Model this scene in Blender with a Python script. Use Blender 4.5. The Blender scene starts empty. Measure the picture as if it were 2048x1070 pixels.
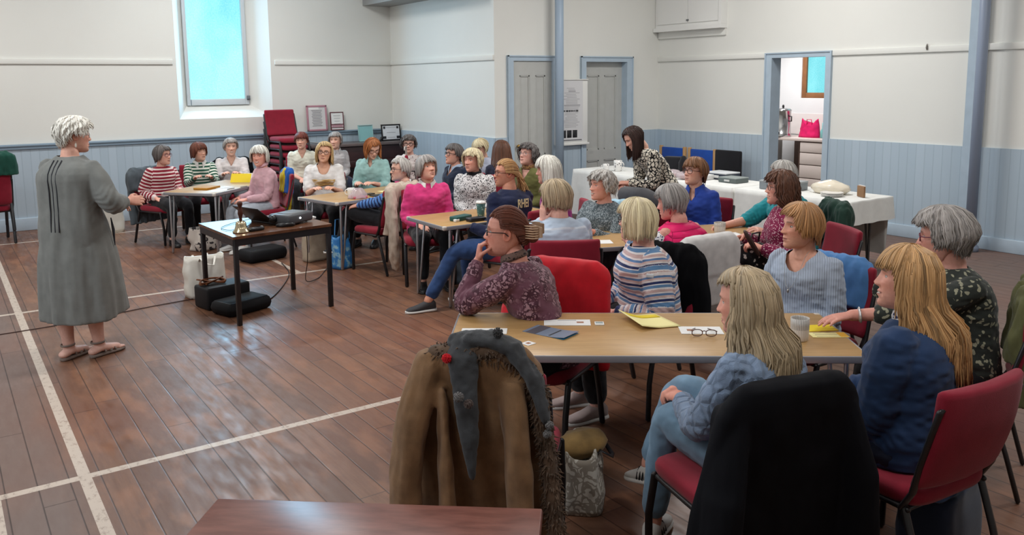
import bpy, bmesh, math, random
import numpy as np
from mathutils import Vector, Matrix

random.seed(7)
rng = np.random.default_rng(7)
S = bpy.context.scene
COL = S.collection

# ------------------------------------------------------------------ camera
cam_d = bpy.data.cameras.new('camera')
cam_d.sensor_fit = 'HORIZONTAL'
cam_d.sensor_width = 36.0
cam_d.lens = 1669.7 / 2048 * 36.0
cam_d.shift_y = -(535 - 396.45) / 2048      # the photo is a crop of a taller frame
cam_d.clip_start = 0.05
cam = bpy.data.objects.new('camera', cam_d)
COL.objects.link(cam)
_y, _p, _r = math.radians(34.70), math.radians(7.931), math.radians(-0.601)
_F = Vector((math.sin(_y) * math.cos(_p), math.cos(_y) * math.cos(_p), -math.sin(_p)))
_R = Vector((math.cos(_y), -math.sin(_y), 0))
_U = _R.cross(_F)
_R2 = _R * math.cos(_r) + _U * math.sin(_r)
_U2 = -_R * math.sin(_r) + _U * math.cos(_r)
cam.matrix_world = Matrix(((_R2.x, _U2.x, -_F.x, 0), (_R2.y, _U2.y, -_F.y, 0), (_R2.z, _U2.z, -_F.z, 1.9), (0, 0, 0, 1)))
S.camera = cam

# ------------------------------------------------------------------ view, world, lamps
S.view_settings.view_transform = 'Standard'
S.view_settings.look = 'None'
S.view_settings.gamma = 1
S.view_settings.use_curve_mapping = False
S.view_settings.exposure = 0.48
S.cycles.use_denoising = True
S.cycles.max_bounces = 7
S.cycles.diffuse_bounces = 4
S.cycles.glossy_bounces = 3
S.cycles.transmission_bounces = 4
S.cycles.transparent_max_bounces = 8
S.cycles.caustics_reflective = False
S.cycles.caustics_refractive = False
S.cycles.sample_clamp_indirect = 6

W = bpy.data.worlds.new('world')
S.world = W
W.use_nodes = True
W.node_tree.nodes['Background'].inputs[0].default_value = (0.62, 0.78, 0.9, 1)
W.node_tree.nodes['Background'].inputs[1].default_value = 0.5

def area_lamp(name, loc, sx, sy, power, col=(1, 1, 1), rot=(0, 0, 0)):
    d = bpy.data.lights.new(name, 'AREA')
    d.shape = 'RECTANGLE'; d.size = sx; d.size_y = sy; d.energy = power; d.color = col
    o = bpy.data.objects.new(name, d); COL.objects.link(o)
    o.location = loc; o.rotation_euler = rot
    return o

LAMPS = [(-0.6, 1.5), (-0.6, 6.0), (-0.6, 10.6), (3.2, 0.6), (3.2, 6.0), (3.2, 10.6), (7.2, 1.5), (7.2, 6.4)]
for i, (lx, ly) in enumerate(LAMPS):
    area_lamp('hall_lamp', (lx, ly, 4.25), 1.5, 0.35, (44 if lx < 0 else 60 if lx < 5 else 74) * (1 if ly > 2 else .6), (1.0, 0.985, 0.965))
area_lamp('window_daylight', (3.58, 12.92, 2.7), 0.8, 2.2, 38, (0.36, 0.70, 1.0), (math.radians(-90), 0, 0))
area_lamp('left_wall_lamp', (-2.9, 5.0, 2.9), 3.0, 1.6, 60, (0.80, 0.90, 1.0), (0, math.radians(-90), 0))  # unseen cool lamp by the left wall; no window is modelled there
area_lamp('kitchen_lamp', (11.0, 8.6, 2.65), 1.2, 0.5, 28, (1.0, 0.98, 0.97))

# ------------------------------------------------------------------ colour + materials
def lin(c):
    c = c / 255.0
    return c / 12.92 if c <= 0.04045 else ((c + 0.055) / 1.055) ** 2.4
def rgb(r, g, b):
    return (lin(r), lin(g), lin(b), 1.0)

MATS = {}
ORIG = {}        # world place of every thing, so that parts can be given in world units
class N:
    """small node-tree helper"""
    def __init__(s, name):
        s.m = bpy.data.materials.new(name); s.m.use_nodes = True
        s.t = s.m.node_tree; s.b = s.t.nodes['Principled BSDF']
    def n(s, typ, **kw):
        x = s.t.nodes.new(typ)
        for k, v in kw.items():
            if k in ('I',):
                for a, b in v.items(): x.inputs[a].default_value = b
            else: setattr(x, k, v)
        return x
    def l(s, a, b): s.t.links.new(a, b)
    def ramp(s, fac, stops, interp='LINEAR'):
        r = s.n('ShaderNodeValToRGB'); r.color_ramp.interpolation = interp
        e = r.color_ramp.elements
        while len(e) < len(stops): e.new(0.5)
        for i, (p, c) in enumerate(stops): e[i].position = p; e[i].color = c
        s.l(fac, r.inputs[0]); return r.outputs[0]
    def mix(s, fac, a, b, mode='MIX'):
        x = s.n('ShaderNodeMix', data_type='RGBA', blend_type=mode)
        for sock, v in ((x.inputs[0], fac), (x.inputs[6], a), (x.inputs[7], b)):
            if hasattr(v, 'links'): s.l(v, sock)
            else: sock.default_value = v
        return x.outputs[2]
    def math(s, op, a, b=0.0):
        x = s.n('ShaderNodeMath', operation=op)
        for sock, v in ((x.inputs[0], a), (x.inputs[1], b)):
            if hasattr(v, 'links'): s.l(v, sock)
            else: sock.default_value = v
        return x.outputs[0]
    def coord(s, kind='Object'):
        return s.n('ShaderNodeTexCoord').outputs[kind]
    def mapping(s, vec, scale=(1, 1, 1), rot=(0, 0, 0)):
        x = s.n('ShaderNodeMapping'); x.inputs['Scale'].default_value = scale; x.inputs['Rotation'].default_value = rot
        s.l(vec, x.inputs[0]); return x.outputs[0]
    def noise(s, vec, scale, detail=2, rough=0.5):
        x = s.n('ShaderNodeTexNoise'); x.inputs['Scale'].default_value = scale
        x.inputs['Detail'].default_value = detail; x.inputs['Roughness'].default_value = rough
        s.l(vec, x.inputs['Vector']); return x.outputs['Fac']
    def voro(s, vec, scale, feature='F1', rand=1.0):
        x = s.n('ShaderNodeTexVoronoi'); x.feature = feature; x.inputs['Scale'].default_value = scale
        x.inputs['Randomness'].default_value = rand
        s.l(vec, x.inputs['Vector']); return x.outputs['Distance']
    def bump(s, h, strength=0.3, dist=0.01):
        x = s.n('ShaderNodeBump'); x.inputs['Strength'].default_value = strength; x.inputs['Distance'].default_value = dist
        s.l(h, x.inputs['Height']); s.l(x.outputs[0], s.b.inputs['Normal'])
    def base(s, v):
        if hasattr(v, 'links'): s.l(v, s.b.inputs['Base Color'])
        else: s.b.inputs['Base Color'].default_value = v
    def set(s, rough=None, metal=None, spec=None, emit=None, es=None, alpha=None, trans=None, sheen=None):
        i = s.b.inputs
        if rough is not None: i['Roughness'].default_value = rough
        if metal is not None: i['Metallic'].default_value = metal
        if spec is not None: i['Specular IOR Level'].default_value = spec
        if emit is not None: i['Emission Color'].default_value = emit; i['Emission Strength'].default_value = es
        if alpha is not None: i['Alpha'].default_value = alpha
        if trans is not None: i['Transmission Weight'].default_value = trans
        if sheen is not None: i['Sheen Weight'].default_value = sheen; i['Sheen Roughness'].default_value = 0.5
        return s.m

def plain(name, c, rough=0.6, metal=0.0, bump=0.0, bscale=200, var=0.0, spec=0.4, emit=None, es=0, sheen=None, trans=None):
    """one coloured material with an optional procedural mottle and grain"""
    if name in MATS: return MATS[name]
    k = N(name)
    co = k.coord()
    if var:
        f = k.noise(co, 9, 3)
        d = tuple(x * (1 - var) for x in c[:3]) + (1,)
        e = tuple(min(1, x * (1 + var)) for x in c[:3]) + (1,)
        k.base(k.ramp(f, [(0.3, d), (0.7, e)]))
    else: k.base(c)
    if bump: k.bump(k.noise(co, bscale, 2), bump, 0.004)
    k.set(rough=rough, metal=metal, spec=spec, sheen=sheen, trans=trans)
    if emit: k.set(emit=emit, es=es)
    MATS[name] = k.m
    return k.m

def cloth(name, c, rough=0.85, fold=0.0, weave=700, var=0.12):
    """plain woven or knitted fabric"""
    if name in MATS: return MATS[name]
    k = N(name); co = k.coord()
    f = k.noise(co, 14, 3)
    d = tuple(x * (1 - var) for x in c[:3]) + (1,)
    e = tuple(min(1, x * (1 + var)) for x in c[:3]) + (1,)
    k.base(k.ramp(f, [(0.3, d), (0.7, e)]))
    k.bump(k.noise(co, weave, 1), 0.25, 0.003)
    k.set(rough=rough, spec=0.2, sheen=0.15)
    MATS[name] = k.m
    return k.m

def stripes(name, period, stops, rough=0.85, attr='along'):
    """bands following the garment's own length, so that sleeves and trunk carry their own rings"""
    if name in MATS: return MATS[name]
    k = N(name)
    a = k.n('ShaderNodeAttribute'); a.attribute_name = attr
    f = k.math('FRACT', k.math('DIVIDE', a.outputs['Fac'], period))
    k.base(k.ramp(f, stops, 'CONSTANT'))
    k.bump(k.noise(k.coord(), 600, 1), 0.25, 0.003)
    k.set(rough=rough, spec=0.2, sheen=0.15)
    MATS[name] = k.m
    return k.m

def spots(name, ground, ink, scale, thr, kind='spot', rough=0.8, warp=0.4, extra=None):
    """animal-print, floral and sprigged cloths from cell noise"""
    if name in MATS: return MATS[name]
    k = N(name); co = k.coord()
    nz = k.n('ShaderNodeTexNoise'); nz.inputs['Scale'].default_value = scale * 0.6
    k.l(co, nz.inputs['Vector'])
    va = k.n('ShaderNodeVectorMath', operation='SCALE'); k.l(nz.outputs['Color'], va.inputs[0]); va.inputs['Scale'].default_value = warp / scale * 4
    vb = k.n('ShaderNodeVectorMath', operation='ADD'); k.l(co, vb.inputs[0]); k.l(va.outputs[0], vb.inputs[1])
    if kind == 'spot':
        d = k.voro(vb.outputs[0], scale)
        c = k.ramp(d, [(0.0, ink), (thr, ink), (thr + 0.04, ground), (1, ground)])
    elif kind == 'cell':
        d = k.voro(vb.outputs[0], scale, 'DISTANCE_TO_EDGE')
        c = k.ramp(d, [(0.0, ink), (thr, ink), (thr + 0.03, ground), (1, ground)])
    else:
        d = k.voro(vb.outputs[0], scale)
        c = k.ramp(d, [(0.0, ground), (thr * 0.55, ground), (thr * 0.6, ink), (thr, ink), (thr + 0.04, ground), (1, ground)])
    if extra:
        c = k.mix(k.ramp(k.noise(co, scale * 0.35, 2), [(0.45, (0, 0, 0, 1)), (0.6, (1, 1, 1, 1))]), c, extra)
    k.base(c)
    k.bump(k.noise(co, 600, 1), 0.2, 0.003)
    k.set(rough=rough, spec=0.2, sheen=0.15)
    MATS[name] = k.m
    return k.m

# ------------------------------------------------------------------ mesh accumulator
def vnoise(P, freq, seed=0):
    """smooth value noise in -1..1 for an (n,3) array"""
    Q = np.asarray(P, float) * freq + seed * 17.31 + 1000.0
    i = np.floor(Q).astype(np.int64); f = Q - i; f = f * f * (3 - 2 * f)
    def h(a):
        x = (a[:, 0] * 374761393 + a[:, 1] * 668265263 + a[:, 2] * 2147483647 + seed * 974711) & 0x7fffffff
        x = ((x ^ (x >> 13)) * 1274126177) & 0x7fffffff
        return ((x ^ (x >> 16)) & 0xffff) / 32767.5 - 1.0
    r = 0
    for dx in (0, 1):
        for dy in (0, 1):
            for dz in (0, 1):
                w = (f[:, 0] if dx else 1 - f[:, 0]) * (f[:, 1] if dy else 1 - f[:, 1]) * (f[:, 2] if dz else 1 - f[:, 2])
                r = r + w * h(i + np.array([dx, dy, dz]))
    return r

def nrm(v):
    v = np.asarray(v, float); return v / (np.linalg.norm(v) + 1e-12)

class MB:
    """collects closed shapes and links them as ONE mesh object"""
    def __init__(s): s.V = []; s.Fq = []; s.M = []; s.n = 0; s.attr = {}; s.A = []
    def add(s, V, F, mi=0, a=1.0):
        V = np.asarray(V, float).reshape(-1, 3)
        s.V.append(V)
        for f in F: s.Fq.append(tuple(int(i) + s.n for i in f)); s.M.append(mi)
        s.A.append(np.full(len(V), a) if np.isscalar(a) else np.asarray(a, float))
        s.n += len(V)
        return s
    def loft(s, rings, closed=True, caps=True, mi=0, a=1.0):
        """rings: (m, k, 3)"""
        R = np.asarray(rings, float); m, k = R.shape[:2]
        F = []
        kk = k if closed else k - 1
        for i in range(m - 1):
            for j in range(kk):
                j2 = (j + 1) % k
                F.append((i * k + j, i * k + j2, (i + 1) * k + j2, (i + 1) * k + j))
        if caps and closed:
            F.append(tuple(range(k - 1, -1, -1))); F.append(tuple((m - 1) * k + j for j in range(k)))
        if not np.isscalar(a): a = np.repeat(np.asarray(a), k)
        return s.add(R.reshape(-1, 3), F, mi, a)
    def tube(s, pts, rad, k=10, mi=0, flat=None, up=None, a=1.0, round_ends=True):
        """tube along pts; rad scalar / list; flat = (sx, sy) section scale"""
        P = np.asarray(pts, float); m = len(P)
        r = np.full(m, rad) if np.isscalar(rad) else np.asarray(rad, float)
        if round_ends and m >= 2:
            d0 = nrm(P[0] - P[1]); d1 = nrm(P[-1] - P[-2])
            P = np.vstack([P[0] + d0 * r[0] * .9, P[0] + d0 * r[0] * .5, P, P[-1] + d1 * r[-1] * .5, P[-1] + d1 * r[-1] * .9])
            r = np.concatenate([[r[0] * .35, r[0] * .85], r, [r[-1] * .85, r[-1] * .35]])
            m += 4
        T = np.gradient(P, axis=0); T /= (np.linalg.norm(T, axis=1)[:, None] + 1e-12)
        u = np.array([0, 0, 1.0]) if up is None else np.asarray(up, float)
        if abs(T[0] @ u) > 0.95: u = np.array([1.0, 0, 0]) if abs(T[0][0]) < .9 else np.array([0, 1.0, 0])
        rings = []; x = nrm(np.cross(u, T[0]))
        th = np.linspace(0, 2 * np.pi, k, endpoint=False)
        fx, fy = flat if flat else (1, 1)
        for i in range(m):
            x = nrm(x - T[i] * (x @ T[i])); y = np.cross(T[i], x)
            rings.append(P[i] + r[i] * (np.cos(th)[:, None] * x * fx + np.sin(th)[:, None] * y * fy))
        if not np.isscalar(a) and round_ends: a = np.concatenate([[a[0]] * 2, a, [a[-1]] * 2])
        return s.loft(rings, mi=mi, a=a)
    def ball(s, c, r, k=14, m=9, rot=None, mi=0, a=1.0):
        r = np.array([r, r, r]) if np.isscalar(r) else np.array(r, float)
        ph = np.linspace(0.02, np.pi - 0.02, m); th = np.linspace(0, 2 * np.pi, k, endpoint=False)
        R = []
        for p in ph:
            v = np.stack([np.sin(p) * np.cos(th), np.sin(p) * np.sin(th), np.full(k, np.cos(p))], 1) * r
            if rot is not None: v = v @ np.asarray(rot).T
            R.append(v + np.asarray(c))
        return s.loft(R[::-1], mi=mi, a=a)
    def box(s, c, size, rz=0.0, bev=0.0, mi=0, rot=None):
        """bevelled box; c = centre"""
        x, y, z = np.array(size) / 2.0
        b = min(bev, x * .98, y * .98, z * .98)
        def ring(px, py, q):
            if b <= 0: return [(px, py), (-px, py), (-px, -py), (px, -py)]
            o = []
            for (sx, sy, a0) in ((1, 1, 0), (-1, 1, 90), (-1, -1, 180), (1, -1, 270)):
                for t in (0, 45, 90):
                    an = math.radians(a0 + t)
                    o.append((sx * (x - b) + q * math.cos(an), sy * (y - b) + q * math.sin(an)))
            return o
        if b > 0: lev = [(-z, b * .3), (-z + b * .3, b * .75), (-z + b, b), (z - b, b), (z - b * .3, b * .75), (z, b * .3)]
        else: lev = [(-z, 0), (z, 0)]
        R = []
        for (zz, q) in lev: R.append([(p[0], p[1], zz) for p in ring(x, y, q)])
        R = np.array(R)
        M3 = np.array([[math.cos(rz), -math.sin(rz), 0], [math.sin(rz), math.cos(rz), 0], [0, 0, 1]]) if rot is None else np.asarray(rot)
        return s.loft(R @ M3.T + np.asarray(c, float), mi=mi)
    def grid(s, G, mi=0, a=1.0, flip=False):
        G = np.asarray(G, float); m, k = G.shape[:2]; F = []
        for i in range(m - 1):
            for j in range(k - 1):
                q = (i * k + j, i * k + j + 1, (i + 1) * k + j + 1, (i + 1) * k + j)
                F.append(q[::-1] if flip else q)
        return s.add(G.reshape(-1, 3), F, mi, a)
    def slab(s, G, th, mi=0):
        """closed sheet of thickness th around grid G (offset along local normals)"""
        G = np.asarray(G, float); m, k = G.shape[:2]
        du = np.gradient(G, axis=0); dv = np.gradient(G, axis=1); n = np.cross(du, dv)
        n /= (np.linalg.norm(n, axis=2)[..., None] + 1e-9)
        A = (G + n * th / 2).reshape(-1, 3); B = (G - n * th / 2).reshape(-1, 3); o = m * k; F = []
        for i in range(m - 1):
            for j in range(k - 1):
                q = (i * k + j, (i + 1) * k + j, (i + 1) * k + j + 1, i * k + j + 1)
                F.append(q); F.append(tuple(x + o for x in q[::-1]))
        def edge(idx):
            for p, q in zip(idx[:-1], idx[1:]): F.append((p, q, q + o, p + o))
        edge([j for j in range(k)]); edge([(m - 1) * k + j for j in range(k - 1, -1, -1)])
        edge([i * k for i in range(m - 1, -1, -1)]); edge([i * k + k - 1 for i in range(m)])
        return s.add(np.vstack([A, B]), F, mi)
    def verts(s): return np.vstack(s.V) if s.V else np.zeros((0, 3))
    def mesh(s, name, smooth=True):
        me = bpy.data.meshes.new(name)
        me.from_pydata(s.verts().tolist(), [], s.Fq)
        me.polygons.foreach_set('material_index', s.M)
        me.polygons.foreach_set('use_smooth', [smooth] * len(s.Fq))
        return me
    def build(s, name, mats, parent=None, smooth=True, attr=None, origin=None, sharp=None):
        if origin is None: origin = ORIG.get(parent.name, (0, 0, 0)) if parent is not None else (0, 0, 0)
        s.V = [s.verts() - np.asarray(origin)]
        me = s.mesh(name, smooth)
        if attr:
            at = me.attributes.new(attr, 'FLOAT', 'POINT'); at.data.foreach_set('value', np.concatenate(s.A))
        if sharp: me.set_sharp_from_angle(angle=math.radians(sharp))
        return link(name, me, mats, parent, origin)

def link(name, me, mats, parent=None, origin=(0, 0, 0)):
    if not isinstance(mats, (list, tuple)): mats = [mats]
    for m in mats: me.materials.append(m)
    o = bpy.data.objects.new(name, me); COL.objects.link(o)
    if parent is None: o.location = origin
    else: o.parent = parent
    ORIG[o.name] = tuple(float(x) for x in origin)
    return o

def fuse(mb, voxel, smooth=2, cut=None):
    """one continuous surface out of overlapping closed shapes -> (verts, faces)"""
    me = mb.mesh('fuse')
    o = bpy.data.objects.new('fuse', me); COL.objects.link(o)
    r = o.modifiers.new('r', 'REMESH'); r.mode = 'VOXEL'; r.voxel_size = voxel
    if smooth:
        q = o.modifiers.new('s', 'SMOOTH'); q.factor = 0.5; q.iterations = smooth
    dg = bpy.context.evaluated_depsgraph_get()
    ev = o.evaluated_get(dg)
    m2 = bpy.data.meshes.new_from_object(ev, depsgraph=dg)
    bpy.data.objects.remove(o); bpy.data.meshes.remove(me)
    return m2

def mverts(me):
    a = np.empty(len(me.vertices) * 3); me.vertices.foreach_get('co', a); return a.reshape(-1, 3)
def mnormals(me):
    a = np.empty(len(me.vertices) * 3); me.vertex_normals.foreach_get('vector', a); return a.reshape(-1, 3)
def msetv(me, V):
    me.vertices.foreach_set('co', np.ascontiguousarray(V).ravel()); me.update()
def mattr(me, name, val):
    at = me.attributes.new(name, 'FLOAT', 'POINT'); at.data.foreach_set('value', np.ascontiguousarray(val, dtype=np.float32))
def mcol(me, name, C):
    at = me.attributes.new(name, 'FLOAT_COLOR', 'POINT')
    at.data.foreach_set('color', np.ascontiguousarray(np.hstack([C, np.ones((len(C), 1))]), dtype=np.float32).ravel())
def mshade(me):
    me.polygons.foreach_set('use_smooth', [True] * len(me.polygons))

# ------------------------------------------------------------------ things
def thing(name, label, cat, loc=(0, 0, 0), group=None):
    o = bpy.data.objects.new(name, None); COL.objects.link(o)
    o.empty_display_size = 0.1
    o.location = loc; ORIG[o.name] = tuple(float(x) for x in loc)
    o['label'] = label; o['category'] = cat
    if group: o['group'] = group
    return o
def tag(o, label, cat, group=None):
    o['label'] = label; o['category'] = cat
    if group: o['group'] = group
    return o
def struct(o):
    o['kind'] = 'structure'; return o
def dup(root, loc, rz, label, group=None):
    r = root.copy(); COL.objects.link(r); r.location = loc; r.rotation_euler = (0, 0, rz)
    r['label'] = label
    if group: r['group'] = group
    for ch in list(root.children):
        c = ch.copy(); COL.objects.link(c); c.parent = r
        for g in ch.children:
            d = g.copy(); COL.objects.link(d); d.parent = c
    return r
def rot2(th):
    """unit forward and left vectors of a heading in degrees (0 = +X)"""
    t = math.radians(th); return np.array([math.cos(t), math.sin(t), 0]), np.array([-math.sin(t), math.cos(t), 0])
# ------------------------------------------------------------------ people
def skin_mat():
    if 'skin' in MATS: return MATS['skin']
    k = N('skin')
    a = k.n('ShaderNodeAttribute'); a.attribute_name = 'Col'
    f = k.noise(k.coord(), 60, 3)
    k.base(k.mix(0.10, a.outputs['Color'], k.ramp(f, [(0.3, rgb(150, 90, 75)), (0.7, rgb(235, 190, 165))])))
    k.bump(k.noise(k.coord(), 420, 2), 0.12, 0.002)
    k.set(rough=0.52, spec=0.35)
    k.b.inputs['Subsurface Weight'].default_value = 0.06
    k.b.inputs['Subsurface Radius'].default_value = (0.01, 0.004, 0.002)
    MATS['skin'] = k.m
    return k.m

def hair_mat(name, c, light=None, rough=0.5):
    name = 'hair_' + name
    if name in MATS: return MATS[name]
    k = N(name)
    a = k.n('ShaderNodeAttribute'); a.attribute_name = 'tint'
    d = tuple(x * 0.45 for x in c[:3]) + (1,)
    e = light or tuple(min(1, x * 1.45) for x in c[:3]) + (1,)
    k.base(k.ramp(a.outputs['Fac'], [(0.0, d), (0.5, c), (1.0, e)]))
    k.bump(k.noise(k.mapping(k.coord(), (1, 1, 0.15)), 420, 2), 0.25, 0.003)
    k.set(rough=rough, spec=0.4)
    MATS[name] = k.m
    return k.m

HU = [-.114, -.108, -.096, -.082, -.06, -.035, 0, .03, .06, .085, .102, .11]
HW = [.010, .028, .044, .054, .062, .068, .073, .075, .071, .056, .034, .008]
HF = [.070, .084, .089, .090, .088, .087, .087, .088, .081, .062, .038, .010]
HB = [-.03, -.015, .000, .020, .050, .076, .090, .095, .089, .070, .043, .010]
spow = lambda x, p: np.sign(x) * np.abs(x) ** p
def g2(l, u, cl, cu, sl, su): return np.exp(-((l - cl) / sl) ** 2 / 2 - ((u - cu) / su) ** 2 / 2)

def head_geo(mb, cols, fr, skin, brow, smile=0.0, iris=(.20, .26, .30), near=False, hs=1.0, age=.5, lip=(.55, .24, .22)):
    c, Fh, Lh, Uh = fr
    na, nu = (100, 88) if near else (64, 56)
    a = np.linspace(-np.pi, np.pi, na, endpoint=False)
    a = a - 0.42 * np.sin(a)                                   # denser at the face
    t = np.linspace(0, 1, nu); us = -.114 + .224 * (t + .045 * np.sin(2 * np.pi * t))
    U, A = np.meshgrid(us, a, indexing='ij')
    w = np.interp(U, HU, HW); ff = np.interp(U, HU, HF); bb = np.interp(U, HU, HB)
    ca, sa = np.cos(A), np.sin(A)
    f = np.where(ca > 0, ff, bb) * spow(ca, .9); l = w * spow(sa, .92)
    fw = np.clip(ca * 1.6, 0, 1)
    al = np.abs(l)
    nh = np.interp(U, [-.040, -.034, -.028, -.021, .0, .018, .028], [0, .006, .020, .024, .012, .004, 0])
    ns = np.interp(U, [-.035, -.02, .02], [.0115, .0105, .0065])
    d = nh * np.exp(-(l / ns) ** 2 / 2)
    d += .008 * g2(al, U, .0135, -.0265, .005, .005)
    d -= .010 * g2(al, U, .032, .010, .014, .009)
    d += .004 * g2(al, U, .030, .032, .018, .007)
    d += .006 * g2(al, U, .043, -.018 + .006 * smile, .016, .014)
    d += .006 * g2(l, U, 0, -.060, .024, .020)
    um = U - .10 * smile * al - .004 * smile + .01 * smile * .3  # corners of a smile turn up
    d += .0045 * g2(l, um, 0, -.0535, .015, .0032) - .0035 * g2(l, um, 0, -.0590, .019, .0020) + .0050 * g2(l, um, 0, -.0650, .013, .0040)
    d += .005 * g2(l, U, 0, -.099, .014, .011) - .004 * g2(l, U, 0, -.079, .018, .005)
    d -= .0035 * (0.4 + age) * np.exp(-((al - (.020 + .30 * np.clip(-.030 - U, 0, .04))) / .0032) ** 2) * ((U < -.028) & (U > -.066))
    d -= .002 * age * g2(al, U, .032, -.008, .012, .003)
    f = f + d * fw
    V = np.stack([f, l, U], 2) * hs
    wv = c + V[..., :1] * Fh + V[..., 1:2] * Lh + V[..., 2:] * Uh
    mb.loft(wv)
    sk = np.array(skin)
    C = np.ones(A.shape + (3,)) * sk
    def blend(C, wgt, col): return C + (np.array(col) - C) * np.clip(wgt, 0, 1)[..., None]
    C = blend(C, .40 * fw * g2(al, U, .043, -.022, .018, .016), sk * np.array([1.02, .66, .60]))
    C = blend(C, .35 * fw * g2(l, U, 0, -.026, .012, .010), sk * np.array([1.0, .70, .64]))
    C = blend(C, .30 * fw * g2(al, U, .030, -.002, .014, .006), sk * np.array([.78, .62, .58]))
    C = blend(C, .35 * fw * g2(al, U, .031, .018, .016, .006), sk * np.array([.80, .64, .60]))
    br = .95 * fw * np.exp(-((U - (.0325 - 9 * (al - .030) ** 2)) / .0040) ** 2) * np.clip((al - .010) / .006, 0, 1) * np.clip((.052 - al) / .008, 0, 1)
    C = blend(C, br, brow)
    lw = fw * np.clip((.024 + .004 * smile - al) / .005, 0, 1)
    C = blend(C, .75 * lw * np.exp(-((um + .0590) / (.0075 - .16 * np.clip(al - .008, 0, 1) )) ** 4), lip)
    C = blend(C, .85 * lw * np.exp(-((um + .0590) / .0016) ** 2), (.10, .03, .03))
    if smile > .5:
        hh = .0046 * smile * np.sqrt(np.clip(1 - (al / .022) ** 2, .001, 1))
        C = blend(C, fw * (al < .022) * np.exp(-((um + .0600) / (hh * 1.25 + 1e-4)) ** 8), (.09, .025, .025))
        C = blend(C, fw * (al < .019) * np.exp(-((um + .0590) / (hh * .80 + 1e-4)) ** 8), (.70, .65, .58))
    C = blend(C, .8 * fw * g2(al, U, .0065, -.0335, .0032, .0022), (.12, .05, .04))
    cols.append(C.reshape(-1, 3))
    # eyes: ball, lids and iris in one small globe each
    for sgn in (1, -1):
        ec = np.array([.0635, .0315 * sgn, .0095]); R = .0128
        ph = np.concatenate([[0.02], np.linspace(.10, 1.7, 12)]); th = np.linspace(0, 2 * np.pi, 18, endpoint=False)
        P, T = np.meshgrid(ph, th, indexing='ij')
        E = np.stack([np.cos(P), np.sin(P) * np.cos(T), np.sin(P) * np.sin(T)], 2)
        pts = (ec + E * R) * hs
        mb.loft((c + pts[..., :1] * Fh + pts[..., 1:2] * Lh + pts[..., 2:] * Uh)[::-1])
        z = E[..., 2] - .10 * 0
        Ce = np.ones(P.shape + (3,)) * np.array([.66, .63, .60])
        Ce[P < .50] = iris; Ce[P < .26] = (.01, .01, .01)
        lid = (E[..., 2] > .42 - .25 * smile * 0) | (E[..., 2] < -.40 + .14 * smile)
        Ce[lid] = sk * np.array([.86, .72, .68])
        lash = (E[..., 2] > .26) & (E[..., 2] <= .42)
        Ce[lash] = (.06, .04, .035)
        cols.append(Ce[::-1].reshape(-1, 3))
    # ears
    for sgn in (1, -1):
        k2, m2 = 16, 9
        ph = np.linspace(.02, np.pi - .02, m2); th = np.linspace(0, 2 * np.pi, k2, endpoint=False)
        P, T = np.meshgrid(ph, th, indexing='ij')
        e = np.stack([np.sin(P) * np.cos(T) * .019, np.sin(P) * np.sin(T) * .008, np.cos(P) * .031], 2)
        rr = (e[..., 0] / .019) ** 2 + (e[..., 2] / .031) ** 2
        e[..., 1] -= np.where(np.sin(T) > 0, .007 * np.exp(-(rr / .35) ** 2), 0)
        e[..., 0] -= .25 * e[..., 1] - .12 * e[..., 2] * -1
        e[..., 1] = e[..., 1] * sgn + .0745 * sgn + sgn * .28 * np.clip(-e[..., 0], 0, 1)
        e[..., 0] += -.010; e[..., 2] += -.002
        e = e * hs
        R = c + e[..., :1] * Fh + e[..., 1:2] * Lh + e[..., 2:] * Uh
        mb.loft(R[::-1] if sgn > 0 else R)
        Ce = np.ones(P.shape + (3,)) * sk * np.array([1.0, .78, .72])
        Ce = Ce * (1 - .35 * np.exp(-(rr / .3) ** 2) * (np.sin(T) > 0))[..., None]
        cols.append((Ce[::-1] if sgn > 0 else Ce).reshape(-1, 3))

def ik(a, b, l1, l2, pole):
    a, b = np.asarray(a, float), np.asarray(b, float)
    d = b - a; L = np.linalg.norm(d)
    if L > (l1 + l2) * .985: b = a + d / L * (l1 + l2) * .985; d = b - a; L = np.linalg.norm(d)
    x = (l1 * l1 - l2 * l2 + L * L) / (2 * L); h = math.sqrt(max(l1 * l1 - x * x, 0))
    n = d / L; p = np.asarray(pole, float); p = nrm(p - n * (p @ n))
    return a + n * x + p * h, b

def limb(p0, p1, p2, n=7, soft=.22):
    """polyline through a joint with a rounded bend"""
    p0, p1, p2 = map(np.asarray, (p0, p1, p2))
    o = []
    for t in np.linspace(0, 1, n)[:-1]:
        o.append(p0 + (p1 - p0) * t * (1 - soft))
    q0, q2 = p0 + (p1 - p0) * (1 - soft), p1 + (p2 - p1) * soft
    for t in np.linspace(0, 1, 6)[:-1]:
        o.append((1 - t) ** 2 * q0 + 2 * t * (1 - t) * p1 + t * t * q2)
    for t in np.linspace(0, 1, n): o.append(q2 + (p2 - q2) * t)
    return np.array(o)

def along_of(P):
    s = np.concatenate([[0], np.cumsum(np.linalg.norm(np.diff(P, axis=0), axis=1))]); return s

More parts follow.
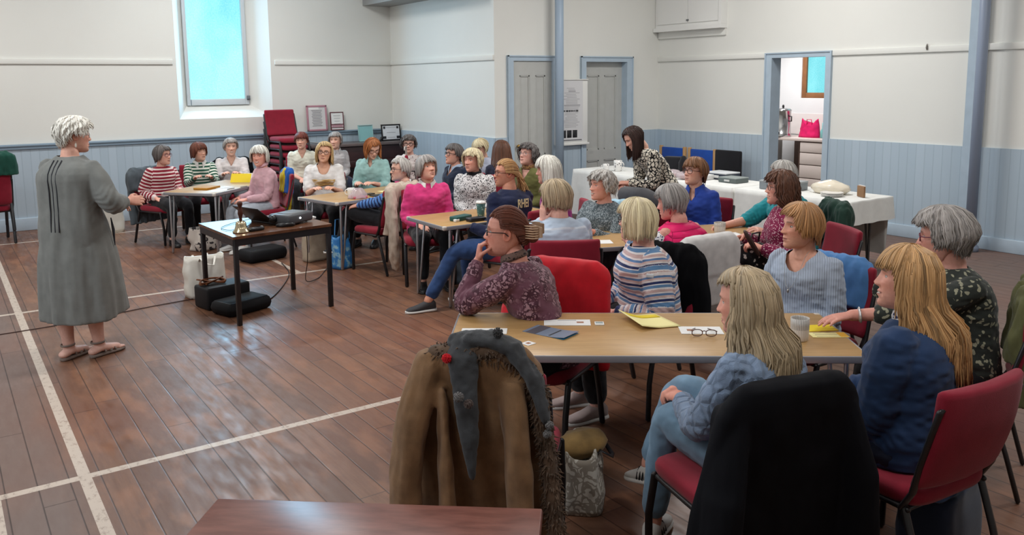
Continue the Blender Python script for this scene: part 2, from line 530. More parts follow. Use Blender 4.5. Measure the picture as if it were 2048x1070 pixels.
def hand_geo(mb, w, d, n, sgn, curl=.35, s=1.0, spread=.08, thumb=.5, curls=None):
    """w wrist, d pointing direction, n palm normal, sgn +1 when the thumb leaves to the left of d (palm down, right hand)"""
    d = nrm(d); n = nrm(np.asarray(n, float) - d * (np.asarray(n, float) @ d)); side = np.cross(-n, d) * sgn
    P = []
    for (t, wd, th) in ((-.012, .024, .019), (.0, .025, .018), (.025, .033, .0165), (.055, .040, .0145), (.080, .041, .012), (.090, .036, .009)):
        an = np.linspace(0, 2 * np.pi, 14, endpoint=False)
        P.append(w + d * t * s + s * (wd * spow(np.cos(an), .8)[:, None] * side + th * spow(np.sin(an), .9)[:, None] * n))
    mb.loft(P)
    L = ((.036, .024, .019), (.041, .027, .020), (.038, .025, .020), (.029, .019, .017))
    for i in range(4):
        off = (1.5 - i) * .0200
        b = w + s * (d * (.083 - .006 * abs(i - 1.2)) + side * off)
        fd = nrm(d + side * spread * (1.5 - i) * .5); pts = [b - fd * .02 * s, b]; r = [.0098, .0098]
        cu = curl if curls is None else curls[i]
        ang = 0
        for j, ln in enumerate(L[i]):
            ang += cu * (.75, 1.0, .7)[j]
            v = fd * math.cos(ang) + n * math.sin(ang)
            pts.append(pts[-1] + v * ln * s); r.append((.0090, .0082, .0066)[j] if i < 3 else (.0080, .0072, .0060)[j])
        mb.tube(pts, np.array(r) * s, k=8)
    b = w + s * (d * .020 + side * .022 + n * .004)
    v1 = nrm(d * .62 + side * .70 + n * .25); v2 = nrm(d * (.85) + side * .25 + n * (.25 + thumb)); v3 = nrm(d + n * (.2 + thumb * 1.1) - side * .1)
    mb.tube([b, b + v1 * .035 * s, b + (v1 * .035 + v2 * .034) * s, b + (v1 * .035 + v2 * .034 + v3 * .024) * s], np.array([.0145, .0115, .0096, .0072]) * s, k=8)

TT = [0, .15, .35, .55, .72, .84, .90, .95, 1.0]
TW = [.178, .172, .158, .160, .166, .164, .140, .096, .060]
TF = [.11, .122, .118, .140, .138, .105, .085, .070, .055]
TB = [.115, .108, .095, .097, .105, .100, .092, .078, .060]

def torso_rings(J, scale=1.0, stout=1.0, t0=0.0, t1=1.0, n=16, k=28, add=0.0):
    R = []
    for t in np.linspace(t0, t1, n):
        st = 1 + (stout - 1) * np.interp(t, [0, .5, .8, .92, 1], [1, 1, .8, .2, 0])
        w = np.interp(t, TT, TW) * st * scale * J['s'] + add; f = np.interp(t, TT, TF) * st * scale * J['s'] + add; b = np.interp(t, TT, TB) * st * scale * J['s'] + add
        b *= (1 + .25 * J.get('hunch', 0) * math.exp(-((t - .82) / .15) ** 2))
        c, F, L = J['spine'](t)
        an = np.linspace(0, 2 * np.pi, k, endpoint=False)
        x = np.where(np.cos(an) > 0, f, b) * spow(np.cos(an), .85); y = w * spow(np.sin(an), .85)
        if .45 < t < .8: x = x + .012 * st * np.clip(np.cos(an), 0, 1) * (np.exp(-((np.abs(y) - .07) / .04) ** 2)) * math.exp(-((t - .63) / .07) ** 2)
        R.append(c + x[:, None] * F + y[:, None] * L)
    return R

def person(label, head, th, hd=None, pitch=0, roll=0, lean=4, s=1.0, stout=1.0, skin=(224, 172, 150), hair=None, brow=None,
           top=None, pants=None, shoes=None, glasses=None, arms='lap', legs='sit', near=False, smile=0.0, seat=.50, sh=None, hs=1.0,
           iris=(.16, .20, .24), earring=None, bend=.03, age=.6, neckfwd=.03, lip=(150, 80, 75), standing=False, hunch=0, vox=None, extra=None, side_lean=0.0):
    """head = world (x, y, z) of the crown; th body heading, hd head heading, sh shoulder heading (degrees)"""
    hd = th if hd is None else hd; sh = th if sh is None else sh
    F, L = rot2(th); Z = np.array([0, 0, 1.0])
    Fs, Ls = rot2(sh)
    sk = np.array([lin(x) for x in skin]) * np.array([1.08, 1.16, 1.18])
    # head frame
    Fh0, Lh0 = rot2(hd); p = math.radians(pitch); r = math.radians(roll)
    Fh = Fh0 * math.cos(p) - Z * math.sin(p); Uh = np.cross(Fh, Lh0)
    Lh = Lh0 * math.cos(r) + Uh * math.sin(r); Uh = np.cross(Fh, Lh)
    crown = np.array(head, float); hc = crown - Uh * .112 * hs
    nb = hc - Uh * .100 * hs - Z * .030 * s - Fs * neckfwd - Fh * .008           # base of the neck
    le = math.radians(lean)
    tl = (nb[2] - seat) / math.cos(le)
    hip = nb - Fs * math.sin(le) * tl - Ls * side_lean; hip[2] = seat
    def spine(t):
        c = hip + (nb - hip) * t - Fs * bend * math.sin(math.pi * t) + Fs * .0
        u = t * t * (3 - 2 * t)
        f = nrm(F * (1 - u) + Fs * u); l = np.cross(Z, f)
        return c, f, l
    J = dict(spine=spine, s=s, hunch=hunch)
    root = thing('person', label, 'person', (hip[0], hip[1], 0.0))
    loc = lambda q: hip + F * q[0] * 1.0 + L * q[1] + Z * q[2]
    B = MB()
    sleeve = MB()
    tp = dict(sleeve='long', neck='crew', thick=.010); tp.update(top or {})
    pos = dict(lap=((.22, .045, .085), (.24, -.03, .075)), table=((.36, .10, .238), (.36, -.10, .238)),
               knees=((.30, .10, .10), (.30, -.10, .10)), side=((.08, .24, .02), (.08, -.24, .02)))
    spec = dict(L={}, R={})
    if isinstance(arms, str): spec['L']['w'], spec['R']['w'] = pos[arms]
    else:
        for kx in 'LR':
            v = arms.get(kx, 'lap')
            spec[kx] = dict(w=pos[v][0 if kx == 'L' else 1]) if isinstance(v, str) else dict(v)
    cs, _, _ = spine(.850)
    paths = []
    r_b = np.array([.044, .044, .040, .038, .036, .030, .026]) * s
    for kx, sg in (('L', 1), ('R', -1)):
        q = spec[kx]
        sj = cs + Ls * sg * (.150 * (1 + (stout - 1) * .5)) * s + Fs * .005
        w = np.array(q['world'], float) if 'world' in q else (hc + (q['hw'][0] * Fh + q['hw'][1] * Lh + q['hw'][2] * Uh) * hs) if 'hw' in q else loc(q['w'])
        pole = q.get('pole', (-.32, .30 * sg, -.80)); pole = F * pole[0] + L * pole[1] + Z * pole[2]
        e, w = ik(sj, w, .285 * s, .245 * s, pole)
        P = limb(sj, e, w); tq = np.linspace(0, 1, len(P))
        B.tube(P, np.interp(tq, np.linspace(0, 1, 7), r_b), k=12)
        hdv = nrm(w - e); hdir = hdv
        if 'hdir' in q: hdir = F * q['hdir'][0] + L * q['hdir'][1] + Z * q['hdir'][2]
        if 'hd3' in q: hdir = Fh * q['hd3'][0] + Lh * q['hd3'][1] + Uh * q['hd3'][2]
        nn = q.get('palm', (0, -.35 * sg, -1)); nn = F * nn[0] + L * nn[1] + Z * nn[2]
        if 'pl3' in q: nn = Fh * q['pl3'][0] + Lh * q['pl3'][1] + Uh * q['pl3'][2]
        hand_geo(B, w, hdir, nn, -sg, q.get('curl', .38), s * .95, thumb=q.get('thumb', .35), curls=q.get('curls'))
        st = tp['sleeve']
        if st == 'long': cut = .955
        elif st == 'three': cut = .80
        elif st == 'elbow': cut = .60
        else: cut = .36
        if st != 'none':
            i = tq <= cut; Q = P[i]; fat = tp.get('fat', 1.0) * (1 + (stout - 1) * .5)
            rr = np.interp(tq[i], [0, .12, .3, .5, .6, .85, .955], np.array([.056, .062, .060, .055, .051, .043, .039]) * s * fat)
            if st in ('short',): rr = np.interp(tq[i], [0, .36], [.068 * s * fat, .066 * s * fat])
            sleeve.tube(Q, rr, k=14)
            paths.append((Q, rr))
        else: paths.append((P[:3], np.full(3, .05)))
        J['arm' + kx] = (sj, e, w)
    B.loft(torso_rings(J, .84, stout, 0, 1.0))
    B.tube([nb - Z * .04, nb + Z * .02, hc - Uh * .075 * hs - Fh * .024, hc - Uh * .03 - Fh * .02], [.066 * s, .056 * s, .051 * s, .046 * s], k=16)
    # legs
    G = MB(); legp = []
    shn = []
    if standing:
        pass
    else:
        lg = {} if isinstance(legs, str) else legs
        for kx, sg in (('L', 1), ('R', -1)):
            kn, an = lg.get(kx, ((.41, .105 * sg, .475), (.38, .11 * sg, .085)))
            hj = hip + L * sg * .09 * s
            kw = hip + F * kn[0] + L * kn[1]; kw[2] = kn[2]
            aw = hip + F * an[0] + L * an[1]; aw[2] = an[2]
            P = limb(hj, kw, aw, soft=.16); tq = np.linspace(0, 1, len(P))
            fat = 1 + (stout - 1) * .7
            rg = np.interp(tq, [0, .25, .5, .62, .8, 1.0], np.array([.096, .088, .066, .062, .056, .050]) * s * fat)
            G.tube(P[:-1], rg[:-1], k=14)
            B.tube(P, np.interp(tq, [0, .25, .5, .7, 1.0], np.array([.075, .068, .050, .045, .036]) * s), k=10)
            legp.append((kw, aw)); fd = lg.get('foot' + kx, (1, .12 * sg, 0)); shn.append((aw, nrm(F * fd[0] + L * fd[1] + Z * fd[2])))
        G.ball(hip + Z * .0 + F * .02, (.14 * s * stout, .19 * s * stout, .105 * s), k=18, m=12, rot=np.stack([F, L, Z], 1))
    # ---- body: one continuous surface, head shaped on top of it
    v = vox or (.0048 if near else .0066)
    bm = fuse(B, v, 2); bv = mverts(bm)
    hm = MB(); cols = []
    bc = np.ones((len(bv), 3)) * sk * .97
    for kx in 'LR':
        dd = np.linalg.norm(bv - J['arm' + kx][2], axis=1)
        bc = bc * (1 - (.10 * np.exp(-(dd / .12) ** 2))[:, None] * np.array([0, 1, 1.1]))
    brow = np.array([lin(x) for x in (brow or (110, 85, 70))])
    head_geo(hm, cols, (hc, Fh, Lh, Uh), sk, brow, smile, iris, near, hs, age, tuple(lin(x) for x in lip))
    nB = len(bv)
    Fq = [tuple(pl.vertices) for pl in bm.polygons]
    allv = np.vstack([bv, hm.verts()]) - np.asarray(ORIG[root.name])
    me = bpy.data.meshes.new('body')
    me.from_pydata(allv.tolist(), [], Fq + [tuple(i + nB for i in f) for f in hm.Fq])
    mcol(me, 'Col', np.vstack([bc] + cols)); mshade(me)
    bpy.data.meshes.remove(bm)
    body = link('body', me, skin_mat(), root); ORIG[body.name] = ORIG[root.name]
    J.update(shn=shn, hc=hc, Fh=Fh, Lh=Lh, Uh=Uh, nb=nb, hip=hip, F=F, L=L, Fs=Fs, Ls=Ls, root=root, hs=hs, body=body, stout=stout, paths=paths)
    # ---- top
    if top is not None and top.get('mat') is not None:
        T = MB(); T.loft(torso_rings(J, 1.0, stout, tp.get('t0', -.06), 1.0, add=tp['thick']))
        T.V += sleeve.V; T.Fq += [tuple(i + T.n for i in f) for f in sleeve.Fq]; T.M += sleeve.M; T.A += sleeve.A; T.n += sleeve.n
        garment(T, tp.get('name', 'jumper'), top['mat'], root, J, v * (1.35 if near else 1.5), tp.get('neck', 'crew'), tp.get('wrinkle', .006), neckr=tp.get('neckr'))
    if pants is not None and not standing:
        gm = fuse(G, .009 if near else .011, 3); gv = mverts(gm); nn = mnormals(gm)
        gv = gv + nn * (.005 * vnoise(gv * np.array([1, 1, 1]), 16, 3) + .003 * vnoise(gv, 38, 5))[:, None]
        msetv(gm, gv - np.asarray(ORIG[root.name])); mshade(gm); gm.name = 'trousers'
        link('trousers', gm, pants, root)
    if shoes is not None:
        for (aw, fd) in shn: shoe(aw, fd, shoes, root, s)
    if hair: make_hair(J, root, near=near, **hair)
    if glasses: make_glasses(J, root, glasses)
    if earring is not None:
        for sg in (1, -1):
            p0 = hc + (Fh * -.010 + Lh * .082 * sg + Uh * -.036) * hs
            M = MB(); M.tube([p0, p0 - Z * .012], .0015, k=6); M.ball(p0 - Z * .026, (.007, .007, .016), k=10, m=7)
            M.build('earring', earring, root)
    return J

def garment(T, name, mat, root, J, vox, neck='crew', wrinkle=.006, neckr=None, stretch=1.8, seed=2):
    """fused cloth shell with its neck opened, folds, and the 'along' coordinate for striped knits"""
    gm = fuse(T, vox, 3)
    gv = mverts(gm); nn = mnormals(gm)
    nb, Fs, Ls = J['nb'], J['Fs'], J['Ls']
    # which limb a vertex belongs to
    c0 = J['spine'](0)[0]; ax = nrm(nb - c0); tors = (nb - gv) @ ax
    dt = np.linalg.norm((gv - nb) - ((gv - nb) @ ax)[:, None] * ax, axis=1) - .15 * J['s'] * J['stout']
    best = dt.copy(); along = tors.copy(); arm = np.zeros(len(gv))
    for Q, rr in J['paths']:
        s_ = along_of(Q)
        for i in range(len(Q) - 1):
            d = Q[i + 1] - Q[i]; L2 = d @ d + 1e-12
            t = np.clip(((gv - Q[i]) @ d) / L2, -1.2 if i == 0 else 0, 1)
            dd = np.linalg.norm(gv - Q[i] - t[:, None] * d, axis=1) - (rr[i] + (rr[i + 1] - rr[i]) * np.clip(t, 0, 1)) - .012 + .02 * np.clip(-t, 0, 2)
            k = dd < best
            best[k] = dd[k]; along[k] = (s_[i] + t * math.sqrt(L2))[k] + .07; arm[k] = 1
    w = wrinkle
    # diagonal folds: stronger across the elbow and the waist
    q = gv * np.array([1, 1, stretch])
    gv = gv + nn * (w * vnoise(q, 13, seed) + w * .55 * vnoise(q, 31, seed + 1))[:, None]
    fold = np.zeros(len(gv))
    for kx in 'LR':
        sj, e, wr = J['arm' + kx]
        de = np.linalg.norm(gv - e, axis=1); s1 = (gv - sj) @ nrm(wr - sj)
        fold += np.exp(-(de / .10) ** 2) * np.sin(s1 * 170 + 6 * vnoise(gv, 9, 4)) * .004
        dw = np.linalg.norm(gv - wr, axis=1); s2 = (gv - wr) @ nrm(e - wr)
        fold += np.exp(-(dw / .09) ** 2) * np.sin(s2 * 240 + 4 * vnoise(gv, 12, 9)) * .0022
    gv = gv + nn * (fold * (w / .006))[:, None]
    msetv(gm, gv)
    mattr(gm, 'along', along + 1.0); mattr(gm, 'arm', arm)
    rel = gv - nb; x = rel @ Fs; y = rel @ Ls; z = rel[:, 2]
    if neck == 'crew': kill = (np.hypot(x, y) < (neckr or .064)) & (z > -.06)
    elif neck == 'scoop': kill = ((((x - .028) / .088) ** 2 + (y / (neckr or .080)) ** 2) < 1) & (z > -.11)
    elif neck == 'v': kill = ((np.hypot(x, y) < .062) & (z > -.05)) | ((x > 0) & (np.abs(y) < .050 * np.clip((z + .115) / .10, 0, 1)) & (z > -.115))
    else: kill = np.zeros(len(gv), bool)
    if kill.any():
        bmx = bmesh.new(); bmx.from_mesh(gm); bmx.verts.ensure_lookup_table()
        bmesh.ops.delete(bmx, geom=[bmx.verts[i] for i in np.nonzero(kill)[0]], context='VERTS')
        for it in range(4):                            # run the cut edge smooth
            bv_ = [v_ for v_ in bmx.verts if v_.is_boundary]; nw = {}
            for v_ in bv_:
                ng = [e_.other_vert(v_).co for e_ in v_.link_edges if e_.is_boundary]
                if ng: nw[v_] = v_.co * .4 + sum(ng, Vector()) / len(ng) * .6
            for v_, c_ in nw.items(): v_.co = c_
        bmx.to_mesh(gm); bmx.free()
    msetv(gm, mverts(gm) - np.asarray(ORIG[root.name])); mshade(gm); gm.name = name
    o = link(name, gm, mat, root); ORIG[o.name] = ORIG[root.name]
    return o

def shoe(aw, fd, mats, root, s=1.0):
    """mats = (upper, sole); heel below the ankle, toe along fd"""
    aw = np.asarray(aw, float); fd = nrm(fd)
    sd = nrm(np.cross(np.array([0, 0, 1.0]), fd)); up = np.cross(fd, sd)
    g = aw - up * (.085 * s)
    R, Q = [], []
    an = np.linspace(0, 2 * np.pi, 18, endpoint=False)
    for (t, w, h, z) in ((-.062, .012, .03, .035), (-.056, .027, .075, .012), (-.035, .034, .098, .012), (.0, .036, .098, .012), (.035, .037, .080, .012), (.075, .041, .062, .012), (.115, .044, .050, .012), (.150, .040, .042, .012), (.174, .028, .034, .014), (.186, .010, .024, .020)):
        c = g + fd * t * s
        zz = np.sin(an); ht = np.where(zz > 0, (h - z) * .5, (h - z) * .5)
        R.append(c + (spow(np.cos(an), .75) * w * s)[:, None] * sd + (((h + z) * .5 + ht * spow(zz, .8)) * s)[:, None] * up)
    for (t, w) in ((-.068, .008), (-.062, .027), (-.035, .038), (.03, .039), (.08, .045), (.12, .048), (.155, .043), (.18, .030), (.192, .008)):
        c = g + fd * t * s
        Q.append(c + (spow(np.cos(an), .6) * w * s)[:, None] * sd + ((.011 + .011 * spow(np.sin(an), .5)) * s)[:, None] * up)
    M = MB(); M.loft(R); o = M.build('shoe', mats[0], root); 
    M = MB(); M.loft(Q); M.build('sole', mats[1], o)
    return o

def make_glasses(J, root, gl):
    hs = J['hs']
    c, Fh, Lh, Uh = J['hc'], J['Fh'], J['Lh'], J['Uh']
    W3 = lambda f, l, u: c + (f * Fh + l * Lh + u * Uh) * hs
    mat, wid, hgt, thick = gl if isinstance(gl, tuple) else (gl, .024, .019, .0022)
    M = MB(); Ln = MB()
    an = np.linspace(0, 2 * np.pi, 25)
    for sg in (1, -1):
        pts = [W3(.094 - .010 * (abs(.033 + wid * spow(math.cos(a), .7) * 1) / .06) ** 2, sg * (.033 + wid * float(spow(np.cos(a), .75))), .006 + hgt * float(spow(np.sin(a), .75))) for a in an]
        M.tube(pts, thick, k=6, round_ends=False)
        ring = np.array(pts[:-1]); ce = ring.mean(0)
        Ln.loft([ring + Fh * .0005, ce + (ring - ce) * .02 + Fh * .001])
        M.tube([W3(.084, sg * (.033 + wid), .012), W3(.06, sg * .079, .012), W3(.0, sg * .0805, .010), W3(-.016, sg * .081, -.004)], thick, k=6)
    M.tube([W3(.095, .011, .009), W3(.099, 0, .012), W3(.095, -.011, .009)], thick, k=6)
    o = M.build('glasses', mat, root)
    Ln.build('lens', lens_mat(), o)

def lens_mat():
    if 'lens' in MATS: return MATS['lens']
    m = plain('lens', (.85, .9, .92, 1), rough=.25, spec=.1); m.node_tree.nodes['Principled BSDF'].inputs['Alpha'].default_value = .05
    return m

def make_hair(J, root, mat, side=-.02, back=-.06, fringe=.05, face=58, vol=.016, curl=0.0, curlf=45, wave=0.0, flare=0.0, taper=.0, locks=220,
              lockr=.0032, near=False, sweep=0.0, tip=.012, bun=None, pony=None, part=None, crown=0.0, frontvol=0.0, droop=1.0, backvol=0.0, name='hair', seed=1, sidevol=0.0, front_in=0.0, swirl=0.0, jag=.008, pull=None, over=0.0):
    """scalp-following hair: a thick shell and many separate locks laid along it"""
    rg = np.random.default_rng(seed + 11)
    hs = J['hs']; c, Fh, Lh, Uh = J['hc'], J['Fh'], J['Lh'], J['Uh']
    ztop, z0 = .108 + vol + crown, .0
    down = np.array([0, 0, -1.0]) * droop - Uh * (1 - droop)
    def path(a, off=0.0, ext=0.0, n=14, endjit=0.0):
        """a (k,) azimuths, 0 = front, + = left -> (n, k, 3) world"""
        ad = np.degrees(np.abs((a + np.pi) % (2 * np.pi) - np.pi))
        sm = lambda x, p, q: np.clip((x - p) / (q - p), 0, 1) ** 2 * (3 - 2 * np.clip((x - p) / (q - p), 0, 1))
        kf = sm(ad, face - 12, face + 12)
        ze = fringe * (1 - kf) + (side + (back - side) * sm(ad, 95, 150)) * kf + endjit - ext * kf
        jn = np.stack([np.cos(a) * 4, np.sin(a) * 4, a * 0], 1); ze = ze + (kf * jag + (1 - kf) * min(jag, .009)) * vnoise(jn, 3.1, seed + 8) + min(jag, .009) * .8 * (1 - kf) * vnoise(jn, 7.7, seed + 9)
        R = np.where(np.cos(a) > 0, .090 + vol + frontvol * np.clip(np.cos(a), 0, 1), .096 + vol + backvol * np.clip(-np.cos(a), 0, 1)) + off
        Wd = .076 + vol + sidevol + off
        phe = np.where(ze > z0, np.arccos(np.clip((ze - z0) / (ztop - z0), -1, 1)), np.pi / 2)
        low = np.clip(z0 - ze, 0, 2)
        tot = phe * .11 + low
        t = np.linspace(0.015, 1, n)[:, None] ** (.85)
        d = t * tot
        ph = np.minimum(d / .11, phe); lo = np.clip(d - phe * .11, 0, None)
        ra = np.sin(ph) ** .86; zz = z0 + (ztop + off - z0) * np.cos(ph) ** .95 if True else 0
        a0 = a; a = a + swirl * (d / (tot + 1e-6)) ** 1.2 * np.clip(np.cos(a), 0, 1) * np.minimum(1, .25 / (.25 + lo * 8))
        sc = 1 + flare * lo - taper * (1 - np.exp(-lo / .045)) * (.35 + .65 * sm(ad, 80, 150))
        inn = front_in * lo * np.clip(1 - np.abs(ad - 65) / 40, 0, 1)
        f = R * spow(np.cos(a), .92) * ra * sc + inn; l = Wd * spow(np.sin(a), .92) * ra * sc
        f = f - over * np.clip((lo - .09) / .09, 0, 1) * np.clip(-np.cos(a) * 1.6, 0, 1); l = l + over * .5 * np.clip((lo - .09) / .09, 0, 1) * np.sin(a) * np.clip(-np.cos(a) * 2 + .3, 0, 1)
        if sweep: l = l + sweep * np.sin(ph) * np.clip(np.cos(a), 0, 1)
        p = c + hs * (f[..., None] * Fh + l[..., None] * Lh + (np.where(lo > 0, z0, zz))[..., None] * Uh) + hs * lo[..., None] * down
        if wave:
            ph2 = d * 2 * np.pi / .09 + 9 * a
            p = p + wave * np.clip(lo / .06, 0, 1)[..., None] * (np.sin(ph2)[..., None] * (np.sin(a)[..., None] * -Fh + np.cos(a)[..., None] * Lh) + np.cos(ph2 * .8)[..., None] * (np.cos(a)[..., None] * Fh + np.sin(a)[..., None] * Lh) * .6)
        return p, d
    M = MB(); tint = []
    k, n = (140, 34) if near else (84, 24)
    a = np.linspace(0, 2 * np.pi, k, endpoint=False)
    P, d = path(a, 0, 0, n, .006 * vnoise(np.stack([np.cos(a) * 3, np.sin(a) * 3, a * 0], 1), 6, seed))
    ctr = c - Uh * .0
    outw = P - (c + ((P - c) @ Uh)[..., None] * Uh); outw /= (np.linalg.norm(outw, axis=2)[..., None] + 1e-6)
    aa = np.broadcast_to(a, P.shape[:2])
    gr = vnoise(np.stack([np.cos(aa).ravel() * 9, np.sin(aa).ravel() * 9, d.ravel() * 3], 1), 1.3, seed).reshape(aa.shape) + .6 * vnoise(np.stack([np.cos(aa).ravel() * 25, np.sin(aa).ravel() * 25, d.ravel() * 4], 1), 1.1, seed + 3).reshape(aa.shape)
    amp = .0035 * np.clip(d / .06, 0.1, 1)
    P = P + outw * (gr * amp)[..., None] * hs
    if curl:
        cn = vnoise(P.reshape(-1, 3), curlf, seed + 5).reshape(aa.shape); cn2 = vnoise(P.reshape(-1, 3), curlf * 2.1, seed + 6).reshape(aa.shape)
        nd = nrm3(P - c)
        P = P + nd * (curl * (1.1 * np.abs(cn) + .5 * cn2))[..., None]
    tn = .5 + .28 * gr
    inner = c + (P - c) * 1.0
    th = tip * np.clip(d / .05, 0, 1)
    inner = P - outw * th[..., None] * hs - (Uh * .004) * 0
    M.loft(P[:, ::-1], caps=False); M.loft(inner, caps=False)
    # rim joining outer and inner sheets
    m_ = n * k
    F = []
    for j in range(k):
        j2 = (j + 1) % k
        F.append((m_ - k + (k - 1 - j), m_ - k + (k - 1 - j2), m_ + m_ - k + j2, m_ + m_ - k + j))
    M.Fq += F; M.M += [0] * len(F)
    top = MB
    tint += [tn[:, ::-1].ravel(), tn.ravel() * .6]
    # crown cap
    M.add(np.vstack([P[0], [c + Uh * (ztop) * hs]]), [(j, (j + 1) % k, k) for j in range(k)][::1]); tint.append(np.append(tn[0], .5))
    # locks
    if locks:
        la = rg.uniform(0, 2 * np.pi, locks)
        nn_ = 11
        LP, ld = path(la, rg.uniform(-.001, .0045, locks), 0, nn_, 0)
        ej = rg.normal(0, 1, (locks,)) * np.where(np.cos(la) > .35, .006, .005 + .075 * abs(min(back, 0)))
        jit = rg.normal(0, 1, (3, locks)) * (.003 + curl * .6)
        tt = np.linspace(0, 1, nn_)
        ow = LP - (c + ((LP - c) @ Uh)[..., None] * Uh); ow /= (np.linalg.norm(ow, axis=2)[..., None] + 1e-6)
        tan = np.cross(ow, Uh)
        for i in range(locks):
            q = LP[:, i].copy()
            if pull is not None:                       # drawn back from the hairline to one gathering point
                fr_ = np.array([.092 + vol, .078 + vol, .108 + vol]); loc3 = lambda v: np.array([v @ Fh, v @ Lh, v @ Uh]) / hs
                d0 = loc3(q[-1] - c) / fr_; d1 = np.array(pull) / fr_; n0_, n1_ = np.linalg.norm(d0), np.linalg.norm(d1); d0, d1 = d0 / n0_, d1 / n1_
                om = math.acos(float(np.clip(d0 @ d1, -.999, .999))); sq = [(math.sin((1 - t) * om) * d0 + math.sin(t * om) * d1) / math.sin(om) for t in tt]
                up_ = .004 * np.sin(np.pi * tt) + rg.uniform(0, .003)
                q = np.array([c + hs * ((v * fr_ * (1 + up_[k] / .09)) @ np.stack([Fh, Lh, Uh])) for k, v in enumerate(sq)])
                ln_ = c + (q - c) * 1.0; n0 = M.n; M.tube(ln_, lockr * hs * (.5 + .6 * np.sin(np.pi * np.clip(tt * .8 + .1, 0, 1))), k=5, round_ends=False, flat=(2.0, .6)); tint.append(np.full(M.n - n0, np.clip(.5 + rg.normal(0, .2), 0, 1))); continue
            tl_ = nrm(q[-1] - q[-2])
            q = q + (tt ** 2)[:, None] * tl_ * ej[i] + (tt[:, None]) * (tan[:, i] * jit[0, i] + ow[:, i] * abs(jit[1, i]) * .8)
            q += tan[:, i] * (np.sin(tt * 5 + la[i] * 7) * .0035)[:, None]
            if curl:
                w_ = tt * np.linalg.norm(q[-1] - q[0]) * 110 + la[i] * 9
                q += (tan[:, i] * np.sin(w_)[:, None] + ow[:, i] * np.cos(w_)[:, None]) * curl * .8
            s0 = int(rg.integers(0, 4))
            q = q[s0:]
            t2 = np.linspace(0, 1, len(q))
            rr = lockr * (.25 + .95 * np.sin(np.pi * np.clip(t2 * .80 + .08, 0, 1)) ** .8) * (1 - .55 * t2 ** 3)
            n0 = M.n
            M.tube(q, rr * hs, k=5, round_ends=False, flat=(2.0, .6))
            tint.append(np.full(M.n - n0, np.clip(.5 + rg.normal(0, .22), 0, 1)))
    if bun is not None:
        for (bf, bl, bu, br) in bun:
            n0 = M.n
            ph = np.linspace(.05, np.pi - .05, 20); thh = np.linspace(0, 2 * np.pi, 40, endpoint=False)
            Pp, Tt = np.meshgrid(ph, thh, indexing='ij')
            rr = br * (1 + .06 * np.sin(Tt * 5 + Pp * 7))
            e = np.stack([np.sin(Pp) * np.cos(Tt), np.sin(Pp) * np.sin(Tt), np.cos(Pp)], 2) * rr[..., None]
            M.loft((c + hs * ((bf + e[..., :1] * .9) * Fh + (bl + e[..., 1:2] * 1.05) * Lh + (bu + e[..., 2:]) * Uh))[::-1])
            tint.append(np.full(M.n - n0, .5) + .25 * np.sin(Tt * 5 + Pp * 7).ravel())
    if pony is not None:
        p0 = c + hs * (pony[0] * Fh + pony[1] * Lh + pony[2] * Uh); ln = pony[3]
        for i in range(46):
            o = rg.normal(0, 1, 3) * .011
            sp = rg.normal(0, 1, 3) * .028
            q = [p0 + o * .4 - Fh * 0]
            for t in np.linspace(.15, 1, 8):
                w_ = .012 * math.sin(t * 9 + i)
                q.append(p0 + o * (.6 + t) + sp * t ** 1.4 * .9 - Fh * (.045 * math.sin(min(t * 1.6, 1.57))) + np.array([0, 0, -1]) * ln * t * (1 + rg.normal(0, .05)) + Lh * w_)
            n0 = M.n; M.tube(q, np.linspace(.0075, .0025, len(q)), k=5, round_ends=False)
            tint.append(np.full(M.n - n0, np.clip(.5 + rg.normal(0, .22), 0, 1)))
    M.A = tint
    return M.build(name, mat, root, attr='tint')

def nrm3(v): return v / (np.linalg.norm(v, axis=-1)[..., None] + 1e-9)
# ------------------------------------------------------------------ the hall itself
XR, YB, YD, XL = 9.53, 12.77, 9.65, 6.41          # right wall, window wall, doors wall, return wall
X0, Y0, ZC = -3.0, -4.0, 4.4

def wall_mat(name, c):
    k = N(name); co = k.coord('Object')
    f = k.noise(co, .8, 3)
    k.base(k.ramp(f, [(0.3, tuple(x * .96 for x in c[:3]) + (1,)), (0.7, c)]))
    k.bump(k.noise(co, 90, 3), .10, .004)
    k.set(rough=.75, spec=.25); return k.m
M_cream = wall_mat('cream_wall_paint', (.785, .785, .742, 1))
M_ceil = wall_mat('ceiling_paint', (.82, .81, .78, 1))
M_white = plain('white_gloss_paint', (.80, .80, .775, 1), rough=.4)
M_blue = plain('pale_blue_paint', rgb(176, 193, 207), rough=.4, var=.04)
def boards_mat(axis):
    k = N('blue_boarding_' + 'xy'[axis]); co = k.coord()
    sp = k.n('ShaderNodeSeparateXYZ'); k.l(co, sp.inputs[0])
    u = k.math('FRACT', k.math('DIVIDE', sp.outputs[axis], .105))
    g = k.ramp(u, [(0, (0, 0, 0, 1)), (.03, (0, 0, 0, 1)), (.07, (1, 1, 1, 1)), (.93, (1, 1, 1, 1)), (.97, (0, 0, 0, 1)), (1, (0, 0, 0, 1))])
    cell = k.n('ShaderNodeTexWhiteNoise', noise_dimensions='1D'); k.l(k.math('FLOOR', k.math('DIVIDE', sp.outputs[axis], .105)), cell.inputs['W'])
    b = k.ramp(cell.outputs[0], [(0, rgb(172, 189, 202)), (1, rgb(180, 196, 209))])
    k.base(k.mix(k.math('MULTIPLY', k.math('SUBTRACT', 1, g), .18), b, rgb(110, 128, 142)))
    k.bump(g, .3, .005); k.set(rough=.4); return k.m
M_bx, M_by = boards_mat(0), boards_mat(1)

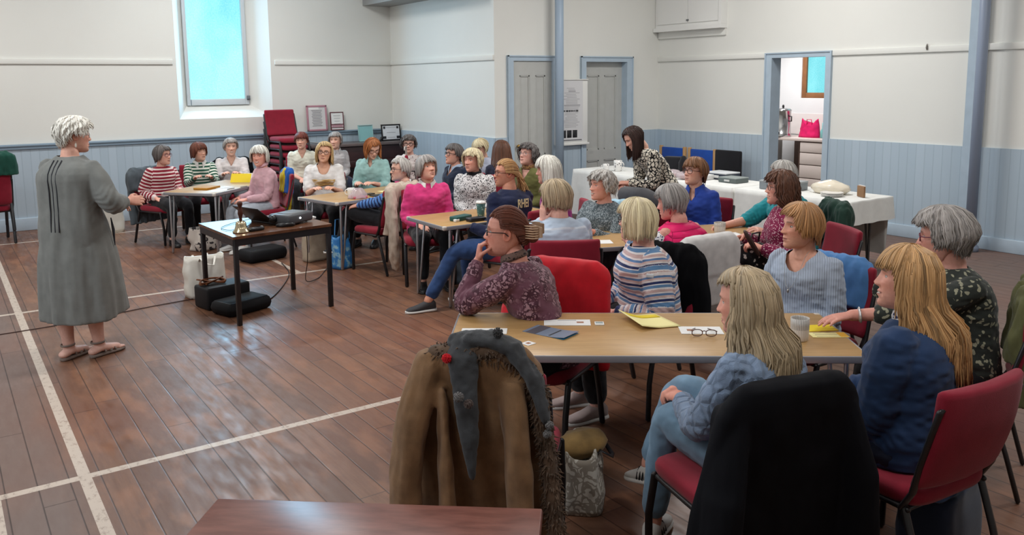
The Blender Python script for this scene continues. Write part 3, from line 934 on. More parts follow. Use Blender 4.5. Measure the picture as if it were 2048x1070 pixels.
def floor_mat():
    k = N('varnished_floorboards'); co = k.coord()
    sp = k.n('ShaderNodeSeparateXYZ'); k.l(co, sp.inputs[0]); X, Y = sp.outputs[0], sp.outputs[1]
    pw = .134
    idx = k.math('FLOOR', k.math('DIVIDE', X, pw)); fx = k.math('FRACT', k.math('DIVIDE', X, pw))
    wn = k.n('ShaderNodeTexWhiteNoise', noise_dimensions='1D'); k.l(idx, wn.inputs['W'])
    yy = k.math('ADD', k.math('DIVIDE', Y, 2.7), k.math('MULTIPLY', wn.outputs[0], 7.3))
    fy = k.math('FRACT', yy)
    w2 = k.n('ShaderNodeTexWhiteNoise', noise_dimensions='2D'); cmb = k.n('ShaderNodeCombineXYZ'); k.l(idx, cmb.inputs[0]); k.l(k.math('FLOOR', yy), cmb.inputs[1]); k.l(cmb.outputs[0], w2.inputs['Vector'])
    grain = k.noise(k.mapping(co, (9, .55, 1)), 6, 5, .65)
    knots = k.noise(k.mapping(co, (3, 1.2, 1)), 2.2, 3)
    board = k.ramp(w2.outputs[0], [(0, rgb(101, 70, 53)), (.5, rgb(114, 80, 61)), (1, rgb(128, 92, 70))])
    c = k.mix(k.math('MULTIPLY', k.ramp(grain, [(.35, (0, 0, 0, 1)), (.62, (1, 1, 1, 1))]), .45), board, rgb(92, 62, 50))
    c = k.mix(k.math('MULTIPLY', k.ramp(knots, [(.50, (0, 0, 0, 1)), (.66, (1, 1, 1, 1))]), .55), c, rgb(150, 104, 76))
    # worn, paler and greyer along the sides of the hall, redder under the middle
    side = k.math('MAXIMUM', k.ramp(k.math('DIVIDE', X, 9.5), [(.035, (1, 1, 1, 1)), (.065, (0, 0, 0, 1))]), k.ramp(k.math('DIVIDE', k.math('ADD', X, k.math('MULTIPLY', Y, -.2)), 9.5), [(.36, (0, 0, 0, 1)), (.50, (1, 1, 1, 1))]))
    c = k.mix(k.math('MULTIPLY', side, .85), c, rgb(112, 97, 91))
    red = k.ramp(k.noise(co, .55, 2), [(.45, (0, 0, 0, 1)), (.62, (1, 1, 1, 1))])
    c = k.mix(k.math('MULTIPLY', red, .25), c, rgb(132, 72, 44))
    seam = k.math('MINIMUM', k.ramp(fx, [(0, (0, 0, 0, 1)), (.018, (0, 0, 0, 1)), (.04, (1, 1, 1, 1)), (.97, (1, 1, 1, 1)), (1, (.2, .2, .2, 1))]),
                  k.ramp(fy, [(0, (0, 0, 0, 1)), (.001, (0, 0, 0, 1)), (.003, (1, 1, 1, 1))]))
    c = k.mix(k.math('MULTIPLY', k.math('SUBTRACT', 1, seam), .8), c, rgb(38, 24, 20))
    # painted court lines, scuffed
    def band(v, p, w): return k.math('LESS_THAN', k.math('ABSOLUTE', k.math('SUBTRACT', v, p)), w / 2)
    def gate(v, lo, hi): return k.math('MULTIPLY', k.math('GREATER_THAN', v, lo), k.math('LESS_THAN', v, hi))
    L = k.math('MULTIPLY', band(X, .47, .055), gate(Y, 3, 11.78))
    for (v, p, w, u, lo, hi) in ((Y, 4.39, .055, X, -2.5, 2.9), (Y, 8.05, .05, X, -2.5, 3.9), (X, 2.945, .05, Y, 8.05, 11.7), (Y, 11.77, .05, X, -2.5, 6.2), (X, .09, .05, Y, 3, 4.36), (Y, 2.27, .05, X, 5.0, 9.0)):
        L = k.math('MAXIMUM', L, k.math('MULTIPLY', band(v, p, w), gate(u, lo, hi)))
    worn = k.ramp(k.noise(k.mapping(co, (1, .6, 1)), 34, 4, .7), [(.34, (.45, .45, .45, 1)), (.48, (1, 1, 1, 1))])
    c = k.mix(k.math('MULTIPLY', k.math('MULTIPLY', L, worn), .9), c, rgb(196, 182, 168))
    k.base(c)
    rg_ = k.n('ShaderNodeMapRange'); k.l(k.noise(k.mapping(co, (4, 1, 1)), 5, 4), rg_.inputs[0])
    rg_.inputs[1].default_value = .3; rg_.inputs[2].default_value = .7; rg_.inputs[3].default_value = .30; rg_.inputs[4].default_value = .52
    k.l(k.math('ADD', rg_.outputs[0], k.math('MULTIPLY', side, .22)), k.b.inputs['Roughness'])
    h = k.math('ADD', k.math('MULTIPLY', seam, .6), k.math('MULTIPLY', k.noise(k.mapping(co, (2.0, .7, 1)), 9, 3), .5))
    k.bump(h, .16, .010); k.set(spec=.42)
    return k.m

b = MB(); b.box((3.3, 4.4, -.06), (13.0, 17.4, .12)); struct(b.build('floor', floor_mat(), smooth=False))
b = MB(); b.box((3.3, 4.4, ZC + .06), (13.0, 17.4, .12)); struct(b.build('ceiling', M_ceil, smooth=False))
# window wall: splayed reveal
WX0, WX1, WZ0, WZ1 = 2.98, 4.36, 1.41, 4.0
GX0, GX1, GZ0, GY = 3.15, 4.07, 1.60, YB + .25
def quad_box(mb, x0, x1, y0, y1, z0, z1): mb.box(((x0 + x1) / 2, (y0 + y1) / 2, (z0 + z1) / 2), (x1 - x0, y1 - y0, z1 - z0))
b = MB()
quad_box(b, X0 - .2, WX0, YB, YB + .3, 0, ZC); quad_box(b, WX1, XL + .15, YB, YB + .3, 0, ZC)
quad_box(b, WX0, WX1, YB, YB + .3, 0, WZ0 - .0); quad_box(b, WX0, WX1, YB, YB + .3, WZ1, ZC)
fr = [(WX0, YB, WZ0), (WX1, YB, WZ0), (WX1, YB, WZ1), (WX0, YB, WZ1)]; bk = [(GX0, GY, GZ0), (GX1, GY, GZ0), (GX1, GY, WZ1), (GX0, GY, WZ1)]
for i in range(3):
    j = (i + 1) % 4
    if i == 2: continue
    b.add([fr[i], fr[j], bk[j], bk[i]], [(0, 1, 2, 3)])
b.add([fr[3], fr[0], bk[0], bk[3]], [(0, 1, 2, 3)])
struct(b.build('wall_back', M_cream, smooth=False))
b = MB(); quad_box(b, XL, XL + .15, YD, YB, 0, ZC); struct(b.build('wall_return', M_cream, smooth=False))
b = MB()
for x0, x1 in ((XL + .15, 6.66), (7.43, 7.97), (8.90, XR + .12)): quad_box(b, x0, x1, YD, YD + .15, 0, ZC)
quad_box(b, 6.66, 7.43, YD, YD + .15, 2.22, ZC); quad_box(b, 7.97, 8.90, YD, YD + .15, 2.22, ZC)
quad_box(b, 6.66, 8.90, YD + .25, YD + .3, 0, 2.4)
struct(b.build('wall_doors', M_cream, smooth=False))
b = MB(); KY0, KY1, KZ = 6.60, 7.48, 2.20
quad_box(b, XR, XR + .14, Y0, KY0, 0, ZC); quad_box(b, XR, XR + .14, KY1, YD, 0, ZC); quad_box(b, XR, XR + .14, KY0, KY1, KZ, ZC)
struct(b.build('wall_right', M_cream, smooth=False))
b = MB(); quad_box(b, X0 - .2, X0, Y0, YB, 0, ZC); struct(b.build('wall_left', M_cream, smooth=False))
b = MB(); quad_box(b, X0 - .2, XR + .14, Y0 - .2, Y0, 0, ZC); struct(b.build('wall_front', M_cream, smooth=False))
# blue boarding, capping and skirting
DZ = 1.135
b = MB(); quad_box(b, X0, XL, YB - .02, YB, .15, DZ); struct(b.build('trim_1', M_bx, smooth=False))
b = MB(); b.box(((X0 + XL) / 2, YB - .03, DZ), (XL - X0, .06, .035), bev=.012); b.box(((X0 + XL) / 2, YB - .022, DZ - .035), (XL - X0, .045, .04), bev=.01); struct(b.build('trim_2', plain('blue_capping', rgb(135, 155, 172), rough=.4), smooth=True, sharp=40))
b = MB(); b.box(((X0 + XL) / 2, YB - .02, .085), (XL - X0, .05, .17), bev=.008); struct(b.build('baseboard_back', M_blue, sharp=40))
b = MB(); quad_box(b, XL - .02, XL, YD, YB, .15, DZ - .005); quad_box(b, XL - .05, XL - .02, YD, YB - .05, 0, .16); struct(b.build('trim_3', M_by, smooth=False))
b = MB()
for x0, x1 in ((XL, 6.61), (7.48, 7.92), (8.95, XR)): quad_box(b, x0, x1, YD - .02, YD, 0, DZ - .005)
struct(b.build('trim_4', M_bx, smooth=False))
b = MB(); quad_box(b, XR - .02, XR, 7.57, YD, .14, DZ - .005); quad_box(b, XR - .02, XR, Y0, 6.53, .14, DZ - .005); struct(b.build('trim_5', M_by, smooth=False))
b = MB()
for y0, y1 in ((Y0, 6.53), (7.57, YD)): b.box((XR - .022, (y0 + y1) / 2, .075), (.045, y1 - y0, .15), bev=.008)
struct(b.build('baseboard_right', M_blue, sharp=40))
# white picture rail
b = MB()
for x0, x1 in ((X0, WX0 - .05), (WX1 + .06, XL)): b.box(((x0 + x1) / 2, YB - .012, 2.235), (x1 - x0, .028, .075), bev=.008)
b.box((XL - .012, (YD + YB) / 2, 2.235), (.028, YB - YD, .075), bev=.008)
for y0, y1 in ((Y0, 6.53), (7.57, YD)): b.box((XR - .012, (y0 + y1) / 2, 2.225), (.028, y1 - y0, .075), bev=.008)
struct(b.build('trim_6', M_cream, sharp=40))
# roof brace in the corner
b = MB(); quad_box(b, 5.93, XL, YD + .2, YB, 3.15, 3.5); struct(b.build('trim_7', plain('grey_beam_paint', rgb(150, 150, 148), rough=.7), smooth=False))

# tall window with frosted panes
def lit_glass(name, c1, c2, es, sc=(6, 6, 2.2), pat=4):
    k = N(name); co = k.coord()
    f = k.noise(k.mapping(co, (1, 1, .5)), 1.6, 3)
    g = k.noise(co, pat * 12, 2)
    c = k.ramp(f, [(.36, c1), (.62, c2)])
    c = k.mix(.12, c, k.ramp(g, [(.3, tuple(x * .55 for x in c1[:3]) + (1,)), (.7, (1, 1, 1, 1))]))
    k.base((.06, .09, .10, 1)); k.l(c, k.b.inputs['Emission Color']); k.set(rough=.25); k.b.inputs['Emission Strength'].default_value = es
    k.bump(k.noise(co, pat * 20, 2), .3, .003)
    return k.m
win = MB()
def bar(mb, p, q, w, d):
    p, q = np.array(p, float), np.array(q, float); c = (p + q) / 2
    L = np.abs(q - p); L[L < 1e-6] = 0; sz = np.array([w, d, w]); k = int(np.argmax(L)); sz = sz.astype(float); sz[k] = L[k]
    mb.box(c, sz, bev=.006)
fy_ = GY - .02
bar(win, (GX0 + .025, fy_, GZ0), (GX0 + .025, fy_, WZ1), .05, .06); bar(win, (GX1 - .03, fy_, GZ0), (GX1 - .03, fy_, WZ1), .06, .06)
win.box(((GX0 + GX1) / 2, fy_, GZ0 + .045), (GX1 - GX0 - .12, .06, .09), bev=.006); bar(win, (GX0 + .06, fy_, WZ1 - .03), (GX1 - .06, fy_, WZ1 - .03), .05, .06)
wo = struct(win.build('window_1', plain('window_frame_paint', rgb(205, 212, 216), rough=.4), sharp=40))
p = MB(); quad_box(p, GX0 + .05, GX1 - .06, GY + .0, GY + .012, GZ0 + .09, WZ1); p.build('pane', lit_glass('frosted_daylit_glass', (.10, .56, .74, 1), (.30, .82, .92, 1), 1.0), wo, smooth=False)
p = MB(); p.box((GX1 - .015, GY - .06, GZ0 + .10), (.05, .03, .07), bev=.006); p.box((GX1 - .03, GY - .085, GZ0 + .09), (.02, .05, .02), bev=.004); p.build('window_latch', plain('grey_metal', rgb(120, 124, 128), rough=.4, metal=.8), wo, sharp=40)

# two grey panel doors
M_door = plain('grey_door_paint', rgb(186, 187, 183), rough=.45, var=.03)
def panel_door(n, x0, x1, leaf0, leaf1, zt, y, ztop):
    b = MB()
    fw = leaf0 - x0
    quad_box(b, x0, leaf0, YD - .035, YD + .15, 0, ztop); quad_box(b, leaf1, x1, YD - .035, YD + .15, 0, ztop); quad_box(b, leaf0, leaf1, YD - .035, YD + .15, zt, ztop)
    for xa, xb in ((x0, x0 + .018), (x1 - .018, x1)): quad_box(b, xa, xb, YD - .05, YD - .03, 0, ztop)
    quad_box(b, x0, x1, YD - .05, YD - .03, ztop - .018, ztop)
    fr_ = struct(b.build('door_%d' % n, M_blue, smooth=False))
    d = MB(); w = leaf1 - leaf0
    cx = (leaf0 + leaf1) / 2
    quad_box(d, leaf0, leaf1, y + .02, y + .035, 0.01, zt)
    st, md = .115, .10
    for xa, xb in ((leaf0, leaf0 + st), (leaf1 - st, leaf1), (cx - md / 2, cx + md / 2)): quad_box(d, xa, xb, y, y + .022, 0.01, zt)
    for za, zb in ((.01, .22), (.70, .86), (zt - .20, zt)):
        quad_box(d, leaf0 + st, cx - md / 2, y, y + .022, za, zb); quad_box(d, cx + md / 2, leaf1 - st, y, y + .022, za, zb)
    for xa, xb in ((leaf0 + st, cx - md / 2), (cx + md / 2, leaf1 - st)):
        for za, zb in ((.22, .70), (.86, zt - .20)):
            for (p0, p1, q0, q1) in ((xa, xa + .018, za, zb), (xb - .018, xb, za, zb), (xa, xb, za, za + .018), (xa, xb, zb - .018, zb)): quad_box(d, p0, p1, y + .006, y + .021, q0, q1)
    lf = d.build('door_leaf', M_door, fr_, smooth=False)
    h = MB(); h.ball((leaf0 + .06, y - .045, 1.0), .027); h.tube([(leaf0 + .06, y, 1.0), (leaf0 + .06, y - .04, 1.0)], .010, k=8); h.build('door_knob', plain('brass', rgb(190, 150, 80), rough=.3, metal=.9), lf)
panel_door(1, 6.61, 7.48, 6.71, 7.39, 2.19, YD - .01, 2.265)
panel_door(2, 7.92, 8.95, 8.02, 8.83, 2.185, YD + .09, 2.265)

# kitchen opening and the kitchen behind it
b = MB()
quad_box(b, XR - .03, XR + .17, 6.53, 6.62, 0, 2.255); quad_box(b, XR - .03, XR + .17, 7.46, 7.57, 0, 2.255); quad_box(b, XR - .03, XR + .17, 6.62, 7.46, 2.185, 2.255)
quad_box(b, XR - .045, XR - .03, 7.55, 7.57, 0, 2.255); quad_box(b, XR - .045, XR - .03, 6.53, 6.55, 0, 2.255); quad_box(b, XR - .045, XR - .03, 6.55, 7.55, 2.24, 2.255)
struct(b.build('door_3', M_blue, smooth=False))
KB = 12.15
M_kit = wall_mat('kitchen_wall_paint', (.82, .82, .83, 1))
b = MB()
quad_box(b, KB, KB + .3, 5.2, 8.25, 0, 2.9); quad_box(b, KB, KB + .3, 8.92, 9.62, 0, 2.9); quad_box(b, KB, KB + .3, 8.25, 8.92, 0, 1.58); quad_box(b, KB, KB + .3, 8.25, 8.92, 2.62, 2.9)
b.add([(KB, 8.92, 1.58), (KB, 8.92, 2.62), (KB + .18, 8.84, 2.62), (KB + .18, 8.84, 1.62)], [(0, 1, 2, 3)])
struct(b.build('wall_kitchen_back', M_kit, smooth=False))
b = MB(); quad_box(b, XR + .14, KB + .3, 9.5, 9.62, 0, 2.9); struct(b.build('wall_kitchen_side', M_kit, smooth=False))
b = MB(); quad_box(b, XR + .14, KB + .3, 5.1, 5.2, 0, 2.9); struct(b.build('wall_kitchen_near', M_kit, smooth=False))
b = MB(); quad_box(b, XR + .14, KB + .3, 5.1, 9.62, 2.9, 3.0); struct(b.build('ceiling_kitchen', M_ceil, smooth=False))
M_tile = plain('kitchen_floor_vinyl', rgb(120, 112, 105), rough=.4)
b = MB(); quad_box(b, XR + .14, KB, 5.2, 9.5, -.02, .004); struct(b.build('floor_kitchen', M_tile, smooth=False))
wood_fr = plain('window_brown_wood', rgb(140, 92, 55), rough=.45, var=.15)
b = MB(); b.box((KB + .05, 8.87, 2.10), (.08, .085, 1.04), bev=.006); b.box((KB + .05, 8.30, 2.10), (.08, .085, 1.04), bev=.006); b.box((KB + .05, 8.585, 1.625), (.08, .49, .09), bev=.006); b.box((KB + .05, 8.585, 2.575), (.08, .49, .09), bev=.006)
wo = struct(b.build('window_2', wood_fr, sharp=40))
b = MB(); quad_box(b, KB + .05, KB + .06, 8.34, 8.83, 1.66, 2.54); b.build('pane', lit_glass('patterned_daylit_glass', (.04, .48, .54, 1), (.20, .72, .76, 1), .95, pat=7), wo, smooth=False)
b = MB(); quad_box(b, KB - .012, KB, 5.3, 9.45, .97, 1.32); struct(b.build('trim_8', plain('splashback', rgb(236, 228, 226), rough=.3), smooth=False))

# iron posts
M_post = plain('post_blue_paint', rgb(158, 176, 194), rough=.4)
M_postg = plain('post_greyblue_paint', rgb(140, 152, 172), rough=.4)
def post(x, y, r, m, lab, z1=ZC):
    t = thing('iron_post', lab, 'post', (x, y, 0))
    b = MB(); b.tube([(x, y, .0), (x, y, z1)], r, k=20, round_ends=False); b.build('shaft', m, t)
    b = MB(); b.tube([(x, y, .0), (x, y, .05), (x, y, .07), (x, y, .22), (x, y, .25)], [r * 1.7, r * 1.7, r * 1.35, r * 1.3, r], k=20, round_ends=False); b.build('base', m, t)
post(7.36, 9.42, .062, M_post, 'slim pale blue iron post standing between the two grey doors')
post(9.30, 4.57, .055, M_postg, 'blue grey iron post in front of the right wall, right of the kitchen doorway')
b = MB(); quad_box(b, 9.47, 9.51, 4.62, 4.80, .15, ZC); struct(b.build('trim_9', M_blue, smooth=False))

# hatch high on the right wall
t = MB(); quad_box(t, XR - .09, XR, 8.32, 9.64, 2.70, 3.7)
hatch = tag(t.build('wall_cupboard', M_white, smooth=False), 'white double door wall cupboard high in the right hand corner', 'cupboard')
for y0, y1 in ((8.36, 8.94), (8.96, 9.58)):
    b = MB(); quad_box(b, XR - .105, XR - .085, y0, y1, 2.75, 3.68); b.build('door', M_white, hatch, smooth=False)
b = MB(); quad_box(b, XR - .12, XR - .085, 8.93, 8.97, 2.78, 2.80); b.build('catch', MATS['grey_metal'], hatch, smooth=False)
b = MB(); quad_box(b, XR - .135, XR, 8.282, 8.33, 2.701, 3.7); quad_box(b, XR - .14, XR, 8.28, 9.64, 2.64, 2.70); b.build('frame', M_white, hatch, smooth=False)
b = MB(); quad_box(b, XR - .03, XR, 8.29, 9.64, 2.54, 2.65); b.build('apron', M_cream, hatch, smooth=False)
b = MB(); b.tube([(XR - .02, 5.29, 2.275), (XR - .045, 5.29, 2.265), (XR - .05, 5.29, 2.24), (XR - .035, 5.29, 2.225)], .006, k=8); b.box((XR - .03, 5.29, 2.25), (.010, .02, .07), bev=.004)
tag(b.build('coat_hook', plain('hook_metal', rgb(150, 146, 140), rough=.5, metal=.3)), 'single small metal hook on the white rail of the right wall', 'hook')
# ------------------------------------------------------------------ chairs and tables
M_red = cloth('maroon_upholstery', rgb(138, 28, 48), weave=500, var=.08, rough=.8)
M_blk = plain('black_frame_steel', rgb(28, 27, 30), rough=.38, spec=.5)
M_steel = plain('chromed_steel', rgb(175, 175, 178), rough=.28, metal=.85)

def chair_proto():
    t = thing('stacking_chair', 'x', 'chair', (0, 0, 0))
    n = 12
    # seat cushion with rounded edge and slight dish
    M = MB(); an = np.linspace(0, 2 * np.pi, 40, endpoint=False)
    sq = lambda r: np.stack([.232 * r * spow(np.cos(an), .38), .235 * r * spow(np.sin(an), .38)], 1)
    R = []
    for r, z in ((.80, .398), (.97, .402), (1.0, .420), (1.0, .445), (.97, .460), (.90, .468), (.6, .464), (.2, .461)):
        p = sq(r); zz = np.full(len(an), z) - .02 * np.clip((p[:, 0] - .12) / .11, 0, 1) ** 2
        R.append(np.column_stack([p[:, 0] + .02, p[:, 1], zz]))
    M.loft(R); M.build('seat', M_red, t)
    # backrest: padded, curved both ways
    M = MB(); R = []
    hs_, ws_ = np.linspace(0, 1, 14), None
    prof = [(0, .02), (.02, .6), (.06, .9), (.12, 1)] + [(v, 1) for v in np.linspace(.2, .85, 8)] + [(.93, .98), (.97, .88), (.99, .6), (1, .05)]
    for (h, k_) in prof:
        z = .475 + .385 * h; x = -.205 - .085 * h - .02 * math.sin(math.pi * h)
        w = .240 * (1 - .02 * h) * (.93 + .07 * k_); d = .030 * (.35 + .65 * k_) if .03 < h < .98 else .030 * k_
        y = w * spow(np.sin(an), .32); xx = d * spow(np.cos(an), .6)
        R.append(np.column_stack([x + xx - .030 * (1 - (y / .23) ** 2) + .012, y, np.full(len(an), z)]))
    M.loft(R); M.build('backrest', M_red, t)
    M = MB()
    for sg in (1, -1):
        M.tube([(-.16, .236 * sg, .40), (-.20, .238 * sg, .47), (-.225, .238 * sg, .58), (-.282, .236 * sg, .79)], .0125, k=8, flat=(1.5, .8))
    M.tube([(-.282, .236, .79), (-.290, .20, .815), (-.30, 0, .82), (-.290, -.20, .815), (-.282, -.236, .79)], .010, k=8)
    M.build('back_frame', M_blk, t)
    M = MB()
    for sg in (1, -1): M.tube([(.20, .225 * sg, .395), (-.18, .228 * sg, .395)], .011, k=8)
    M.tube([(.19, -.22, .392), (.19, .22, .392)], .010, k=8); M.tube([(-.17, -.22, .392), (-.17, .22, .392)], .010, k=8)
    M.build('seat_frame', M_blk, t)
    for sg in (1, -1):
        for (a, b_) in (((.19, .40), (.235, .012)), ((-.165, .40), (-.285, .012))):
            M = MB(); M.tube([(a[0], .228 * sg, a[1]), ((a[0] + b_[0]) / 2 + (.02 if b_[0] > 0 else .0), .229 * sg, .22), (b_[0], .225 * sg, b_[1])], .0125, k=8, flat=(1.4, .9)); M.build('leg', M_blk, t)
    return t
CH0 = chair_proto(); _first = [True]
def chair(x, y, th, label, z=0.0, group=None):
    if _first[0]:
        _first[0] = False; CH0.location = (x, y, z); CH0.rotation_euler = (0, 0, math.radians(th)); CH0['label'] = label
        if group: CH0['group'] = group
        return CH0
    return dup(CH0, (x, y, z), math.radians(th), label, group)
def under(J, label, th, dx=.03, dy=0.0, z=0.0):
    """chair whose seat carries a seated figure"""
    f, l = rot2(th); h = J['hip'] + f * dx + l * dy
    return chair(h[0], h[1], th, label)

def laminate(name, c, dark):
    k = N(name); co = k.coord()
    g = k.noise(k.mapping(co, (1.2, 14, 1)), 5, 4, .6)
    k.base(k.ramp(g, [(.3, dark), (.65, c)])); k.set(rough=.38, spec=.45); return k.m
M_beech = laminate('beech_laminate', rgb(190, 152, 100), rgb(172, 134, 84))
M_edge = plain('grey_table_edging', rgb(150, 150, 155), rough=.4, metal=.3)

def folding_table(name, label, near, phi, Lx, Wd, z=.71, hidden_legs=False, edge=None):
    """near = corner nearest the viewer, Lx runs along phi, Wd to its left"""
    f, l = rot2(phi); o = np.array([near[0], near[1], 0.0])
    c = o + f * Lx / 2 + l * Wd / 2
    t = thing(name, label, 'table', (c[0], c[1], 0)); t.rotation_euler = (0, 0, math.radians(phi))
    b = MB(); b.box((0, 0, z - .004), (Lx - .012, Wd - .012, .012), bev=.003); tp = b.build('tabletop', M_beech, t, origin=(0, 0, 0), sharp=40)
    b = MB(); q = .030
    for (cx, cy, sx, sy) in ((0, Wd / 2 - .004, Lx - .06, .010), (0, -Wd / 2 + .004, Lx - .06, .010), (Lx / 2 - .004, 0, .010, Wd - .06), (-Lx / 2 + .004, 0, .010, Wd - .06)):
        b.box((cx, cy, z - .014), (sx, sy, .032), bev=.003)
    b.build('edging', edge or M_edge, tp, origin=(0, 0, 0), sharp=40)
    b = MB()
    for sx in (1, -1):
        for sy in (1, -1): b.box((sx * (Lx / 2 - .017), sy * (Wd / 2 - .017), z - .014), (.036, .036, .034), bev=.009)
    b.build('corner_cap', plain('pale_corner_plastic', rgb(196, 190, 182), rough=.5), tp, origin=(0, 0, 0), sharp=40)
    b = MB(); b.box((0, 0, z - .035), (Lx - .12, Wd - .10, .02)); b.build('underframe', M_blk, t, origin=(0, 0, 0), smooth=False)
    for sx in (1, -1):
        for sy in (1, -1):
            x, y = sx * (Lx / 2 - .085), sy * (Wd / 2 - .05)
            b = MB(); b.tube([(x, y, z - .03), (x + sx * .010, y, .012)], .0115, k=8); b.tube([(x - sx * .075, y, z - .03), (x - sx * .03, y, .25), (x + sx * .002, y, .012)], .0105, k=8)
            b.build('leg', M_steel, t, origin=(0, 0, 0))
    return t, c
TA, cA = folding_table('folding_table', 'beech topped folding table with the brown and yellow folders at far left', (2.50, 9.38), 40, 1.22, .69)
TB_, cB = folding_table('folding_table', 'beech topped folding table with the pink bottle and yellow papers', (3.28, 7.84), 13, 1.22, .69)
TC, cC = folding_table('folding_table', 'beech topped folding table with the green patterned takeaway cup', (3.42, 5.94), -1, 1.22, .69)
TD, cD = folding_table('folding_table', 'beech folding table half hidden behind the pale banded and pink gilet women', (3.70, 4.56), -22, 1.60, .69)
M_edgeF = plain('white_table_edging', rgb(205, 200, 196), rough=.4)
TF_, cF = folding_table('folding_table', 'long beech topped folding table in the foreground with leaflets and a mug', (1.76, 3.085), -37.0, 1.85, .69)

# projector table: dark polished top, square black legs
def square_table():
    FL, FR, BR, BL = np.array([1.87, 6.53]), np.array([2.71, 6.64]), np.array([2.66, 7.44]), np.array([1.83, 7.36])
    c = (FL + FR + BR + BL) / 4; t = thing('projector_table', 'small dark wood table on black square legs holding laptop and projector', 'table', (c[0], c[1], 0))
    k = N('dark_polished_wood'); co = k.coord(); g = k.noise(k.mapping(co, (2, 12, 1)), 5, 4, .6)
    k.base(k.ramp(g, [(.3, rgb(74, 46, 32)), (.7, rgb(112, 74, 52))])); k.set(rough=.27, spec=.4)
    b = MB(); P = np.array([FL, FR, BR, BL]); P2 = c + (P - c) * 1.03
    b.loft([np.column_stack([P2, np.full(4, .700)]), np.column_stack([P2, np.full(4, .722)])]); b.build('tabletop', k.m, t, smooth=False)
    b = MB(); Pi = c + (P - c) * .985
    for i in range(4):
        p, q = Pi[i], Pi[(i + 1) % 4]; m = (p + q) / 2; d = q - p
        b.box((m[0], m[1], .672), (np.linalg.norm(d), .03, .055), rz=math.atan2(d[1], d[0]))
    b.build('apron', M_blk, t, smooth=False)
    for p in P:
        b = MB(); b.box((p[0] + (c[0] - p[0]) * .03, p[1] + (c[1] - p[1]) * .03, .35), (.036, .036, .70), rz=.13, bev=.005); b.build('leg', M_blk, t, sharp=40)
square_table()

# reddish polished table in the very foreground
k = N('red_brown_varnish'); co = k.coord(); g = k.noise(k.mapping(co, (2, 9, 1), (0, 0, .69)), 4, 4, .6)
k.base(k.ramp(g, [(.3, rgb(100, 56, 46)), (.7, rgb(134, 84, 72))])); k.set(rough=.30, spec=.5)
t = thing('wooden_table', 'red brown polished wooden table cut off by the bottom edge of the photo', 'table', (.715, 1.775, 0)); t.rotation_euler = (0, 0, math.radians(140.5))
b = MB(); b.box((0, 0, .70), (.94, .74, .034), bev=.006); b.build('tabletop', k.m, t, origin=(0, 0, 0), sharp=40)
b = MB()
for sy in (1, -1): b.box((0, sy * .31, .645), (.80, .02, .08))
for sx in (1, -1): b.box((sx * .41, 0, .645), (.02, .60, .08))
b.build('apron', k.m, t, origin=(0, 0, 0), smooth=False)
for sx in (1, -1):
    for sy in (1, -1):
        b = MB(); b.box((sx * .41, sy * .31, .345), (.05, .05, .69), bev=.006); b.build('leg', k.m, t, origin=(0, 0, 0), sharp=40)

# white clothed tables along the right
M_clothw = cloth('white_table_linen', rgb(226, 226, 222), var=.04, weave=350, rough=.8)
def clothed(label, x0, x1, y0, y1, drop, over_end=0.0, legs_near=False, lz=.72):
    cx, cy = (x0 + x1) / 2, (y0 + y1) / 2
    t = thing('trestle_table', 'long trestle table standing beneath ' + label, 'table', (cx, cy, 0))
    b = MB(); b.box((cx, cy, lz - .02), (x1 - x0, y1 - y0, .03), bev=.004); b.build('tabletop', M_beech, t, sharp=40)
    for yy in (y0 + .18, y1 - .18):
        for xx in (x0 + .08, x1 - .08):
            b = MB(); b.tube([(xx, yy, lz - .03), (xx, yy, .012)], .0125, k=8); b.tube([(xx, yy + .07, lz - .03), (xx, yy + .01, .012)], .0105, k=8); b.build('leg', plain('dark_steel', rgb(90, 88, 88), rough=.4, metal=.5), t)
    # cloth: ring profile round the table with pleats growing toward the hem
    m, kk = 12, 220
    an = np.linspace(0, 1, kk, endpoint=False); hx, hy = (x1 - x0) / 2 + .006, (y1 - y0) / 2 + .006
    per = 4 * (hx + hy); s_ = an * per
    P = []; Nn = []
    for s0 in s_:
        if s0 < 2 * hx: P.append((-hx + s0, -hy)); Nn.append((0, -1))
        elif s0 < 2 * hx + 2 * hy: P.append((hx, -hy + s0 - 2 * hx)); Nn.append((1, 0))
        elif s0 < 4 * hx + 2 * hy: P.append((hx - (s0 - 2 * hx - 2 * hy), hy)); Nn.append((0, 1))
        else: P.append((-hx, hy - (s0 - 4 * hx - 2 * hy))); Nn.append((-1, 0))
    P, Nn = np.array(P), np.array(Nn, float)
    for i in range(3): Nn = Nn + np.roll(Nn, 1, 0) + np.roll(Nn, -1, 0); Nn /= np.linalg.norm(Nn, axis=1)[:, None]
    R = []
    for q in (.02, .5, .97): R.append(np.column_stack([P * q + (cx, cy), np.full(kk, lz + .004)]))
    dv = drop(P + (cx, cy)) if callable(drop) else np.full(kk, drop)
    for v in np.linspace(0, 1, m):
        off = .004 + .035 * v ** .8 * (.5 + .5 * np.sin(s_ * 21 + 2.2 * np.sin(s_ * 3.1))) * np.clip(dv / .4, .2, 1) + .03 * v
        R.append(np.column_stack([P + Nn * off[:, None] + (cx, cy), lz + .002 - dv * v]))
    b = MB(); b.loft(R, caps=False)
    o = b.build('tablecloth', M_clothw); tag(o, label, 'tablecloth'); return o
clothed('white tablecloth with cups left of the leopard print blouse', 7.10, 7.80, 7.52, 8.78, .60)
clothed('white tablecloth under the plastic bags and box files', 7.16, 7.86, 6.10, 7.44, .62)
clothed('white tablecloth draped over the right hand end table', 7.18, 7.88, 4.66, 6.06, lambda P: np.where((P[:, 1] < 4.72), .22, .62))

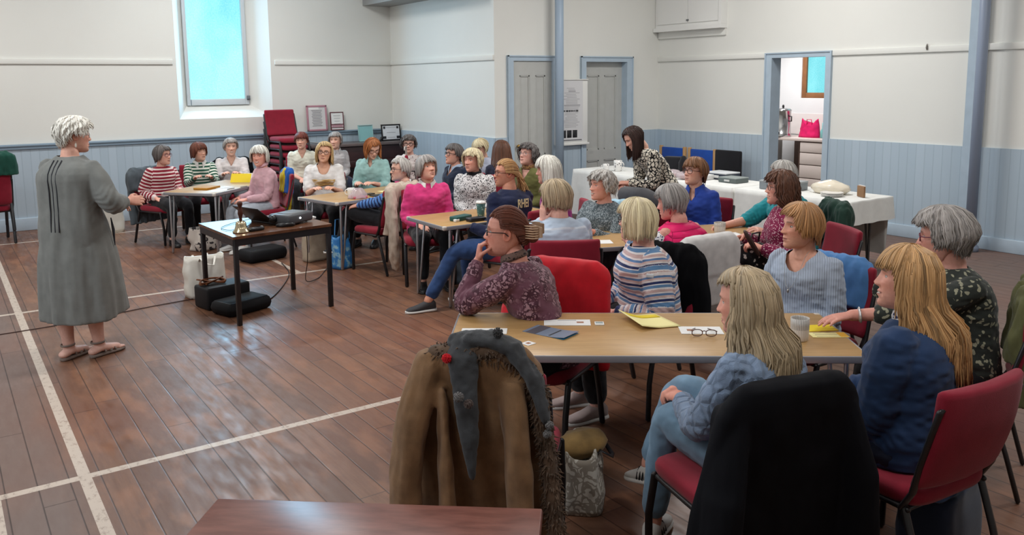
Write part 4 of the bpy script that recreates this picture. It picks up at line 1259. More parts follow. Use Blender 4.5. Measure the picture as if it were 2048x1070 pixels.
# ------------------------------------------------------------------ stacks of chairs and other seats
fS, lS = rot2(-84)
for i in range(7):
    chair(4.37 + fS[0] * .012 * i, 12.26 + fS[1] * .012 * i, -84, ['lowest red chair of the tall stack by the far wall', 'second red chair from the floor in the tall far stack', 'third red chair from the floor in the tall far stack', 'fourth red chair from the floor in the tall far stack', 'fifth red chair from the floor in the tall far stack',
          'red chair just beneath the top of the tall stack', 'topmost red padded chair of the tall stack below the window'][i], z=.110 * i)
for i in range(2):
    chair(.48, 12.02 - .02 * i, 95, ['lower maroon chair stacked at the far left edge', 'upper maroon chair stacked at the far left edge'][i], z=.16 * i)

def wooden_chair(x, y, th, label, fab, group=None):
    t = thing('wooden_chair', label, 'chair', (x, y, 0)); t.rotation_euler = (0, 0, math.radians(th))
    wd = plain('pale_beech_wood', rgb(186, 146, 100), rough=.45, var=.1)
    Z3 = (0, 0, 0)
    b = MB(); b.box((0, 0, .44), (.46, .46, .05), bev=.018); b.build('seat', fab, t, origin=Z3)
    b = MB(); b.box((-.245, 0, .72), (.035, .43, .34), bev=.012); b.build('backrest', fab, t, origin=Z3)
    for sg in (1, -1):
        b = MB(); b.box((-.25, sg * .245, .46), (.045, .05, .90), bev=.008); b.build('back_post', wd, t, origin=Z3, sharp=40)
        b = MB(); b.box((.20, sg * .245, .21), (.045, .045, .42), bev=.008); b.build('leg', wd, t, origin=Z3, sharp=40)
        b = MB(); b.box((-.02, sg * .245, .40), (.44, .025, .05), bev=.006); b.build('rail', wd, t, origin=Z3, sharp=40)
    return t
M_bl = cloth('royal_blue_upholstery', rgb(32, 76, 160), var=.06)
wooden_chair(8.98, 9.02, 180, 'wooden chair with blue padded back, in the corner', M_bl)
wooden_chair(8.98, 8.43, 180, 'wooden chair with blue padded back, next to the black chair', M_bl)
t = thing('black_chair', 'black upholstered chair against the wall beside the kitchen doorway', 'chair', (8.98, 7.93, 0)); t.rotation_euler = (0, 0, math.radians(180))
M_bkf = cloth('black_upholstery', rgb(26, 26, 30), var=.1)
b = MB(); b.box((0, 0, .44), (.46, .46, .07), bev=.03); b.build('seat', M_bkf, t, origin=(0, 0, 0))
b = MB(); b.box((-.24, 0, .70), (.05, .47, .42), bev=.022); b.build('backrest', M_bkf, t, origin=(0, 0, 0))
for sx in (.19, -.24):
    for sy in (.2, -.2):
        b = MB(); b.tube([(sx, sy, .45), (sx * 1.05, sy, .012)], .012, k=8); b.build('leg', M_blk, t, origin=(0, 0, 0))

# ------------------------------------------------------------------ garments hung over chair backs
def drape(name, label, cat, ch, mat, w=.270, top=.895, z0=.42, thick=.066, x=-.258, front=.62, sleeves=(), fold=.010, vox=.010, flare=.03, extra=None, lean=.14, tilt=0.0, freq=24, mats2=None):
    """ch = (x, y, heading) of the chair; built round the chair back in its own frame, then fused into one cloth body"""
    f, l = rot2(ch[2]); Z = np.array([0, 0, 1.0]); o = np.array([ch[0], ch[1], 0.0])
    wp = lambda q: o + f * q[0] + l * q[1] + Z * q[2]
    b = MB(); an = np.linspace(0, 2 * np.pi, 40, endpoint=False); R = []
    for v in np.linspace(0, 1, 20):
        z = z0 + (top - z0) * v; e = max(0, (v - .86) / .14)
        ww = (w + flare * (1 - v)) * (1 - .18 * e ** 2.2); dd = thick * (1 - .25 * e ** 2) * (1 if z > front else .55)
        xc = x - lean * (z - .6) * .9 - (0.0 if z > front else .022)
        rr = np.column_stack([xc + dd * spow(np.cos(an), .7), ww * spow(np.sin(an), .45), z + tilt * ww * np.sin(an) * v])
        R.append([wp(q) for q in rr])
    R.append([wp((x - lean * (top - .6) * .9 + .5 * (q[0] - (x - lean * (top - .6) * .9)), q[1] * .9, q[2] + .018)) for q in rr])
    b.loft(R)
    for (pts, rads) in sleeves: b.tube([wp(q) for q in pts], rads, k=12, flat=(1.15, .75))
    if extra:
        for (pts, rads, fl) in extra: b.tube([wp(q) for q in pts], rads, k=12, flat=fl)
    me = fuse(b, vox, 3); V = mverts(me); n = mnormals(me)
    lat = (V - o) @ l; dep = (V - o) @ f; q = np.column_stack([lat * 1.0, dep, V[:, 2] * .22])
    V = V + n * (fold * vnoise(q, freq, 3) + fold * .5 * vnoise(q, freq * 2.3, 4) + fold * .35 * vnoise(V, 14, 5))[:, None]
    me.name = name
    c = np.array([V[:, 0].mean(), V[:, 1].mean(), V[:, 2].min()]); msetv(me, V - c); mshade(me)
    return tag(link(name, me, mat, None, tuple(c)), label, cat), wp
# ------------------------------------------------------------------ the people
def fc(p, a):
    """heading in degrees: 0 faces the photographer's corner of the hall, +90 turns to the speaker's side"""
    return math.degrees(math.atan2(-p[1], -p[0])) - a
C_ = {}
def col(name, r, g, b, **k): return cloth('cloth_' + name, rgb(r, g, b), **k)
black = col('black', 24, 24, 28, var=.15); navyt = col('navy_trouser', 30, 36, 54); grey_t = col('grey_trouser', 88, 90, 96)
denim = cloth('blue_denim', rgb(42, 66, 108), weave=900, var=.2); ldenim = cloth('pale_denim', rgb(112, 142, 166), weave=900, var=.16)
palet = col('pale_trouser', 176, 184, 194)
blk_shoe = (plain('black_leather', rgb(24, 24, 27), rough=.4), plain('white_rubber', rgb(214, 212, 208), rough=.6))
blk_blk = (MATS['black_leather'], plain('black_rubber', rgb(28, 26, 26), rough=.6))
wht_shoe = (plain('white_leather', rgb(206, 204, 200), rough=.45), MATS['white_rubber'])
pinkgrey = (cloth('pinkish_grey_mesh', rgb(158, 140, 136)), MATS['white_rubber'])
g_black = plain('black_spectacle_frame', rgb(26, 22, 24), rough=.3); g_brown = plain('brown_spectacle_frame', rgb(84, 44, 30), rough=.3)
g_silver = plain('silver_spectacle_frame', rgb(170, 168, 165), rough=.3, metal=.7); g_purple = plain('purple_spectacle_frame', rgb(110, 36, 66), rough=.3)
g_clear = plain('pale_spectacle_frame', rgb(205, 200, 196), rough=.25)
G = lambda n, r, g, b, **k: hair_mat(n, rgb(r, g, b), **k)
H_white, H_grey, H_dgrey, H_sil = G('white', 222, 218, 208), G('grey', 156, 150, 146), G('dark_grey', 100, 94, 92), G('silver', 186, 182, 176)
H_aub, H_ging, H_brn, H_dbrn, H_mid = G('auburn', 112, 52, 40), G('ginger', 176, 112, 66), G('brown', 98, 62, 44), G('dark_brown', 58, 38, 32), G('mid_brown', 128, 88, 58)
H_blo, H_ash, H_honey, H_cream = G('blonde', 202, 172, 122), G('ash_blonde', 178, 158, 128), G('honey_blonde', 190, 148, 100), G('cream_blonde', 222, 206, 170)
H_red = G('red_brown', 106, 58, 42)

# knits and prints
k_mar = stripes('maroon_white_stripe', .040, [(0, rgb(140, 34, 52)), (.58, rgb(232, 214, 210))])
k_grn = stripes('green_white_stripe', .042, [(0, rgb(34, 84, 66)), (.5, rgb(226, 228, 216))])
k_blu = stripes('blue_navy_stripe', .036, [(0, rgb(82, 126, 188)), (.6, rgb(32, 44, 88))])
k_multi = stripes('multicolour_breton', .098, [(0, rgb(216, 212, 214)), (.10, rgb(40, 52, 98)), (.24, rgb(222, 220, 222)), (.30, rgb(96, 136, 178)), (.46, rgb(226, 222, 222)), (.54, rgb(196, 168, 166)), (.70, rgb(224, 216, 216)), (.78, rgb(90, 124, 168)), (.90, rgb(206, 180, 176))])
k_pales = stripes('pale_blue_white_band', .085, [(0, rgb(184, 200, 218)), (.55, rgb(206, 214, 224)), (.72, rgb(190, 204, 220))])
p_dal = spots('black_spotted_white', rgb(224, 222, 222), rgb(20, 20, 28), 62, .36)
p_leo = spots('black_white_leopard', rgb(214, 206, 190), rgb(18, 17, 19), 26, .085, 'cell', warp=.35)
p_plum = spots('plum_leopard', rgb(158, 122, 132), rgb(70, 38, 50), 36, .13, 'cell', warp=.9, extra=rgb(104, 64, 78))
p_mag = spots('magenta_sprig', rgb(126, 22, 66), rgb(220, 182, 190), 70, .30, warp=.3)
p_grn = spots('dark_floral', rgb(44, 48, 44), rgb(150, 148, 126), 36, .30, warp=.5)
p_grey = spots('grey_foliage_print', rgb(138, 148, 152), rgb(76, 88, 94), 34, .11, 'cell', warp=1.2)
p_flow = spots('pale_flower_print', rgb(224, 214, 210), rgb(128, 96, 104), 40, .26, warp=.6)
p_navf = spots('navy_flower_print', rgb(226, 224, 226), rgb(40, 48, 86), 60, .34, warp=.5)
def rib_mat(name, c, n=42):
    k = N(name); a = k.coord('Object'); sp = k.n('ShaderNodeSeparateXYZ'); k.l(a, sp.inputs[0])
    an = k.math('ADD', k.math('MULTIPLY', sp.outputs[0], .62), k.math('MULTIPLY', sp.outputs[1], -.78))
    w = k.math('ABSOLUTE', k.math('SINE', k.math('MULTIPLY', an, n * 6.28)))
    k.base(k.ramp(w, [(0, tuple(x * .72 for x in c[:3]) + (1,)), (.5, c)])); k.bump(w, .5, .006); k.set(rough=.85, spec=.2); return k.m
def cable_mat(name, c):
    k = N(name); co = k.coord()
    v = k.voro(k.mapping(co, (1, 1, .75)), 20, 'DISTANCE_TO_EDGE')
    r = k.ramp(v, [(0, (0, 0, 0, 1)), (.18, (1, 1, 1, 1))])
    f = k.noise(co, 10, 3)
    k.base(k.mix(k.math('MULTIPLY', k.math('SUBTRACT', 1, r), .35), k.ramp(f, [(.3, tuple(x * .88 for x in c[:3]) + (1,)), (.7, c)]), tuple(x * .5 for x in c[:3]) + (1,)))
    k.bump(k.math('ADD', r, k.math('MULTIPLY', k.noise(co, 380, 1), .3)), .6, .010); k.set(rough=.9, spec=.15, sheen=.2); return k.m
def puffer_mat(name, c):
    k = N(name); a = k.n('ShaderNodeAttribute'); a.attribute_name = 'along'
    w = k.math('ABSOLUTE', k.math('SINE', k.math('MULTIPLY', a.outputs['Fac'], 3.14159 / .042)))
    k.base(k.ramp(w, [(0, tuple(x * .6 for x in c[:3]) + (1,)), (.3, c)])); k.bump(k.math('POWER', w, .5), .9, .012); k.set(rough=.62, spec=.25); return k.m

def collar_shirt(J, mat, size=1.0, name='collar'):
    """turned-down shirt collar with two points"""
    nb, F, L, Z = J['nb'], J['Fs'], J['Ls'], np.array([0, 0, 1.0]); b = MB()
    an = np.linspace(math.radians(18), math.radians(342), 40); g = []
    for v in np.linspace(0, 1, 7):
        row = []
        for a in an:
            pt = max(0, math.cos(a)) ** 2
            r = .060 + .020 * v * size + .006 * pt
            z = .018 + .020 * math.sin(min(v * 2.2, 1.57)) - .045 * v ** 1.4 * (1 + .9 * pt) * size - .03 * pt * 1.0
            row.append(nb + F * (math.cos(a) * r * 1.05 + .004) + L * math.sin(a) * r + Z * z)
        g.append(row)
    b.slab(g, .004); return b.build(name, mat, J['root'])
def neck_band(J, mat, r=.066, h=.016, name='neckband', rad=.009, drop=.012, shift=.0):
    nb = J['nb'] + J['Fs'] * shift; b = MB()
    Z = nrm(nrm(J['hc'] - J['Uh'] * .08 - J['Fh'] * .03 - nb) + np.array([0, 0, 1.2])); F = nrm(J['Fs'] - Z * (J['Fs'] @ Z)); L = np.cross(Z, F)
    an = np.linspace(0, 2 * np.pi, 33)
    b.tube([nb + F * math.cos(a) * r + L * math.sin(a) * r * 1.02 + Z * (h - drop * math.cos(a)) for a in an], rad, k=8, round_ends=False, flat=(.7, 1.5)); return b.build(name, mat, J['root'])
def scoop_band(J, mat, rl=.088): pass

# -- the standing speaker ---------------------------------------------------
def speaker():
    p = (.81, 6.46, 1.675); th = fc(p, -142); hd = fc(p, -104)
    linen = cloth('grey_linen', rgb(112, 114, 111), var=.10, weave=420, rough=.9)
    J = person('woman standing at left in a long grey linen dress, addressing the seated group', p, th, hd=hd, pitch=4, lean=3, s=1.0, stout=1.22, seat=.86, standing=True, near=True,
               hair=dict(mat=H_white, side=.012, back=-.075, fringe=.060, face=70, vol=.030, curl=.007, locks=460, taper=.32, frontvol=.004, swirl=.5), glasses=(g_clear, .024, .017, .0018), smile=.2,
               arms=dict(R=dict(world=(1.10, 6.40, 1.09), pole=(-.8, -.5, -.6), curl=.5, hdir=(.8, -.6, -.05), palm=(.5, .7, -.3)), L=dict(world=(1.02, 6.60, 1.06), curl=.5, pole=(-.6, .4, -.7))),
               top=dict(mat=None), earring=plain('pearl_white', rgb(225, 215, 200), rough=.3), skin=(214, 158, 138), hunch=.5)
    root = J['root']; F, L = J['F'], J['L']; Z = np.array([0, 0, 1.0]); hip = J['hip']
    # dress: bodice, sleeves to the forearm and a wide skirt to mid calf, one cloth
    T = MB(); T.loft(torso_rings(J, 1.0, 1.22, -.05, 1.0, add=.016))
    paths = []
    for kx in 'LR':
        sj, e, w = J['arm' + kx]; P = limb(sj, e, w); tq = np.linspace(0, 1, len(P)); i = tq <= .86; rr = np.interp(tq[i], [0, .15, .4, .6, .80, .86], [.060, .074, .074, .072, .058, .062])
        T.tube(P[i], rr, k=16); paths.append((P[i], rr))
    J['paths'] = paths
    an = np.linspace(0, 2 * np.pi, 60, endpoint=False); R = []
    for v in np.linspace(0, 1, 22):
        z = .315 + (1.16 - .315) * (1 - v)
        w_ = np.interp(v, [0, .25, .5, .8, 1], [.165, .222, .265, .290, .300]); fr_ = np.interp(v, [0, .25, .5, .8, 1], [.135, .190, .225, .262, .285]); bk_ = np.interp(v, [0, .25, .5, .8, 1], [.12, .17, .19, .20, .20])
        fold = 1 + .045 * v * np.sin(an * 9 + 1.3 * np.sin(an * 2)) + .02 * v * np.sin(an * 17)
        x = np.where(np.cos(an) > 0, fr_, bk_) * np.cos(an) * fold; y = w_ * np.sin(an) * fold
        zz = z + .03 * v * np.cos(an)
        R.append(hip * (1, 1, 0) + F * (x + .015)[:, None] + L * y[:, None] + Z * zz[:, None])
    T.loft(R)
    dress = garment(T, 'dress', linen, root, J, .0085, 'crew', .007, neckr=.078, stretch=.22)
    # dark lines along the back pleats and the pocket slit
    dk = plain('dark_pleat_line', rgb(44, 46, 52), rough=.8)
    b = MB()
    for o in (-.030, 0, .030):
        pts = []
        for t in np.linspace(.95, .12, 12):
            c, f, l = J['spine'](t); st = 1 + .22 * np.interp(t, [0, .5, .8, .92, 1], [1, 1, .8, .2, 0]); bb = np.interp(t, TT, TB) * st * (1 + .25 * .5 * math.exp(-((t - .82) / .15) ** 2)) + .016
            pts.append(c - f * (bb + .003) + l * (o + .01))
        b.tube(pts, .004, k=6)
    b.build('back_pleats', dk, dress)
    b = MB(); sd = -L
    p0 = hip + F * .09 - L * .232 + Z * .05; b.tube([p0 + Z * .08, p0 - L * .012, p0 - Z * .11 - L * .016], [.004, .010, .003], k=8); b.build('pocket_slit', dk, dress)
    # bare calves, ankles and flat sandals belong to the body below the hem
    lg = MB()
    for (dx, dy, ang) in ((.06, -.085, -.30), (-.03, .085, -.10)):
        a0 = hip * (1, 1, 0) + F * dx + L * dy; d = nrm(F * math.cos(ang) + L * math.sin(ang))
        lg.tube([a0 + Z * .50 - d * .02, a0 + Z * .40 - d * .014, a0 + Z * .30 - d * .022, a0 + Z * .16 - d * .008, a0 + Z * .075], [.066, .060, .057, .042, .037], k=16)
        lg.tube([a0 + Z * .045 - d * .055, a0 + Z * .06, a0 + Z * .045 + d * .07, a0 + Z * .034 + d * .135], [.032, .038, .036, .030], k=14, flat=(1.15, .8))
        sd = np.cross(Z, d)
        for i in range(5):
            q = a0 + d * (.150 + .022 * (1 - abs(i - 1.2) * .35)) + sd * ((i - 2) * .016) + Z * .028; lg.tube([q - d * .03, q + d * .012], [.0085, .0075], k=8)
        sole = MB(); an = np.linspace(0, 2 * np.pi, 18, endpoint=False)
        rr = []
        for (t, w_) in ((-.075, .008), (-.068, .026), (-.04, .035), (.03, .036), (.09, .045), (.13, .047), (.165, .040), (.19, .024), (.2, .008)):
            rr.append(a0 + d * t + (spow(np.cos(an), .6) * w_)[:, None] * sd + ((.013 + .012 * spow(np.sin(an), .5)))[:, None] * Z)
        sole.loft(rr); so = sole.build('sandal', plain('taupe_suede', rgb(126, 112, 104), rough=.8), root)
        st = MB()
        for (t0, t1, h) in ((.10, .06, .062), (.06, .10, .064), (.02, -.01, .085)):
            pts = [a0 + d * (t0 + (t1 - t0) * (u + 1) / 2) + sd * .046 * u * (1 - .1) + Z * (.022 + h * .62 * math.sqrt(max(0, 1 - u * u * .96))) for u in np.linspace(-1, 1, 11)]
            st.tube(pts, .006, k=6, flat=(1.8, .5))
        pts = [a0 - d * .012 + np.array([0, 0, .105]) + (d * math.cos(u) * .047 + sd * math.sin(u) * .043) for u in np.linspace(0, 2 * np.pi, 17)]; st.tube(pts, .005, k=6, flat=(.6, 1.6), round_ends=False)
        st.build('strap', plain('taupe_suede', rgb(126, 112, 104)), so)
    me = fuse(lg, .005, 2); V = mverts(me); body = J['body']; old = mverts(body.data); oc = np.empty(len(old) * 4); body.data.attributes['Col'].data.foreach_get('color', oc); oc = oc.reshape(-1, 4)[:, :3]
    Fq = [tuple(pl.vertices) for pl in body.data.polygons] + [tuple(i + len(old) for i in pl.vertices) for pl in me.polygons]
    nm = bpy.data.meshes.new('body'); nm.from_pydata(np.vstack([old, V - np.asarray(ORIG[root.name])]).tolist(), [], Fq); mcol(nm, 'Col', np.vstack([oc, np.ones((len(V), 3)) * [lin(212), lin(168), lin(154)]])); mshade(nm); nm.materials.append(skin_mat()); body.data = nm
    # ring on the visible hand's finger stays with the hand
    return J
J0 = speaker()

P = {}
def cast(key, label, p, a, ah, chair_label=None, chair_a=None, cdx=.03, cdy=0.0, **k):
    J = person(label, p, fc(p, a), hd=fc(p, ah), **k); P[key] = J
    if chair_label: J['chair'] = under(J, chair_label, fc(p, a if chair_a is None else chair_a), cdx, cdy)
    return J
short = lambda m, **k: dict(dict(mat=m, side=-.006, back=-.075, fringe=.066, face=67, vol=.018, locks=260, taper=.24, swirl=.55, jag=.010), **k)
curly = lambda m, **k: dict(dict(mat=m, side=-.030, back=-.070, fringe=.062, face=67, vol=.022, curl=.008, locks=260, taper=.14, swirl=.4, jag=.012), **k)
bob = lambda m, **k: dict(dict(mat=m, side=-.095, back=-.095, fringe=.050, face=65, vol=.020, locks=280, taper=.06, front_in=-.03, swirl=.35), **k)

# -- table at far left ------------------------------------------------------
J = cast(1, 'seated woman in a maroon and white striped jumper with grey hair', (2.27, 10.70, 1.175), -28, -48, 'red chair with a dark grey coat on its back, at far left table', -40, s=.95,
     hair=short(H_dgrey, side=-.05, back=-.08, vol=.020), glasses=g_purple, top=dict(mat=k_mar), pants=black, shoes=blk_blk, arms=dict(L=dict(w=(.30, .08, .16)), R=dict(w=(.16, -.16, .06))), smile=.3, skin=(222, 166, 148), stout=1.05)
J = cast(2, 'woman in green and white striped jumper with white collar, reddish bob', (2.80, 11.15, 1.16), -5, -32, 'red chair beneath the green striped woman', s=.93,
     hair=bob(H_red, side=-.06, back=-.07, fringe=.036), top=dict(mat=k_grn), pants=black, shoes=blk_blk, arms='table', smile=.2, roll=6)
collar_shirt(J, col('white_cotton', 226, 226, 222), 1.3)
J = cast(3, 'smiling grey haired woman in a plain pale cream jumper at the left table', (3.27, 11.33, 1.185), 2, -6, 'red chair with a black coat, beneath the cream jumper woman', s=.97,
     hair=short(H_grey), top=dict(mat=col('cream_jumper', 214, 206, 204), neck='v'), pants=grey_t, shoes=blk_blk, arms='table', smile=.9, stout=1.08)
J = cast(4, 'white haired woman in a pale pink fleece with pale trousers', (3.10, 9.62, 1.185), 62, 22, 'maroon chair with the blue and yellow jacket hung on its back', 75, s=.96,
     hair=bob(H_white, side=-.06, back=-.075, fringe=.046, vol=.026), top=dict(mat=col('pale_pink_fleece', 214, 172, 180), sleeve='long'), pants=palet, shoes=wht_shoe, arms='knees', smile=.9, skin=(224, 158, 140))
neck_band(J, MATS['cloth_pale_pink_fleece'], .060, .028, 'collar', .013)
# -- table with the pink bottle -------------------------------------------
J = cast(5, 'short auburn haired woman in a cream open necked blouse, by the red chair stack', (4.30, 11.45, 1.215), 0, 12, 'red chair beneath the auburn haired woman', s=.98,
     hair=short(H_aub, fringe=.040, vol=.018), top=dict(mat=col('cream_blouse', 218, 216, 200), neck='v', sleeve='elbow'), pants=black, shoes=blk_blk, arms='lap', skin=(228, 172, 150), smile=.1)
J = cast(6, 'grey haired woman in a pale blouse, half hidden behind the blonde in white', (4.80, 11.42, 1.195), -20, 18, 'chair with a dark jacket behind the blonde in white', s=.96,
     hair=short(H_grey, side=-.03, vol=.022), top=dict(mat=col('greyish_blouse', 196, 192, 192)), pants=navyt, shoes=blk_blk, arms='lap')
collar_shirt(J, MATS['cloth_greyish_blouse'])
J = cast(7, 'blonde woman with glasses in a white t-shirt with a tan landscape band', (3.68, 9.05, 1.235), 2, 8, 'maroon chair of the blonde woman in the white t-shirt', s=1.0, roll=-8,
     hair=dict(mat=H_blo, swirl=.7, side=-.12, back=-.13, fringe=.084, face=62, vol=.018, locks=300, wave=.006, taper=.02, front_in=-.05), glasses=g_black, top=dict(mat=col('white_tee', 228, 226, 224), sleeve='short', neck='scoop', neckr=.075), pants=black, shoes=blk_blk, arms='table', skin=(222, 166, 138), stout=1.05, lip=(165, 85, 80))
b = MB(); g_ = []
for v in np.linspace(0, 1, 6):
    row = []
    for u in np.linspace(-.95, .95, 16):
        c, f, l = J['spine'](.50 + .15 * v + .01 * math.sin(u * 7)); w_ = .178; fr_ = .150 if v < .6 else .166
        row.append(c + f * (fr_ * math.cos(u) ** .85 + .012) + l * w_ * math.sin(u))
    g_.append(row)
b.slab(g_, .004); kk = N('tan_landscape_print'); kk.base(kk.ramp(kk.noise(kk.mapping(kk.coord(), (1, 1, 6)), 9, 3), [(.35, rgb(226, 222, 214)), (.5, rgb(196, 160, 96)), (.62, rgb(150, 110, 60)), (.75, rgb(214, 196, 160))])); kk.set(rough=.85); b.build('printed_band', kk.m, J['root'])
J = cast(8, 'ginger haired woman in a mint green shirt looking down at the table', (4.28, 9.04, 1.235), 18, -18, 'maroon chair with black jacket, beneath the mint shirt woman', s=.99, pitch=30, lean=8,
     hair=dict(mat=H_ging, swirl=.7, side=-.11, back=-.10, fringe=.084, face=64, vol=.018, locks=300, wave=.004, taper=.03), glasses=g_brown, top=dict(mat=col('mint_shirt', 158, 198, 194), neck='v', sleeve='three'), pants=black, shoes=blk_blk, arms='table', skin=(228, 176, 154))
collar_shirt(J, MATS['cloth_mint_shirt'], 1.1)
J = cast(9, 'curly grey haired woman with dark round glasses in a cream blouse by the piano', (5.22, 9.95, 1.20), 8, 4, 'chair beneath the curly haired woman by the piano', s=.98,
     hair=curly(H_dgrey, vol=.024), glasses=(g_black, .024, .020, .003), top=dict(mat=p_flow), pants=black, shoes=blk_blk, arms='lap', skin=(222, 168, 150))
J = cast(32, 'woman in blue striped sleeves with crossed black trousered legs, behind the beige jacket', (3.90, 7.63, 1.135), 98, 72, 'maroon chair with beige jacket hanging down its back', 138, cdx=.0, cdy=.06, s=.97, lean=-24,
     hair=short(H_sil, fringe=.08), glasses=g_black, top=dict(mat=k_blu), pants=black, shoes=blk_shoe, arms=dict(L=dict(w=(.40, .03, .13), curl=.9), R=dict(w=(.42, -.03, .12), curl=.9)),
     legs=dict(R=((.41, -.10, .50), (.44, -.06, .095)), L=((.43, -.02, .60), (.50, .0, .255)), footL=(1, .1, -.05), footR=(1, .05, 0)))
# -- table with the takeaway cup ------------------------------------------
J = cast(10, 'woman in a bright pink jumper with white collar and grey bob, looking up', (3.83, 6.98, 1.205), -8, -32, 'red chair beneath the woman in the bright pink jumper', -4, s=1.0, pitch=-12,
     hair=bob(H_grey, side=-.07, back=-.08, fringe=.046, vol=.020, taper=.10), top=dict(mat=col('bright_pink_wool', 214, 62, 126)), pants=black, shoes=blk_blk, arms=dict(L=dict(w=(.25, .10, .10)), R=dict(w=(.24, -.12, .09))), smile=.35, skin=(216, 158, 138), stout=1.08)
collar_shirt(J, MATS['cloth_white_cotton'], 1.25)
J = cast(11, 'woman in a navy jacket over a blue shirt with dark hair and bold glasses', (4.95, 8.30, 1.185), 55, 66, 'chair beneath the navy jacketed woman', s=1.0, pitch=-6, lean=-2,
     hair=short(H_dgrey, vol=.022, fringe=.060), glasses=(g_black, .026, .021, .0032), top=dict(mat=col('navy_jacket', 34, 42, 62), neck='v'), pants=navyt, shoes=blk_blk, arms='lap', skin=(218, 160, 140), stout=1.1)
collar_shirt(J, col('pale_blue_shirt', 168, 186, 208), 1.3)
J = cast(12, 'white haired woman in a white top covered with black spots', (4.60, 7.36, 1.205), 18, 36, 'red chair showing behind the pink jumper woman\'s shoulder', s=1.0,
     hair=curly(H_cream, side=-.06, back=-.075, fringe=.056, vol=.024, curl=.005), top=dict(mat=p_dal), pants=black, shoes=blk_blk, arms='lap', skin=(224, 160, 140), smile=.15, stout=1.1)
neck_band(J, black, .070, .012, 'neckband', .012)
J = cast(13, 'fair haired woman behind the spotted top woman, head bowed', (5.72, 9.0, 1.165), 22, 35, 'chair beneath the fair haired bowed woman', s=.95, pitch=22,
     hair=short(H_cream, side=-.04, vol=.022, fringe=.055), top=dict(mat=col('lilac_grey_top', 176, 182, 200)), pants=navyt, shoes=blk_blk, arms='lap')
J = cast(14, 'woman with long brown hair seen from behind, near the grey door', (5.48, 8.12, 1.205), 170, 158, 'chair beneath the long brown haired woman', s=.98,
     hair=dict(mat=H_brn, over=.05, side=-.19, back=-.20, fringe=.06, face=52, vol=.024, locks=360, taper=-.05, flare=.9), top=dict(mat=col('ink_cardigan', 44, 46, 64)), pants=black, shoes=blk_blk, arms='lap')
J = cast(15, 'dark curly haired woman with thin glasses in an olive top, looking up', (5.30, 7.32, 1.225), 30, 42, 'chair beneath the olive top woman', s=1.0, pitch=-10,
     hair=curly(H_dgrey, side=-.06, back=-.11, vol=.026, fringe=.060, curl=.008, face=64), glasses=(g_silver, .024, .019, .0016), top=dict(mat=col('olive_top', 104, 104, 60), neck='v'), pants=black, shoes=blk_blk, arms='lap', skin=(226, 168, 152))
neck_band(J, spots('leopard_scarf', rgb(150, 110, 70), rgb(50, 34, 26), 60, .3), .064, .012, 'scarf', .016)
J = cast(16, 'fair ponytailed woman in a navy rugby shirt lettered on its back, and blue jeans', (4.00, 5.86, 1.24), 108, 78, 'maroon chair behind the navy rugby shirt', 122, cdx=-.02, s=1.05, sh=fc((4.0, 5.86), 146), lean=6,
     hair=dict(mat=H_honey, side=.012, back=-.03, fringe=.082, face=72, vol=.012, locks=360, taper=.30, pull=(-.10, -.02, .0), pony=(-.105, -.02, .0, .17)), glasses=(g_brown, .025, .020, .0028), top=dict(mat=col('navy_rugby_shirt', 24, 32, 62), fat=1.1), pants=denim, shoes=(plain('charcoal_mesh', rgb(56, 54, 56), rough=.8), MATS['white_rubber']),
     arms=dict(L=dict(w=(.34, .12, .18)), R=dict(w=(.30, -.05, .20))), skin=(206, 138, 112), smile=.6,
     legs=dict(L=((.43, .25, .50), (.62, .42, .09)), R=((.42, .02, .49), (.40, .02, .085)), footL=(.75, .65, 0), footR=(1, 0, 0)), stout=1.06)
JR = J
J = cast(17, 'white long haired woman in magenta, in profile beside the blue post', (4.36, 5.76, 1.25), 82, 84, 'red chair beneath the white long haired woman', s=1.0, pitch=6,
     hair=dict(mat=H_white, over=.05, side=-.18, back=-.23, fringe=.040, face=60, vol=.022, locks=360, taper=0, flare=.5), top=dict(mat=col('magenta_top', 178, 56, 152)), pants=black, shoes=blk_blk, arms='lap', skin=(224, 164, 146))
# -- middle table -----------------------------------------------------------
J = cast(18, 'fair haired woman in a pale blue banded top, seen from behind, hand on cheek', (3.54, 4.60, 1.205), 165, 116, 'broad maroon chair back behind the pale banded top', 175, s=1.05, pitch=8, lean=6, near=True,
     hair=dict(mat=H_ash, side=-.05, back=-.085, fringe=.06, face=62, vol=.024, locks=420, taper=.12, wave=.004, backvol=.006), glasses=g_purple, top=dict(mat=k_pales), pants=navyt, shoes=blk_blk,
     arms=dict(L=dict(hw=(.095, .055, -.150), pole=(.3, .6, -.8), hd3=(-.25, .18, 1), pl3=(-.5, -.8, 0), curl=.22), R='table'), skin=(222, 166, 148), stout=1.12, sh=None)
J = cast(19, 'smiling grey curly haired woman in a grey foliage patterned top', (4.40, 5.08, 1.175), 32, 58, 'red chair with a light blue jacket, beneath the grey patterned woman', s=1.0,
     hair=curly(H_sil, vol=.024, fringe=.055, side=-.035), top=dict(mat=p_grey, neck='crew', neckr=.072), pants=grey_t, shoes=blk_blk, arms='table', smile=.85, skin=(222, 158, 138), stout=1.12)
